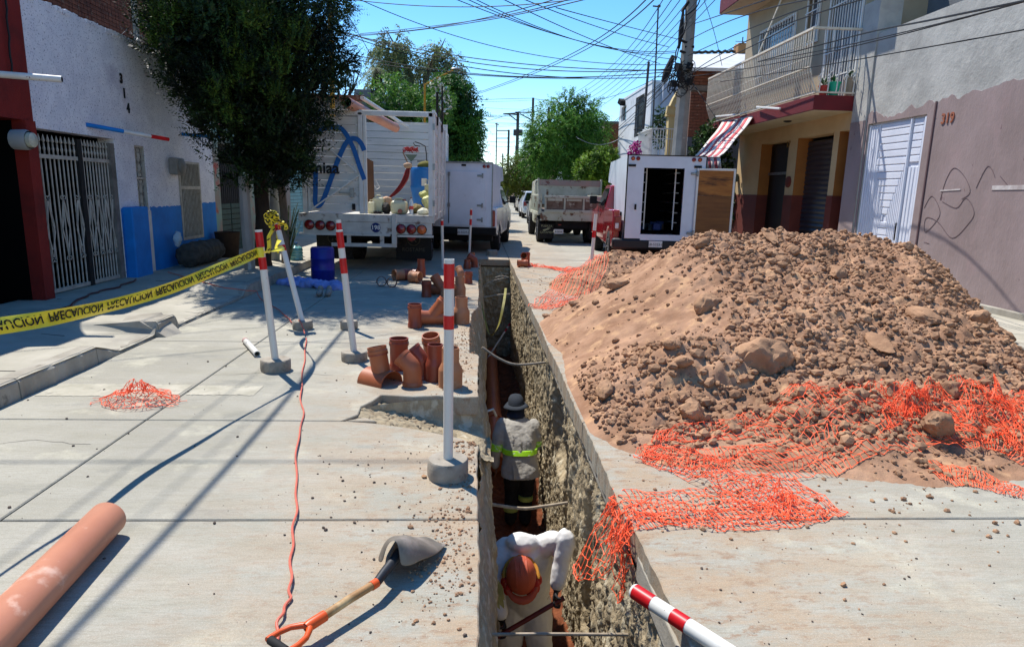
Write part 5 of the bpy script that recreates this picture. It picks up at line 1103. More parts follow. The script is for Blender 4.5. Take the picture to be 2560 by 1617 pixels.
def hrough(x,y,h):
    m=np.clip(h/.25+.2,0,1); left=np.clip((2.6-x)/.8,0,1)*np.clip((y-5.2)/.8,0,1)   # smooth slipped face beside the trench
    r=(.08*fbm(x,y,1.6,4,111)+.11*np.abs(fbm(x,y,4,3,112))-.03+.055*np.abs(fbm(x,y,12,3,113))+.024*fbm(x,y,30,2,114))
    s=.02*fbm(x,y,3,3,115)+.022*vnoise(x*2+y*9,y*1.2,5)*.6+.012*fbm(x,y,20,3,116)
    return h+m*(r*(1-left*.8)+s*left)
def hill(x,y): h=hp(x,y); return hrough(np.asarray(x,float),np.asarray(y,float),h)
def hz(x,y): return max(0.,float(hill(np.array([x]),np.array([y]))[0]))
pile=thing('soil_heap','large heap of reddish brown excavated soil piled on the road right of the trench','soil heap',(3.8,7.5,0),kind='stuff')
gx_=np.arange(.79,9.0,.021); gy_=np.arange(3.2,13.4,.021)
Xg,Yg=np.meshgrid(gx_,gy_,indexing='ij'); Zg=hill(Xg,Yg)
lim=np.clip((Xg-.80)/.10,0,1); Zg=np.where(Zg>0,Zg*lim**.6,Zg); Zg=np.maximum(Zg,-.10)
Pv=np.stack([Xg,Yg,Zg],-1).reshape(-1,3); ny=len(gy_)
i=np.arange(len(gx_)-1)[:,None]*ny+np.arange(ny-1)[None,:]; i=i.ravel(); Fq=np.stack([i,i+ny,i+ny+1,i+1],1)
keep=(Zg.ravel()[Fq]>-.03).any(1); np_obj('soil',Pv,Fq[keep],m_dirt,pile,True,kind='stuff')
# clods: ragged stones
def clodmesh(seed,sub=2,ang=.35):
    import bmesh
    bm=bmesh.new(); bmesh.ops.create_icosphere(bm,subdivisions=sub,radius=1); rg=random.Random(seed); ax=[V((rg.uniform(-1,1),rg.uniform(-1,1),rg.uniform(-1,1))).normalized() for _ in range(9)]; of=[rg.uniform(.62,.95) for _ in range(9)]
    sx,sy,sz=rg.uniform(.85,1.25),rg.uniform(.75,1.05),rg.uniform(.55,.85)
    for v in bm.verts:
        p=v.co.copy()
        for a,o_ in zip(ax,of):
            d=p.dot(a)
            if d>o_: p-=a*(d-o_)*.85
        p*=1+.10*float(vnoise(np.array(p.x*3+seed),np.array(p.y*3+p.z*2.2),seed))+(.07*float(vnoise(np.array(p.x*8+p.z*5),np.array(p.y*8-p.z*6),seed+1)) if sub>2 else 0); v.co=V((p.x*sx,p.y*sy,p.z*sz))
    me=bpy.data.meshes.new('clod'); bm.to_mesh(me); bm.free(); return me
big=[clodmesh(k,4) for k in range(8)]; small=[clodmesh(50+k,1) for k in range(10)]
for me in big: me.materials.append(m_clod); me.polygons.foreach_set('use_smooth',[True]*len(me.polygons)); me.set_sharp_from_angle(angle=math.radians(30))
def sv(me): 
    v=np.zeros(len(me.vertices)*3,dtype=np.float32); me.vertices.foreach_get('co',v); f=np.zeros(len(me.loops),dtype=np.int32); me.loops.foreach_get('vertex_index',f); return v.reshape(-1,3),f.reshape(-1,3)
SM=[sv(m) for m in small]
def scatter(name,pts,rad,m,parent=None,**kw):
    pts=np.asarray(pts); n=len(pts); allv=[];allf=[];off=0
    idx=RNG.integers(0,len(SM),n)
    for k,(v,f) in enumerate(SM):
        s=np.where(idx==k)[0]
        if not len(s): continue
        a=RNG.uniform(0,6.283,len(s)); ca,sa=np.cos(a),np.sin(a); b=RNG.uniform(-.6,.6,len(s)); cb,sb=np.cos(b),np.sin(b)
        R=rad[s][:,None]; x=v[None,:,0]*R; y=v[None,:,1]*R; z=v[None,:,2]*R
        y2=y*cb[:,None]-z*sb[:,None]; z2=y*sb[:,None]+z*cb[:,None]; x2=x*ca[:,None]-y2*sa[:,None]; y3=x*sa[:,None]+y2*ca[:,None]
        P=np.stack([x2+pts[s,0:1],y3+pts[s,1:2],z2+pts[s,2:3]],-1).reshape(-1,3); allv.append(P)
        allf.append((f[None]+(np.arange(len(s))*len(v))[:,None,None]).reshape(-1,3)+off); off+=len(P)
    return np_obj(name,np.concatenate(allv),np.concatenate(allf),m,parent,False,**kw)
# small clods all over the heap
N=75000; X=RNG.uniform(.85,8.8,N); Y=RNG.uniform(3.3,12.8,N); Zh=hill(X,Y); dens=.5+.5*fbm(X,Y,1.1,3,131); left=np.clip((2.7-X)/.7,0,1)*np.clip((Y-5.1)/.7,0,1)
ok=(Zh>.02)&(RNG.random(N)<(dens*1.2)*(1-.93*left)); X,Y,Zh=X[ok],Y[ok],Zh[ok]; r=.008+.030*RNG.random(len(X))**2.6
scatter('loose_clods',np.stack([X,Y,Zh+r*.25],1),r,m_clod,pile,kind='stuff')
N=4200; X=RNG.uniform(1.3,8.2,N); Y=RNG.uniform(3.8,9.5,N); Zh=hill(X,Y); dens=fbm(X,Y,.9,2,137); left=np.clip((2.6-X)/.6,0,1)*np.clip((Y-5.2)/.6,0,1)
ok=(Zh>.08)&(dens>-.25+.4*RNG.random(N)-.2)&(left<.3); X,Y,Zh=X[ok],Y[ok],Zh[ok]; r=.024+.04*RNG.random(len(X))**2.2
scatter('loose_clods',np.stack([X,Y,Zh+r*.2],1),r,m_clod,pile,kind='stuff')
# big clods: individuals
def clod(x,y,r,k,label=None,group='big earth clods lying on the soil heap',dz=.25,m=None,name='earth_clod',sc3=(1,1,1),rot=None):
    o=link(bpy.data.objects.new(name,big[k%8])); o.location=(x,y,hz(x,y)+r*dz); o.scale=(r*sc3[0],r*sc3[1],r*sc3[2]); o.rotation_euler=rot or (random.uniform(-.4,.4),random.uniform(-.4,.4),random.uniform(0,6.28)); ORG[o.name]=V(o.location)
    return props(o,label or 'large rounded earth clod lying loose on the big soil heap','clod',group)
def onhill(px,py):
    d=ray(px,py); 
    for k in range(1,1400):
        p=C0+d*(k*.012/ d.y*1.0)
        if p.y>13: break
        if p.x>.8 and p.y>3.2 and p.z<hz(p.x,p.y) : return p
    return G(px,py)
for n_,(px,py,r,k,lab,s3) in enumerate([(1905,900,.23,1,'very big dark lump of soil in the lower middle of the heap',(1,.9,1)),(1925,596,.10,2,'flat pale stone slab lying on the left top ridge of the heap',(1.7,.8,.5)),(1755,615,.09,3,'lumpy clod pair at the upper left end of the heap ridge',(1,1,1.1)),(2345,1075,.11,4,'pale yellowish rock lying among the orange net at the right',(1.1,.9,1)),(2440,1000,.0,5,None,None),(2375,985,.085,6,'angular ochre rock above the orange net on the right',(1,1,1)),(1510,990,.10,7,'dark rock wedged at the trench edge under the smooth slope',(1.2,.7,1)),(1765,770,.13,0,'round pale clod on the upper left shoulder of the heap',(1,1,.9)),(2310,805,.14,3,'big clod on the right shoulder of the heap',(1.1,1,.9)),(2440,805,.11,5,'dark round clod near the right outline of the heap',(1,1,1)),(1830,1070,.09,2,'ochre stone at the foot of the heap beside the net edge',(1.1,.9,.8)),(1730,1045,.10,6,'brown clod at the foot of the heap left of the ochre stone',(1,1,.9)),(2095,690,.10,4,'clod in the middle of the heap top beside its shadow hollow',(1.3,.9,.7)),(1540,720,.13,1,'big clod on the small heap behind the netting',(1.1,.9,.8)),(2215,1000,.0,1,None,None),(2200,870,.11,7,'pale flat stone half buried right of centre in the heap',(1.6,.8,.4))]):
    if r==0: continue
    p=onhill(px,py); clod(p.x,p.y,r,k,lab,None,.0 if r>.2 else .3,sc3=s3)
rr=random.Random(5); c_=0
while c_<70:
    x,y=rr.uniform(1.2,8),rr.uniform(4.0,9.2)
    h=hz(x,y)
    if h<.1 or (x<2.5 and y>5.3 and rr.random()<.9): continue
    zn=('low on the left part of the soil heap' if x<3 else 'low in the middle of the soil heap' if x<4.8 else 'low on the right part of the soil heap') if y<6 else ('high on the left part of the soil heap' if x<3.4 else 'near the middle of the heap ridge' if x<4.8 else 'on the right shoulder of the soil heap')
    clod(x,y,.04+.045*rr.random()**2,rr.randrange(8),'rounded brown earth clod lying '+zn,'earth clods '+zn); c_+=1
for (px,py,r,lab) in((1432,815,.07,'flat stone half under the orange net at the left foot of the heap'),(1390,790,.0,''),(1365,795,.05,'small stone on the slab edge by the trench, left of the net')): 
    if r: p=G(px,py); clod(p.x,p.y,r,3,lab,None,.4,name='stone')
# crumbs on the road
def crumbs(name,cx,cyy,sx,sy,n,r0,r1,m,**kw):
    X=RNG.normal(cx,sx,n); Y=RNG.normal(cyy,sy,n); ok=((X<-.0)|(X>.86))&~((X>-.95)&(X<.1)&(Y>4.1)&(Y<5.1)); X,Y=X[ok],Y[ok]; r=r0+(r1-r0)*RNG.random(len(X))**3
    return scatter(name,np.stack([X,Y,r*.35],1),r,m,None,kind='stuff',**kw)
m_gravel=mat('dark_gravel','4d4037','62544a',30,.95)
props(crumbs('gravel_crumbs',-.35,3.7,.4,.9,420,.002,.011,m_gravel),'dark soil crumbs scattered on the road left of the trench','crumbs')
props(crumbs('gravel_crumbs',-.12,2.75,.11,.25,520,.002,.011,m_clod),'small pile of brown crumbs beside the shovel blade and trench edge','crumbs')
props(crumbs('gravel_crumbs',-.06,3.9,.07,.6,500,.003,.015,m_clod),'brown crumbs along the left trench edge by the near marker post','crumbs')
props(crumbs('gravel_crumbs',-.15,6.5,.1,1.2,500,.004,.013,m_clod),'brown crumbs along the trench edge beside the pipe fittings','crumbs')
props(crumbs('gravel_crumbs',2.2,3.3,1.0,.35,300,.004,.022,m_clod),'loose soil crumbs on the slab in front of the orange net','crumbs')
props(crumbs('gravel_crumbs',1.6,2.3,.6,.4,140,.002,.008,m_gravel),'tiny dark specks of gravel on the near right slab','crumbs')
props(crumbs('gravel_crumbs',-2,5,1.2,2.4,180,.003,.012,m_gravel),'sparse dark gravel scattered over the left lane','crumbs')
props(crumbs('gravel_crumbs',1.3,8.5,.3,2.5,500,.004,.02,m_clod),'soil crumbs on the right slab between trench and netting','crumbs')
N=500; X=RNG.uniform(-.85,.0,N); Y=RNG.uniform(4.3,5.05,N); q=np.clip((X+.95)/.95,0,1); r=.006+.02*RNG.random(N)**2
t_=np.clip((Y-4.0-.55*(1-q))/(1.05-.5*(1-q)),0,1); props(scatter('rubble',np.stack([X,Y,-.03-.3*q**1.3*np.clip(t_*1.6,0,1)],1),r,mat('pale_rubble','9a8c74','7d6f5a',30,.95),None,kind='stuff'),'pale rubble in the broken hollow at the left trench edge','rubble')
# ================= ORANGE NETTING =================
def netsheet(name,label,L_,W_,nu,nv,pos,sw=.003,nw=.0075,group=None):
    "mesh of strands; pos(u,v)->(x,y,z) with u,v in 0..1 arrays"
    u,v=np.meshgrid(np.linspace(0,1,nu),np.linspace(0,1,nv),indexing='ij')
    jx=RNG.normal(0,.12/nu,u.shape); jv=RNG.normal(0,.12/nv,u.shape); P=np.stack(pos(u+jx,v+jv),-1)
    verts=[];faces=[];off=0
    def strip(A,B,wa,wm):
        nonlocal off
        n=len(A); d=B-A; up=np.array([0,0,1.])+RNG.normal(0,.28,(n,3)); s=np.cross(d,up); s/=np.maximum(np.linalg.norm(s,axis=1,keepdims=True),1e-6)
        M_=(A+B)/2; M_[:,2]+=RNG.normal(0,.003,n)
        m1=A*.78+B*.22; m2=A*.22+B*.78
        rows=[(A,wa),(m1,wm),(m2,wm),(B,wa)]; vv=[]
        for p,w_ in rows: vv+=[p+s*w_/2,p-s*w_/2]
        V_=np.stack(vv,1).reshape(-1,3); base=off+np.arange(n)[:,None]*8
        for k in range(3): faces.append(np.stack([base[:,0]+2*k,base[:,0]+2*k+1,base[:,0]+2*k+3,base[:,0]+2*k+2],1))
        verts.append(V_); off+=len(V_)
    strip(P[:-1].reshape(-1,3),P[1:].reshape(-1,3),nw,sw); strip(P[:,:-1].reshape(-1,3),P[:,1:].reshape(-1,3),nw*.9,sw*.9)
    o=np_obj(name,np.concatenate(verts),np.concatenate(faces),m_net,None,False); md=o.modifiers.new('s','SOLIDIFY'); md.thickness=.0022
    return props(o,label,'safety netting',group)
def lift(x,y,z): return np.maximum(0,np.maximum(hill(x,y),0))*np.clip((x-.83)/.1,0,1)+z
def bez(P,u):
    P=np.array(P,float); n=len(P)-1; t=np.clip(u,0,1)*n; i=np.minimum(t.astype(int),n-1); f=(t-i)[...,None]
    a=P[np.maximum(i-1,0)];b=P[i];c=P[i+1];d=P[np.minimum(i+2,n)]
    return .5*((2*b)+(c-a)*f+(2*a-5*b+4*c-d)*f*f+(3*b-a-3*c+d)*f**3)
def strippos(path,width,seed,fold=.10,h=.07,side=None,freq=3,zf=None):
    def f(u,v):
        c=bez(path,u); du=bez(path,np.minimum(u+.01,1))-bez(path,np.maximum(u-.01,0)); ln=np.maximum(np.hypot(du[...,0],du[...,1]),1e-6)
        nx,ny=-du[...,1]/ln,du[...,0]/ln; w=width if np.isscalar(width) else bez([[a,0] for a in width],u)[...,0]
        s=(v-.5)*w; x=c[...,0]+nx*s; y=c[...,1]+ny*s; fx=fold*fbm(u*freq*2.5,v*freq,1.6,3,seed); fy=fold*fbm(u*freq*2.5,v*freq,1.6,3,seed+9)
        x=x+fx; y=y+fy; z=.006+h*np.clip(fbm(u*freq*3,v*freq,1.3,3,seed+5)*1.3+.12,0,1)
        return x,y,lift(x,y,z) if zf is None else zf(x,y,z)
    return f
g2=lambda *q:[(G(*p).x,G(*p).y) for p in q]
p1=g2((1600,1140),(1760,1165),(1900,1165),(2080,1145),(2250,1120),(2400,1120),(2560,1140),(2720,1170))
NG=lambda *a,**k: netsheet('orange_net',*a,**k)
NG('orange safety net heaped along the foot of the soil heap, front right',5,.6,104,10,strippos(p1,[.22,.30,.36,.40,.42,.50,.55,.55],201,.07,.06))
NG('upper fold of orange net draped on the lower slope of the soil heap',5,.6,92,9,strippos(g2((1640,1120),(1850,1105),(2000,1085),(2200,1085),(2330,1100),(2460,1085),(2620,1080)),[.12,.28,.34,.30,.34,.45,.5],211,.08,.08))
NG('thick bundle of orange net at the right edge of the soil heap',5,.6,62,14,strippos(g2((2200,1110),(2330,1105),(2450,1105),(2560,1110),(2700,1100)),[.2,.40,.62,.7,.7],221,.10,.13))
NG('flat end of the orange net on the slab at the lower right',5,.6,46,6,strippos(g2((2330,1190),(2440,1205),(2560,1235),(2700,1270)),.20,225,.03,.012))
NG('smooth flat flap of orange net on the slab right of the trench',5,.6,30,9,strippos(g2((1610,1135),(1760,1185),(1900,1250),(1980,1270)),[.22,.32,.35,.3],231,.02,.09))
def toedge(x,y,z):
    zz=z+.0; over=np.clip((.80-x)/.24,0,1); return zz-over**1.2*.42*(x<.80)
NG('folded orange net spread on the slab and spilling into the trench',3,.7,48,9,strippos(g2((1470,1290),(1570,1275),(1700,1270),(1850,1260),(1960,1250),(2050,1240)),[.40,.40,.40,.42,.48,.42],241,.04,.05,zf=lambda x,y,z:toedge(x,y,z)),nw=.011)
NG('second layer of folded orange net right of the near trench edge',3,.7,44,8,strippos(g2((1530,1300),(1650,1290),(1800,1300),(1950,1290),(2035,1270)),[.22,.22,.24,.26,.26],246,.05,.05,zf=lambda x,y,z:toedge(x,y,z)),nw=.011)
def hang(u,v):
    y=2.92+.5*u+.05*fbm(u*6,v*5,1.3,3,251); d=.05+.46*v*(.5+.4*np.sin(u*5.6+.6)); x=.80-.035*v-.05*np.clip(fbm(u*5,v*4,1.2,3,255)+.3,0,1); return x,y,.03-d+.03*fbm(u*9,v*7,1.2,3,257)
NG('torn orange net hanging down the right trench wall',3,.7,18,10,hang,nw=.011)
NG('orange net covering the left foot of the small soil heap behind',3,.7,50,20,strippos(g2((1375,775),(1420,745),(1470,700),(1500,670),(1510,640)),[.6,.85,1.0,.9,.7],261,.08,.07),sw=.005,nw=.012)
NG('orange net trailing far behind the heap towards the red pickup',3,.7,70,13,strippos(g2((1320,664),(1390,672),(1460,680),(1540,675),(1600,665)),[.4,.5,.8,1.4,1.1],271,.16,.09),sw=.008,nw=.018)
def clump(u,v):
    a=u*6.28; R=.05+.21*v; c=G(345,1005); x=c.x+R*np.cos(a)*1.25+.06*fbm(u*9,v*5,1.2,3,281); y=c.y+R*np.sin(a)*.8+.07*fbm(u*9,v*5,1.2,3,283); z=.01+.13*(1-v)**1.2*(.5+.9*np.clip(fbm(u*8,v*4,1.2,3,285)+.35,0,1)); return x,y,z
netsheet('orange_net','small crumpled ball of orange net alone on the left lane near the kerb',1,1,44,9,clump,sw=.003,nw=.008)
# ================= MARKER POSTS =================
def post(bpx,tpx,label,bands,r=.030,bh=.10,br=.115,tipz=None,yoff=0,bz=0,base=True):
    b=G(*bpx); 
    t=thing('marker_post',label,'marker post',b,'white marker posts set in concrete discs'); z0=bh if base else 0
    top=PY(tpx[0],tpx[1],b.y+yoff); foot=V((b.x,b.y,z0-.03)); d=top-foot
    if base:
        mb=MB(); n=28; prof=[(br*.98,0),(br*1.0,bh*.3),(br*.99,bh*.9),(br*.93,bh),(.0,bh+.003)]; mb.lathe(prof,b,(0,0,1),n)
        for v in mb.v: 
            k=1+.03*float(vnoise(np.array(v.x*30),np.array(v.y*30+v.z*9),3)); v.x=b.x+(v.x-b.x)*k; v.y=b.y+(v.y-b.y)*k
        mb.build('concrete_base',m_cblock,t,smooth=True)
    mb=MB(); mb.lathe([(r,0),(r,d.length),(r*.84,d.length),(r*.84,d.length-.08)],foot,d,20); mb.cyl(foot+d*.985,foot+d*.986,r*.85); mb.build('tube',m_pole,t,smooth=True)
    for a,c in bands: mb=MB(); mb.lathe([(r+.0012,d.length*a),(r+.0012,d.length*c)],foot,d,20); mb.build('red_band',m_redtape,t,smooth=True)
    return t,foot,top
post((1120,1190),(1123,648),'nearest marker post with a torn red band, on the left trench edge',[(.865,.98),(.673,.738)],r=.028,bh=.11,br=.118)
post((690,925),(646,575),'tall marker post with caution tape tied round it, nearest the kerb',[(.875,.985),(.71,.80)],r=.031,bh=.105,br=.13)
pc,fc,tc=post((757,822),(692,560),'marker post leaning steeply left with yellow tape bunched on its top',[(.93,.99),(.72,.78)],r=.031,bh=.10,br=.115,yoff=.35)
post((886,900),(848,575),'leaning marker post beside the terracotta saddle fitting',[(.86,.985),(.66,.78)],r=.031,bh=.09,br=.125)
post((873,822),(846,550),'second leaning marker post just behind the one by the fittings',[(.9,.97)],r=.03,bh=.10,br=.1,yoff=.1)
post((1107,672),(1105,548),'thin marker post at the rear right corner of the stake truck',[(.88,.97)],r=.03,base=False)
post((1173,640),(1178,521),'far marker post with two red bands behind the dark fittings',[(.86,.97),(.66,.78)],r=.03,base=False)
post((1476,686),(1490,535),'marker post standing in the orange net left of the red pickup',[(.60,.72)],r=.035,bh=.07,br=.16)
# broken top of the nearest post: pale notch piece
# fallen marker tube bottom right
a=G(1582,1483,.035); b=G(1900,1680,.04); t=thing('fallen_marker_post','fallen white marker tube with two red bands lying at the near right trench edge','marker post',a)
a=V((a.x,a.y,.05)); d_=(b-a); mb=MB(); mb.lathe([(0,0),(.026,0),(.03,.006),(.03,d_.length)],a,d_,20); mb.build('tube',m_pole,t,smooth=True)
for s,e in((.012,.105),(.20,.27)): mb=MB(); mb.lathe([(.0312,s),(.0312,e)],a,d_,20); mb.build('red_band',m_redtape,t,smooth=True)
a=G(612,850,.03); b=G(643,885,.03); t=thing('broken_marker_tube','short broken stub of white marker tube lying on the left lane','marker post',a); mb=MB(); mb.lathe([(.0,0),(.03,.01),(.031,(b-a).length),(.024,(b-a).length)],a,b-a,14); mb.build('tube',m_pole,t,smooth=True); mb=MB(); mb.lathe([(.032,.02),(.032,.07)],a,b-a,14); mb.build('faded_band',mat('pink_band','b08a85'),t,smooth=True)
# loose concrete disc at far end of trench
p=G(1230,638); mb=MB(); mb.lathe([(.14,0),(.145,.05),(.14,.13),(0,.135)],p,(0,0,1),20); props(mb.build('concrete_disc',m_cblock,None,smooth=True,org=p),'loose concrete disc standing at the far end of the trench','concrete block')
# ================= PIPE FITTINGS =================
def rimmed(mb,o,ax,r,L_,w_=.006,collar=(1,1),n=28):
    pr=[(r-w_,0),(r+.006*collar[0],0),(r+.006*collar[0],.045),(r,.055),(r,L_-.075),(r+.008*collar[1],L_-.06),(r+.008*collar[1],L_-.035),(r+.003*collar[1],L_-.03),(r+.004*collar[1],L_),(r-w_,L_),(r-w_,0)]
    mb.lathe(pr,o,ax,n)
FG='terracotta pipe fittings lined up beside the trench'
def coupling(p,r,h,m,lab): o=thing('pipe_coupling',lab,'pipe fitting',p,FG); mb=MB(); rimmed(mb,p,(0,0,1),r,h); mb.build('shell',m,o,smooth=True); return o
def reducer(p,rb_,rt,h,m,lab,ax=(0,0,1)):
    o=thing('pipe_reducer',lab,'pipe fitting',p,FG); mb=MB(); w_=.006
    mb.lathe([(rb_-w_,0),(rb_,0),(rb_,h*.42),(rb_*.98,h*.46),(rt*1.05,h*.60),(rt,h*.64),(rt,h),(rt-w_,h),(rt-w_,h*.62),(rb_-w_,h*.44),(rb_-w_,0)],p,ax,28); mb.build('shell',m,o,smooth=True); return o
def bend(p,pts,r,m,lab,w_=.006,name='pipe_elbow',n=24):
    o=thing(name,lab,'pipe fitting',p,FG); mb=MB(); P_=[V(p)+V(q) for q in pts]; d0=(P_[0]-P_[1]).normalized(); d1=(P_[-1]-P_[-2]).normalized()
    sp=[];k=len(P_)
    mb.tube(P_,r,n,cap=False); mb.tube(P_,r-w_,n,cap=False,flip=True)
    mb.lathe([(r-w_,0),(r+.007,0),(r+.007,.03),(r,.04)],P_[0],-d0,n); mb.lathe([(r-w_,0),(r+.004,0),(r+.004,.025),(r,.03)],P_[-1],-d1,n)
    mb.build('shell',m,o,smooth=True); return o
def elb(p,r,m,lab,az,h1=.13,h2=.13,bendang=45,up=1):
    a=math.radians(bendang); dx,dy=math.cos(az),math.sin(az); pts=[(0,0,0),(0,0,h1*.5),(0,0,h1)]
    for k in range(1,6): f=k/5; an=a*f; pts.append((dx*r*1.0*(1-math.cos(an)),dy*r*1.0*(1-math.cos(an)),h1+r*1.0*math.sin(an)))
    l=pts[-1]; pts.append((l[0]+dx*math.sin(a)*h2,l[1]+dy*math.sin(a)*h2,l[2]+math.cos(a)*h2)); return bend(p,pts,r,m,lab)
def saddle(p,az,m,lab,r=.135,L_=.30,rb_=.08,hb=.22,tilt=.5):
    o=thing('pipe_saddle',lab,'pipe fitting',p,FG); c,s=math.cos(az),math.sin(az); Rz=Matrix.Rotation(az,3,'Z'); mb=MB(); n=20; vv=[];ff=[]
    for i in range(9):
        for k in range(n+1):
            a=math.pi*k/n
            for rr_ in(r,r-.008): vv.append(V(p)+Rz@V(((i/8-.5)*L_,math.cos(a)*rr_,math.sin(a)*rr_*.86)))
    W=(n+1)*2
    for i in range(8):
        for k in range(n): b=i*W+k*2; ff+=[(b,b+2,b+W+2,b+W),(b+1,b+W+1,b+W+3,b+3)]
    for i in(0,8):
        for k in range(n): b=i*W+k*2; ff.append((b,b+1,b+3,b+2))
    mb.add(vv,ff); mb.build('shell',m,o,smooth=True)
    ax=Rz@V((-math.sin(tilt),0,math.cos(tilt))); mb=MB(); q=V(p)+Rz@V((.02,0,r*.55)); rimmed(mb,q,ax,rb_,hb,collar=(0,1)); mb.build('branch',m,o,smooth=True)
    mb=MB(); mb.lathe([(rb_+.009,hb-.075),(rb_+.009,hb-.06)],q,ax,28); mb.build('seal_ring',m_terra_d,o,smooth=True)
def wye(p,az,m,lab,r=.085,L_=.42):
    o=thing('pipe_wye',lab,'pipe fitting',p,FG); Rz=Matrix.Rotation(az,3,'Z'); q=V(p)+V((0,0,r+.01)); a=q+Rz@V((-L_/2,0,0)); ax=Rz@V((1,0,0)); mb=MB(); rimmed(mb,a,ax,r,L_); mb.build('shell',m,o,smooth=True)
    ax2=Rz@V((.62,0,.78)); mb=MB(); rimmed(mb,q+Rz@V((-.05,0,0)),ax2,r,.27,collar=(0,1)); mb.build('branch',m,o,smooth=True)
saddle(G(950,955),math.radians(-35),m_terra,'half shell saddle fitting with an upright ribbed branch, nearest in the front group',r=.135,L_=.27,rb_=.078,hb=.24,tilt=.22)
coupling(G(998,922),.083,.29,m_terra_d,'dark red upright coupling at the back of the front group of fittings')
elb(G(1031,963),.078,m_terra,'orange elbow at the front with its open mouth pointing up left',math.radians(160),.12,.10,50)
elb(G(1052,945),.074,m_terra_d,'thin walled elbow tucked behind the front orange elbow',math.radians(165),.14,.1,42)
saddle(G(1076,935)+V((0,.25,0)),math.radians(70),m_terra,'tilted saddle fitting standing behind the dark reducer in the front group',r=.11,L_=.24,rb_=.078,hb=.26,tilt=.25)
reducer(G(1088,950),.088,.066,.32,m_terra_d,'dark pinkish reducer behind the nearest marker post')
reducer(G(1126,965),.101,.072,.335,m_terra_t,'large tan reducer right behind the nearest marker post')
coupling(G(1037,818),.078,.285,m_terra_d,'dark red upright coupling at the left of the middle group')
wye(G(1090,812),math.radians(8),m_terra,'orange wye fitting lying in the middle group of fittings')
reducer(G(1153,808),.105,.078,.33,m_terra_t,'tan reducer at the right of the middle group by the trench')
coupling(G(1066,742),.072,.25,m_terra_d,'dark red upright coupling at the left of the third group')
wye(G(1101,738),math.radians(150),m_terra,'orange wye lying between coupling and tan elbow in the third group',r=.075,L_=.34)
elb(G(1113,748),.07,m_terra_t,'pale tan elbow in the third group behind the post',math.radians(20),.1,.12,60)
reducer(G(1149,742),.095,.072,.32,m_terra_t,'tan reducer at the right of the third group beside the trench')
coupling(G(1171,709),.068,.21,m_terra_d,'dark red coupling beside the mossy trench edge in the fourth group')
elb(G(1152,700),.065,m_terra_t,'small tan elbow left of the coupling in the fourth group',math.radians(120),.1,.1,50)
reducer(G(1168,672),.08,.065,.2,m_terra_d,'dark brown reducer in the far group of fittings')
elb(G(1186,668),.075,m_terra_d,'dark shadowed elbow in the far group of fittings by the trench',math.radians(190),.12,.12,60)
coupling(G(1180,655),.06,.22,m_terra,'orange upright coupling behind the dark fittings at the far post')
def ring(p,r,lab,az=0): o=thing('pipe_ring',lab,'pipe fitting',p,FG); mb=MB(); ax=V((math.sin(az),-math.cos(az),.1)); mb.lathe([(r-.012,-.03),(r,-.03),(r,.03),(r-.012,.03),(r-.012,-.03)],p+V((0,0,r)),ax,28); mb.build('shell',mat('ring_brown','6b5248','58443c',8,.6) if 'ring_brown' not in MATS else MATS['ring_brown'],o,smooth=True)
ring(G(954,716),.085,'leftmost brown pipe ring standing upright behind the truck shadow line'); ring(G(980,718),.085,'second brown pipe ring beside the leftmost one',.3)
def lying(p,r,L_,az,m,lab,rt=None,nm='pipe_coupling'):
    o=thing(nm,lab,'pipe fitting',p,FG); ax=V((math.cos(az),math.sin(az),0)); mb=MB(); q=V(p)+V((0,0,r+.008)); 
    if rt: mb.lathe([(r-.006,0),(r,0),(r,L_*.45),(rt,L_*.62),(rt,L_),(rt-.006,L_),(rt-.006,L_*.6),(r-.006,L_*.43),(r-.006,0)],q,ax,24)
    else: rimmed(mb,q,ax,r,L_)
    mb.build('shell',m,o,smooth=True)
lying(G(985,702),.095,.22,math.radians(35),m_terra_t,'tan fitting lying on its side behind the brown rings')
lying(G(1008,700),.10,.26,math.radians(-15),m_terra_d,'brown tee fitting lying behind the rings in the truck shadow')
lying(G(1026,706),.095,.2,math.radians(-25),m_terra_t,'tan elbow lying with its round end towards the trench, left of the third group')
reducer(G(1053,692),.085,.068,.33,m_terra_d,'brown reducer standing alone at the edge of the truck shadow')
coupling(G(1318,664),.055,.30,m_terra_d,'dark upright coupling in the small group right of the trench end')
elb(G(1313,664)+V((-.03,-.1,0)),.07,m_terra,'orange elbow with a round open mouth right of the trench end',math.radians(-100),.16,.08,75)
lying(G(1294,668),.075,.22,math.radians(10),m_terra,'orange half pipe lying on its side right of the trench end',)
# ================= BIG PIPE, CORD, SHOVEL =================
a=G(270,1294,.082); b=G(-14,1586,.082); d_=(b-a).normalized(); t=thing('sewer_pipe','big pinkish terracotta sewer pipe lying on the road at the lower left corner','pipe',(a.x,a.y,0))
mb=MB(); mb.lathe([(.070,.004),(.078,0),(.082,.006),(.082,3.4)],a,d_,56); mb.build('pipe_shell',m_bigpipe,t,smooth=True)
mb=MB(); mb.cyl(a+d_*.01,a+d_*.012,.071,n=32); mb.build('pipe_bore',m_dark,t)
cps=[(765,845),(763,880),(757,930),(752,990),(758,1040),(745,1100),(740,1180),(742,1260),(733,1330),(728,1400),(726,1470),(722,1500),(703,1540),(692,1580),(695,1640)]
P_=[G(*q,.012) for q in cps]; Q_=[]
for i in range(len(P_)-1):
    for k in range(6):
        f=k/6; a=P_[max(i-1,0)];b=P_[i];c=P_[i+1];d=P_[min(i+2,len(P_)-1)]; q=.5*((2*b)+(c-a)*f+(2*a-5*b+4*c-d)*f*f+(3*b-a-3*c+d)*f**3); q.x+=.006*math.sin(len(Q_)*.9); q.z=.012+.010*max(0,math.sin(len(Q_)*.45)); Q_.append(q)
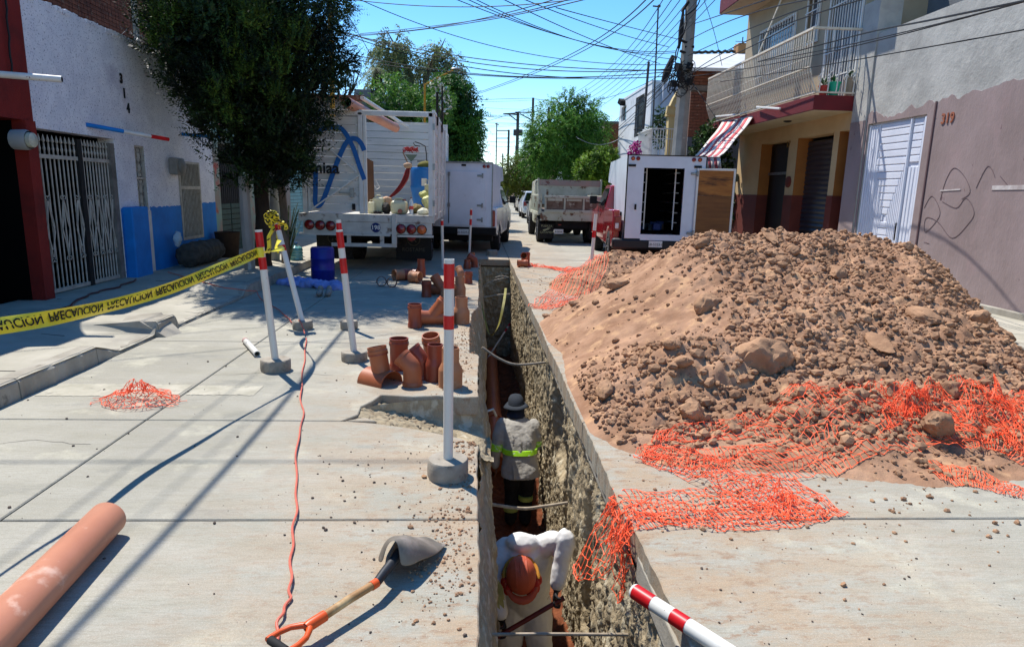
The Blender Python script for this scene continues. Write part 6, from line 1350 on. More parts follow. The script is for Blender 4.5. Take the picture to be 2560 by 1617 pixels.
mb=MB(); mb.tube(Q_,.006,8); o=mb.build('extension_cord',mat('cord_pink','cf6a54','c2604b',20,.5,c3='a8564a',s3=3,t3=.6),None,smooth=True); props(o,'salmon orange extension cord snaking down the left lane towards the shovel','cord')
P2=[G(420,680,.15),G(560,720,.15),G(640,728,.1),G(655,750,.03),G(700,775,.02),G(730,805,.02),fc+V((.0,-.1,.05)),V((P_[0].x,P_[0].y,.01))]
Q_=[P2[0].lerp(P2[1],k/6) for k in range(6)]+[P2[i].lerp(P2[i+1],k/4)+V((0,.02*math.sin(k+i),0)) for i in range(1,7) for k in range(4)]; mb=MB(); mb.tube(Q_,.0075,6); props(mb.build('extension_cord',MATS['cord_pink'],None,smooth=True),'thin salmon cord running from the pavement to the leaning taped post','cord')
P2=[V((XW+.3,10.4,.15)),V((XW+.45,9.6,.15)),V((XW+.42,9.1,.15)),V((XW+.5,8.7,.15)),V((XW+.75,7.8,.15)),V((XW+.7,6.6,.15)),V((XW+.8,5,.15))]
Q_=[P2[i].lerp(P2[i+1],k/4)+V((.03*math.sin(k*1.5+i),0,0)) for i in range(6) for k in range(4)]; mb=MB(); mb.tube(Q_,.012,6); props(mb.build('garden_hose',mat('hose_dark','4d1f22',rough=.5),None,smooth=True),'dark red hose lying on the shaded pavement in front of the iron gate','hose')
# shovel
t=thing('shovel','square mouth shovel with a wooden shaft and orange D grip lying near the trench','shovel',G(860,1520))
grip_c=G(765,1590,.05); s0=G(812,1538,.07); s1=G(932,1462,.075); s2=G(985,1400,.09)
ax=(s1-s0).normalized(); side=ax.cross(V((0,0,1))).normalized()
mb=MB(); mb.tube([s0-ax*.01,s0.lerp(s1,.5)+V((0,0,.003)),s1+ax*.01],.0165,16); mb.build('shaft',mat('shovel_wood','a97f50','8f6a40',4,.5,.0004,50,c3='c9a877',s3=3,t3=.56,st=(1,1,.4)),t,smooth=True)
mb=MB(); mb.lathe([(.0175,-.008),(.019,-.008),(.019,.022),(.0175,.022)],s1,ax,18); mb.build('ferrule',mat('grip_orange','d8541a','cc4c16',10,.4),t,smooth=True)
mb=MB(); q=s1+ax*.02; b1=s2; 
mb.tube([q,q.lerp(b1,.4)+V((0,0,.002)),b1,b1+(b1-q).normalized()*.05],[.018,.020,.022,.026],14); mb.build('socket',mat('blade_steel','2a2c30','45474a',5,.5,metal=.5,c3='6a6258',s3=8,t3=.56),t,smooth=True)
# D grip
mb=MB(); mb.lathe([(.018,-.0),(.021,-.0),(.021,-.07),(.017,-.085)][::-1],s0+ax*.0,ax,16)
gl=[];hh=.055
pt=s0-ax*.065
for sgn in(1,-1):
    pts=[pt,pt-ax*.02+side*sgn*.022,pt-ax*.05+side*sgn*.045,pt-ax*.09+side*sgn*.055,pt-ax*.125+side*sgn*.055,pt-ax*.14+side*sgn*.052]; mb.tube(pts,[.014,.012,.011,.011,.012,.012],10)
grip=mb.build('d_grip',MATS['grip_orange'],t,smooth=True)
mb=MB(); mb.cyl(pt-ax*.133+side*.045,pt-ax*.133-side*.045,.0155,n=16); mb.build('grip_bar',m_black,grip,smooth=True)
# blade: upside down scoop, arched sheet
bc=s2+(s2-s1).normalized()*.0; e0=G(940,1378,.01); e1=G(1118,1412,.03); far=G(1075,1362,.12)
bd=(G(1050,1345,.03)-s2); bd.z=0; bd.normalize(); bs=bd.cross(V((0,0,1))).normalized()
mb=MB(); vv=[];ff=[]; nu,nv=12,15; L_=.31
for i in range(nu):
    f=i/(nu-1)
    w_=(.255*(min(1,.30+.9*f**.45))) ; hc=.035+.075*(1-abs(f-.35)*1.1)
    for k in range(nv):
        g_=k/(nv-1)*2-1; arch=(1-abs(g_)**2.4)*hc*(1-.55*f)
        wing=.045*abs(g_)**6*(1-f)*.6
        vv.append(V((s2.x,s2.y,0))+bd*(f*L_-.03*(abs(g_)**2)*(0 if f>.1 else 1))+bs*g_*w_/2+V((0,0,max(.004,.010+arch*.8+.105*(1-f)**1.1-wing*1.2+.006*math.sin(g_*7)*f))))
for i in range(nu-1):
    for k in range(nv-1): ff.append((i*nv+k,i*nv+k+1,(i+1)*nv+k+1,(i+1)*nv+k))
mb.add(vv,ff); mb.build('blade',mat('blade_worn','857c6f','6a6359',6,.55,.001,40,metal=.25,c3='a3968a',s3=9,t3=.5,w3=.2),t,smooth=True,solid=.003,sub=1)
# ================= CAUTION TAPE =================
m_tape=mat('tape_yellow','e8d83a','dccb2c',5,.35,spec=.5)
def tapestrip(P_,wd,tilt,name='tape'):
    vv=[];ff=[]
    for i,p in enumerate(P_):
        d=(P_[min(i+1,len(P_)-1)]-P_[max(i-1,0)]).normalized(); t_=tilt(i/(len(P_)-1)) if callable(tilt) else tilt; up=(V((0,0,1))-d*d.z).normalized(); sd=d.cross(up); n_=up*math.cos(t_)+sd*math.sin(t_)
        for k in range(5): g_=k/4-.5; vv.append(p+n_*wd*g_+sd*(.006*math.sin(g_*7+i*.15)))
    for i in range(len(P_)-1):
        for k in range(4): ff.append((i*5+k,i*5+k+1,(i+1)*5+k+1,(i+1)*5+k))
    return vv,ff
A=PY(646,632,5.72); pt0=[(642,632),(560,667),(440,715),(300,758),(150,790),(0,815),(-160,832)]
deps=[5.70,5.2,4.6,4.05,3.55,3.2,2.9]
P_=[PY(x,y,d) for (x,y),d in zip(pt0,deps)]; arr=np.array([list(p) for p in P_]); N_=140; cur=bez(arr,np.linspace(0,1,N_)); TP=[V(c) for c in cur]
t=thing('caution_tape','yellow caution tape printed PRECAUCION sagging from the taped post to the left edge','caution tape',TP[0])
wd=.083; mb=MB(); mb.add(*tapestrip(TP,wd,lambda f:.25*math.sin(f*9))); mb.build('band',m_tape,t,smooth=True)
seg=[0]; 
for a,b in zip(TP,TP[1:]): seg.append(seg[-1]+(b-a).length)
tot=seg[-1]
def tp(s):
    s=min(max(s,0),tot-1e-4); i=max(j for j in range(len(seg)) if seg[j]<=s); i=min(i,len(TP)-2); f=(s-seg[i])/(seg[i+1]-seg[i]); p=TP[i].lerp(TP[i+1],f); d=(TP[i+1]-TP[i]).normalized(); ff=(i+f)/(N_-1); t_=.25*math.sin(ff*9); up=(V((0,0,1))-d*d.z).normalized(); sd=d.cross(up); return p,d,up*math.cos(t_)+sd*math.sin(t_),sd
c=.22
while c<tot-.1:
    def fn(x,y,z,c=c):
        p,d,n_,sd=tp(c-x); s=sd if sd.y<0 else -sd; return p-n_*(y-.006)+s*(.0045+z*.2)
    text('lettering','PRECAUCION',.068,m_black,fn,t,ext=.0008,res=2,shear=.25,bold=.0012)
    c+=.46
# tie around the posts and bunch on top of the leaning post
o=thing('tied_tape','knotted loop of yellow caution tape between the two taped posts','caution tape',TP[0]); mb=MB()
q=PY(650,628,5.72); k2=PY(692,595,7.6)
mid=[TP[0],TP[0]+V((.05,.15,-.01)),TP[0]+V((.0,.8,-.03)),PY(690,620,7.2),PY(698,600,7.6)]
mb.add(*tapestrip([V(c) for c in bez(np.array([list(p) for p in mid]),np.linspace(0,1,30))],.05,lambda f:f*5)); mb.build('band',m_tape,o,smooth=True)
mb=MB(); mb.lathe([(.034,-.04),(.035,.04)],TP[0]+V((.015,.03,0)),(-.1,0,1),16); mb.build('band',m_tape,o,smooth=True)
o=thing('tape_bunch','bow shaped bunch of yellow and black caution tape on top of the leaning post','caution tape',tc); top=tc
mb=MB(); mk=MB(); rg=random.Random(3)
for k in range(16):
    a=rg.uniform(0,6.28); R_=rg.uniform(.05,.12); c0=top+V((rg.uniform(-.03,.03),rg.uniform(-.04,.0),rg.uniform(-.02,.10))); pts=[]
    for j in range(9): an=j/8*6.28*.8; pts.append(c0+V((math.cos(a)*R_*math.sin(an/2)*1.1,-.02-R_*.4*math.sin(an),R_*.6*math.sin(an)+.3*R_*math.sin(a))))
    mb.add(*tapestrip(pts,.05,rg.uniform(0,3)))
    for j in(2,4,6): v=pts[j]; mk.box(v+V((0,-.028,0)),(.028,.006,.012),ry=rg.uniform(-1,1))
for s_ in(-1,1): 
    pts=[top+V((s_*.02,-.03,-.03)),top+V((s_*.05-.04,-.03,-.15)),top+V((s_*.04-.05,-.03,-.27)),top+V((s_*.06-.05,-.03,-.34))]; mb.add(*tapestrip(pts,.05,s_*.8))
    for j in range(3): mk.box(pts[j]+V((0,-.02,-.03)),(.035,.006,.012),ry=.6*s_)
mb.build('band',m_tape,o,smooth=True,solid=.001); mk.build('print_marks',m_black,o,kind='stuff')
# tape hanging in trench
pts=[G(1190,650,-.02),PY(1200,740,11.5),PY(1212,800,11),PY(1226,838,10.8),PY(1245,815,10.8),PY(1258,760,11),PY(1264,720,11.6)]
pts[0]=V((.04,12.2,.0)); o=thing('hanging_tape','yellow caution tape sagging down inside the far end of the trench','caution tape',pts[0])
mb=MB(); mb.add(*tapestrip([V(c) for c in bez(np.array([list(p) for p in pts]),np.linspace(0,1,40))],.045,lambda f:.6+f)); mb.build('band',mat('dusty_tape','8e8538','6f682c',9,.7),o,smooth=True)
# rods across the trench
def rod(pts,r,lab,m,cat='pipe',nm='crossing_pipe'): mb=MB(); mb.tube([V(c) for c in bez(np.array([list(p) for p in pts]),np.linspace(0,1,24))],r,8); props(mb.build(nm,m,None,smooth=True),lab,cat)
m_rod=mat('dusty_pipe','a89a85','8b7c68',20,.8,.001,60)
y_=2.92; rod([PY(1225,1585,y_)-V((.03,0,0)),PY(1380,1584,y_),PY(1545,1586,y_)+V((.05,0,0))],.0085,'nearest dusty steel rod crossing the trench at the bottom of the photo',m_rod)
y_=5.05; rod([PY(1212,1255,y_)-V((.04,0,0)),PY(1300,1270,y_),PY(1360,1265,y_),PY(1402,1256,y_)+V((.06,0,0))],.014,'grey hose sagging across the trench between the two workers',m_rod)
y_=7.2; rod([PY(1212,868,y_)-V((.03,0,0)),PY(1245,895,y_),PY(1290,911,y_),PY(1352,906,y_)+V((.05,0,0))],.014,'grey hose sagging across the trench beyond the hatted worker',m_rod)
y_=12.5; rod([PY(1205,745,y_),PY(1240,738,y_),PY(1275,735,y_)],.013,'thin grey hose across the far trench',m_rod)
y_=13.5; rod([PY(1205,718,y_),PY(1230,703,y_),PY(1270,694,y_)],.013,'frayed grey hose across the far end of the trench, upper one',m_rod); rod([PY(1238,694,y_),PY(1255,690,y_),PY(1272,694,y_)],.012,'short curved hose stub at the far right trench wall',m_rod)
# small red white stick leaning in trench
a=PX(1275,809,.8); b=PY(1218,898,a.y-.9); t=thing('survey_stick','red and white survey stick leaning across the trench','stick',b); d=b-a; 
mb=MB(); mb.cyl(a,b,.02,n=10); mb.build('rod',m_pole,t,smooth=True)
for s,e in((0,.14),(.25,.4)): mb=MB(); mb.cyl(a+d*s*.6,a+d*e*.6,.0212,n=10); mb.build('red_band',m_redtape,t,smooth=True)
# pipe on the trench floor
a=PY(1252,870,11.3); t=thing('laid_pipe','terracotta sewer pipe laid on the trench floor beyond the workers','pipe',(.4,11,TZ)); mb=MB()
mb.cyl((.30,8.9,TZ+.22),(.36,15.6,TZ+.22),.13,n=24); mb.build('pipe_shell',m_terra,t,smooth=True); mb=MB(); mb.lathe([(.13,0),(.15,0),(.15,.14),(.13,.16)],(.32,10.6,TZ+.22),(0,1,0),24); mb.build('socket',m_terra,t,smooth=True)
mb=MB(); mb.cyl((.09,7.2,-.95),(.14,7.5,-1.6),.016,n=8); mb.tube([(.09,7.2,-.95),(.12,7.2,-.86),(.2,7.25,-.85),(.24,7.3,-.95)],.014,6); props(mb.build('bent_conduit',m_pole,None,smooth=True),'bent grey conduit sticking out of the left trench wall by the hatted worker','pipe')
mb=MB()
q=PY(1238,1465,3.9)
for k in range(10): a=q+V((random.uniform(-.02,.02),0,random.uniform(-.02,.06))); mb.quad(a,a+V((.03,-.02,-.04)),a+V((.045+.01*k%3*.01,-.02,-.14)),a+V((.0,-.01,-.10)))
props(mb.build('torn_plastic',mat('pale_yellow_plastic','b8b070',rough=.4),None,solid=.001),'torn pale yellow plastic strip hanging on the left trench wall by the bending worker','plastic')
# blue drum, dummy cloth, water bottle under truck etc.
p=G(808,702); p=V((p.x,p.y,0)); wd_=(PY(848,650,p.y).x-PY(790,650,p.y).x); ht=PY(818,618,p.y).z
t=thing('plastic_drum','dark blue plastic drum standing on the road under the truck tail','drum',p); r=wd_/2
mb=MB(); mb.lathe([(r*.93,0),(r,.03),(r,ht*.32),(r*1.03,ht*.34),(r,ht*.36),(r,ht*.66),(r*1.03,ht*.68),(r,ht*.70),(r,ht*.95),(r*.9,ht),(0,ht)],p,(0,0,1),28); mb.build('shell',mat('drum_deep_blue','10208a','0c1a74',6,.4),t,smooth=True)
q0,q1=G(715,712),G(845,722); c=(q0+q1)/2; t=thing('cloth_bundle','crumpled pale blue cloth bundle and shoes on the road behind the leaning post','cloth',c)
mb=MB()
for k in range(15): f=k/14; mb.ell(q0.lerp(q1,f)+V((0,.08+.14*math.sin(k*1.7),.03+.015*math.sin(k*2.1))),(.15,.13,.06+.03*math.sin(k)**2),10,6)
mb.build('cloth',mat('pale_blue_cloth','8a99cf','6f7fb8',8,.9),t,remesh=.02,disp=.18,dsc=.16)
for k in(0,1): 
    q=G(797+22*k,742); mb=MB(); mb.ell(q+V((0,.05,.05)),(.05,.12,.05)); mb.ell(q+V((0,.12,.10)),(.045,.05,.06)); mb.build('shoe',mat('shoe_grey','8f8f88','6f6f68',20,.7) if k==0 else MATS['shoe_grey'],t,remesh=.012)
mb=MB(); a,b=G(600+30,742),G(828,760)
p=G(742,668); t=thing('water_carboy','clear bluish water carboy standing at the kerb behind the leaning post','bottle',p)
mb=MB(); pr=[(.0,0),(.12,0),(.135,.03)]
for k in range(5): z=.06+k*.06; pr+=[(.135,z),(.126,z+.015),(.126,z+.03),(.135,z+.045)]
pr+=[(.12,.40),(.06,.44),(.03,.46),(.03,.49),(0,.49)]; mb.lathe(pr,p,(0,0,1),24); mb.build('body',mat('carboy','6ba7a5','5b9896',6,.1,spec=.8),t,smooth=True); mb=MB(); mb.cyl(p+V((0,0,.48)),p+V((0,0,.51)),.034); mb.build('cap',m_drum,t,smooth=True)
# sack roll and plant pot against the white house
a=PX(415,640,XW+.28); z=float(walkz(XW+.3,12.3)); t=thing('rubble_sack','fat grey rolled sack lying on the pavement against the blue wall base','sack',(XW+.35,12.6,z)); mb=MB()
for k in range(8): mb.ell((XW+.34,12.2+k*.17,z+.22),(.23,.16,.22),12,8)
mb.build('sack',mat('sack_grey','4c4a44','34332f',6,.95,.01,20),t,remesh=.03,disp=.09,dsc=.1)
props(MB().ell((XW+.22,12.1,z+.52),(.07,.07,.14)).build('plastic_bag',mat('bag_clear','a9bcc6','8ea4b2',9,.2),None,remesh=.014,disp=.06,dsc=.06,org=(XW+.22,12.1,z+.4)),'clear plastic bag on top of the grey sack by the blue wall','bag')
t=thing('rusty_bucket','rusty brown bucket on the pavement at the end of the blue wall','bucket',(XW+.3,14.2,z)); mb=MB(); mb.lathe([(.2,0),(.25,.5),(.26,.52),(.235,.5),(.2,.3)],(XW+.32,14.2,z),(0,0,1),20,close=True); mb.build('shell',mat('rusty_brown','3f2c1d','2c2017',8,.9),t,smooth=True)
# ivy / weeds on kerb
mb=MB(); q=G(640,705)
for k in range(90):
    a=q+V((random.uniform(-.35,.15),random.uniform(-.3,.3),0)); e=a+V((random.uniform(-.15,.15),random.uniform(-.1,.1),random.uniform(.01,.08))); mb.tube([a,a.lerp(e,.5)+V((0,0,.02)),e],.003,3)
props(mb.build('dry_twigs',mat('dry_twig','5b4a39',rough=.9),None,kind='stuff'),'dry twigs and roots spilling over the broken kerb end','twigs')
# ================= PEOPLE =================
m_skin=mat('skin','7d4f38','6d4230',10,.6)
def finger(mb,base,d,curl,L_,r,nrm):
    p=[V(base)]; dd=V(d).normalized(); ax=dd.cross(V(nrm)).normalized()
    for k,l in enumerate((.45,.32,.23)):
        dd=Matrix.Rotation(curl*(.6+.5*k),3,ax)@dd; p.append(p[-1]+dd*L_*l)
    mb.tube(p,[r,r*.95,r*.88,r*.75],8); mb.ell(p[-1],r*.76,8,5)
def hand(mb,w_,d,nrm,thumb,curl=.5,s=1.0):
    "w_ wrist, d direction of the fingers, nrm back-of-hand normal, thumb side vector"
    w_=V(w_); d=V(d).normalized(); t_=V(thumb); t_=(t_-d*t_.dot(d)).normalized(); n_=d.cross(t_) if d.cross(t_).dot(V(nrm))>0 else -d.cross(t_)
    R=Matrix((t_,d,n_)).transposed(); mb.ell(w_+d*.05*s,(.043*s,.055*s,.017*s),12,8,R); mb.tube([w_-d*.05,w_,w_+d*.03],[.027*s,.025*s,.027*s],10)
    for k,(off,l) in enumerate(((.031,.072),(.011,.08),(-.010,.075),(-.030,.06))): finger(mb,w_+d*.092*s+t_*off*s,d+t_*(off*1.2),curl,l*s,.0088*s,n_)
    finger(mb,w_+d*.03*s+t_*.034*s,d*.6+t_*.8,curl*.6,.062*s,.0105*s,n_)
def limb(mb,pts,rs,n=12,rx=1): mb.tube([V(p) for p in pts],rs,n,rx=rx); [mb.ell(p,r*.98,10,6) for p,r in zip(pts,rs)]
def loft(mb,rings,n=20):
    vv=[];ff=[]
    for c,rx,ry,yaw in rings:
        for k in range(n):
            a=2*math.pi*k/n; ca,sa=math.cos(a),math.sin(a); s=lambda v:math.copysign(abs(v)**.85,v); x,y=s(ca)*rx,s(sa)*ry; vv.append(V(c)+V((x*math.cos(yaw)-y*math.sin(yaw),x*math.sin(yaw)+y*math.cos(yaw),0)))
    m=len(rings)
    for i in range(m-1):
        for k in range(n): ff.append((i*n+k,i*n+(k+1)%n,(i+1)*n+(k+1)%n,(i+1)*n+k))
    ff+=[tuple(range(n))[::-1],tuple((m-1)*n+k for k in range(n))]; return mb.add(vv,ff)
def head(mb,c,face,up,s=1.):
    f=V(face).normalized(); u=(V(up)-f*V(up).dot(f)).normalized(); r=f.cross(u); R=Matrix((r,f,u)).transposed(); c=V(c)
    P=lambda x,y,z:c+r*x*s+f*y*s+u*z*s
    mb.ell(P(0,-.012,.03),(.076*s,.094*s,.09*s),16,12,R); mb.ell(P(0,.028,-.04),(.055*s,.06*s,.075*s),14,10,R); mb.ell(P(0,.06,-.085),(.03*s,.028*s,.025*s),10,8,R)
    mb.ell(P(0,.095,-.022),(.013*s,.02*s,.022*s),8,6,R); mb.ell(P(0,.083,.0),(.009*s,.012*s,.03*s),8,6,R)
    mb.ell(P(0,.078,-.055),(.026*s,.012*s,.008*s),8,6,R); mb.ell(P(0,.076,-.067),(.022*s,.012*s,.007*s),8,6,R); mb.ell(P(0,.07,.028),(.05*s,.02*s,.01*s),10,6,R)
    for sx in(-1,1): mb.ell(P(sx*.077,-.008,-.005),(.011*s,.02*s,.032*s),8,6,R); mb.ell(P(sx*.032,.072,.008),(.013*s,.01*s,.009*s),8,6,R)
# --- worker with hat, back view ---
WY=7.5
def lean(mb):
    for v in mb.v:
        if v.z>-1.78: dy=.62*(v.z+1.78); v.y+=dy; v.z-=.33*dy; v.x+=.03*dy
    return mb
LB=lambda nm,m_,par,**k: lean(mb).build(nm,m_,par,**k)
t=thing('person','person seen from behind in grey shirt with lime reflective bands and bucket hat','person',(.52,WY,TZ))
hc=V((.50,WY+.02,-.90)); mb=MB(); head(mb,hc,(.1,1,-.45),(0,.4,1)); limb(mb,[(.51,WY-.01,-.97),(.52,WY-.03,-1.08)],[.058,.065])
loft(mb,[((.52,WY-.02,-1.12),.17,.10,0),((.53,WY-.02,-1.35),.15,.11,0),((.54,WY,-1.6),.15,.11,0)])
limb(mb,[(.31,WY-.02,-1.13),(.245,WY-.04,-1.42),(.255,WY+.06,-1.68)],[.055,.045,.032]); hand(mb,(.257,WY+.07,-1.70),(.05,.15,-1),(-1,0,0),(.1,1,0),.35)
limb(mb,[(.73,WY-.02,-1.13),(.78,WY+.06,-1.4),(.72,WY+.28,-1.5)],[.055,.045,.032]); hand(mb,(.715,WY+.3,-1.5),(-.1,1,-.1),(0,0,1),(-1,0,0),.6)
for sx in(-1,1): limb(mb,[(.55+sx*.09,WY,-1.62),(.545+sx*.085,WY+.04,-2.0),(.54+sx*.085,WY,-2.38)],[.085,.06,.042])
LB('body',m_skin,t,remesh=.0075)
m_shirt=mat('shirt_grey','a8a49c','989389',6,.85,.002,60)
mb=MB()
loft(mb,[((.555,WY-.0,-1.78),.235,.15,0),((.55,WY-.01,-1.68),.225,.15,0),((.545,WY-.02,-1.5),.205,.14,0),((.54,WY-.03,-1.32),.21,.14,0),((.53,WY-.03,-1.18),.22,.13,0),((.52,WY-.02,-1.10),.19,.11,0),((.515,WY-.01,-1.05),.12,.085,0),((.51,WY,-1.0),.068,.068,0)],28)
limb(mb,[(.33,WY-.02,-1.13),(.275,WY-.04,-1.28),(.245,WY-.045,-1.44),(.24,WY+.01,-1.56),(.25,WY+.06,-1.67)],[.085,.082,.075,.066,.055],14)
limb(mb,[(.72,WY-.02,-1.13),(.77,WY+.02,-1.27),(.79,WY+.08,-1.42),(.75,WY+.22,-1.49)],[.085,.08,.074,.058],14)
# crease folds modelled into the shirt back
for a,b,r in(((.41,WY-.155,-1.17),(.46,WY-.17,-1.34),.012),((.52,WY-.165,-1.2),(.55,WY-.17,-1.45),.012),((.62,WY-.16,-1.2),(.70,WY-.14,-1.38),.014),((.45,WY-.155,-1.4),(.68,WY-.15,-1.47),.010),((.5,WY-.16,-1.17),(.68,WY-.14,-1.22),.009),((.44,WY-.15,-1.55),(.47,WY-.165,-1.75),.012)): mb.tube([a,V(a).lerp(V(b),.5)+V((.01,-.004,0)),b],[r*.5,r,r*.5],8)
LB('shirt',m_shirt,t,remesh=.010,disp=.035,dsc=.13)
m_lime=mat('lime_reflective','a6e022','9ad61a',14,.4,c3='c8d8b0',s3=20,t3=.55)
mb=MB(); loft(mb,[((.542,WY-.02,-1.475),.226,.158,0),((.543,WY-.02,-1.415),.226,.158,0)],28); LB('waist_band',m_lime,t,smooth=True,disp=.012,dsc=.08)
mb=MB(); mb.cyl((.253,WY-.045,-1.36),(.243,WY-.045,-1.44),.087,n=16); LB('sleeve_band',m_lime,t,smooth=True); mb=MB(); mb.cyl((.778,WY+.04,-1.32),(.785,WY+.07,-1.39),.086,n=16); LB('sleeve_band',m_lime,t,smooth=True)
m_trou=mat('trousers_navy','14161d','1c1f28',8,.9)
mb=MB(); loft(mb,[((.55,WY,-1.62),.19,.13,0),((.55,WY,-1.8),.18,.125,0)]); 
for sx in(-1,1): limb(mb,[(.55+sx*.09,WY,-1.78),(.545+sx*.09,WY+.05,-2.02),(.54+sx*.09,WY,-2.36)],[.11,.088,.075],14)
LB('trousers',m_trou,t,remesh=.012,disp=.025,dsc=.1)
for sx,z in((-1,-2.24),(1,-2.10)): mb=MB(); mb.cyl((.54+sx*.09,WY+.01,z),(.54+sx*.09,WY+.012,z+.05),.092,n=16); LB('ankle_band',mat('band_dim','9fae5a') if 'band_dim' not in MATS else MATS['band_dim'],t,smooth=True)
for sx in(-1,1): mb=MB(); mb.ell((.54+sx*.09,WY+.06,TZ+.07),(.05,.14,.06)); mb.ell((.54+sx*.09,WY-.0,TZ+.12),(.055,.06,.09)); LB('boot',m_black,t,remesh=.012)
m_hat=mat('hat_grey','262d37','1f262f',8,.9,.001,60)
hu=V((-.05,-.12,1)).normalized(); hb_=hc+V((0,-.01,.035)); mb=MB(); mb.lathe([(.098,0),(.1,.03),(.094,.075),(.075,.108),(.04,.124),(0,.128)],hb_,hu,26); 
for v in mb.v: pass
n=36; vv=[];ff=[]; x_=V((1,0,.05)).normalized(); y_2=hu.cross(x_)
for k in range(n):
    a=2*math.pi*k/n; dr=-.028-.018*math.cos(2*a)-.012*math.sin(a*3); 
    for r_,z_ in((.098,.004),(.13,dr*.45),(.163,dr)): vv.append(hb_+x_*math.cos(a)*r_+y_2*math.sin(a)*r_+hu*z_)
for k in range(n):
    for j in range(2): ff.append((k*3+j,((k+1)%n)*3+j,((k+1)%n)*3+j+1,k*3+j+1))
mb.add(vv,ff); mb.lathe([(.101,.012),(.1005,.022)],hb_,hu,26); LB('bucket_hat',m_hat,t,smooth=True,solid=.003)
# neck cloth under the hat
mb=MB(); vv=[];ff=[]
for i in range(6):
    f=i/5
    for k in range(13): a=math.radians(-210+k*20); vv.append(hb_+V((math.cos(a)*(.088+.03*f+.008*math.sin(k*1.9+i)),math.sin(a)*(.09+.025*f),-.015-.15*f)))
for i in range(5):
    for k in range(12): ff.append((i*13+k,i*13+k+1,(i+1)*13+k+1,(i+1)*13+k))
mb.add(vv,ff); LB('neck_cloth',mat('cloth_navy','1c2436','232c40',10,.9),t,smooth=True,solid=.004)
# --- bending worker in white coverall ---
PYy=4.55
t=thing('person','person bending forward in white coverall with orange hard hat, digging in the trench','person',(.40,PYy,TZ))
hc=V((.335,4.17,-1.03)); face=V((.1,-.35,-1)); upv=V((-.08,-1,.55))
mb=MB(); head(mb,hc+V((0,.03,-.04)),face,upv); limb(mb,[hc+V((.0,.07,-.03)),(.36,4.36,-1.0)],[.055,.062])
limb(mb,[(.37,4.42,-1.02),(.40,4.5,-1.2),(.40,4.6,-1.42)],[.12,.12,.13])
eL=V((.655,4.30,-.83)); wL=V((.60,4.20,-1.13)); limb(mb,[(.52,4.36,-.93),eL,wL],[.05,.043,.03]); hand(mb,wL,(-.25,-.25,-1),(1,-.3,0),(-.3,-1,0),.95)
eR=V((.135,4.28,-1.12)); wR=V((.20,4.15,-1.33)); limb(mb,[(.20,4.38,-1.0),eR,wR],[.05,.043,.03]); hand(mb,wR,(.25,-.35,-.9),(-1,-.3,0),(.4,-1,0),.95)
for sx in(-1,1): limb(mb,[(.40+sx*.1,4.6,-1.45),(.40+sx*.13,4.50,-1.9),(.40+sx*.14,4.58,-2.36)],[.09,.06,.045])
mb.build('body',m_skin,t,remesh=.0075)
m_cover=mat('coverall_white','dcdad6','cfccc6',6,.7,.001,40,c3='b5a38c',s3=4,t3=.62,w3=.2)
mb=MB()
# torso: inclined loft from hips to shoulders
def ringat(c,rx,ry,tilt,n=24):
    R=Matrix.Rotation(tilt,3,'X'); return [V(c)+R@V((math.cos(2*math.pi*k/n)*rx,math.sin(2*math.pi*k/n)*ry,0)) for k in range(n)]
def loft2(mb,rs,n=24):
    vv=[p for r in rs for p in r]; m=len(rs); ff=[(i*n+k,i*n+(k+1)%n,(i+1)*n+(k+1)%n,(i+1)*n+k) for i in range(m-1) for k in range(n)]+[tuple(range(n))[::-1],tuple((m-1)*n+k for k in range(n))]; mb.add(vv,ff)
loft2(mb,[ringat((.40,4.62,-1.56),.17,.14,.1),ringat((.40,4.62,-1.45),.20,.16,.1),ringat((.40,4.58,-1.32),.205,.16,.25),ringat((.39,4.52,-1.18),.205,.15,.4),ringat((.38,4.46,-1.06),.215,.14,.55),ringat((.37,4.40,-.97),.205,.115,.7),ringat((.36,4.34,-.93),.14,.09,.85),ringat((.35,4.28,-.94),.085,.075,1.0)])
limb(mb,[(.50,4.40,-.94),(.58,4.35,-.87),eL,eL.lerp(wL,.5),wL+V((0,0,.03))],[.092,.086,.08,.068,.058],16)
limb(mb,[(.23,4.40,-.97),(.165,4.33,-1.03),eR,eR.lerp(wR,.5),wR+V((0,0,.03))],[.10,.09,.078,.068,.055],16)
mb.ell((.35,4.36,-.88),(.13,.09,.07))     # hood folded behind the neck
for sx in(-1,1): limb(mb,[(.40+sx*.09,4.62,-1.52),(.40+sx*.115,4.52,-1.75),(.40+sx*.125,4.50,-1.92),(.40+sx*.135,4.56,-2.36)],[.125,.108,.098,.088],16)
for a,b,r in(((.30,4.33,-.86),(.36,4.40,-.83),.016),((.40,4.30,-.88),(.45,4.42,-.85),.016),((.58,4.27,-.80),(.66,4.33,-.75),.018),((.22,4.30,-.95),(.18,4.38,-.90),.015),((.62,4.22,-.90),(.70,4.28,-.86),.016),((.30,4.47,-1.34),(.5,4.46,-1.38),.016)): mb.tube([a,V(a).lerp(V(b),.5)+V((.0,0,.008)),b],[r*.5,r,r*.5],8)
mb.build('coverall',m_cover,t,remesh=.0095,disp=.03,dsc=.14)
m_helm=mat('helmet_orange','bd5536','ab4a2e',5,.65,.0005,30,c3='b8705a',s3=4,t3=.6,w3=.2)
hu=V((-.05,-.62,.78)).normalized(); hx=V((1,0,.1)); hx=(hx-hu*hx.dot(hu)).normalized(); hy=hu.cross(hx)  # hy points up/back
if hy.z<0: hy=-hy
Rm=Matrix((hx,hy,hu)).transposed(); mb=MB(); n=32; vv=[];ff=[]; hcn=hc+hu*.0
prof=[(1.0,0),(.995,.03),(.95,.07),(.84,.11),(.62,.142),(.33,.158),(.02,.162)]
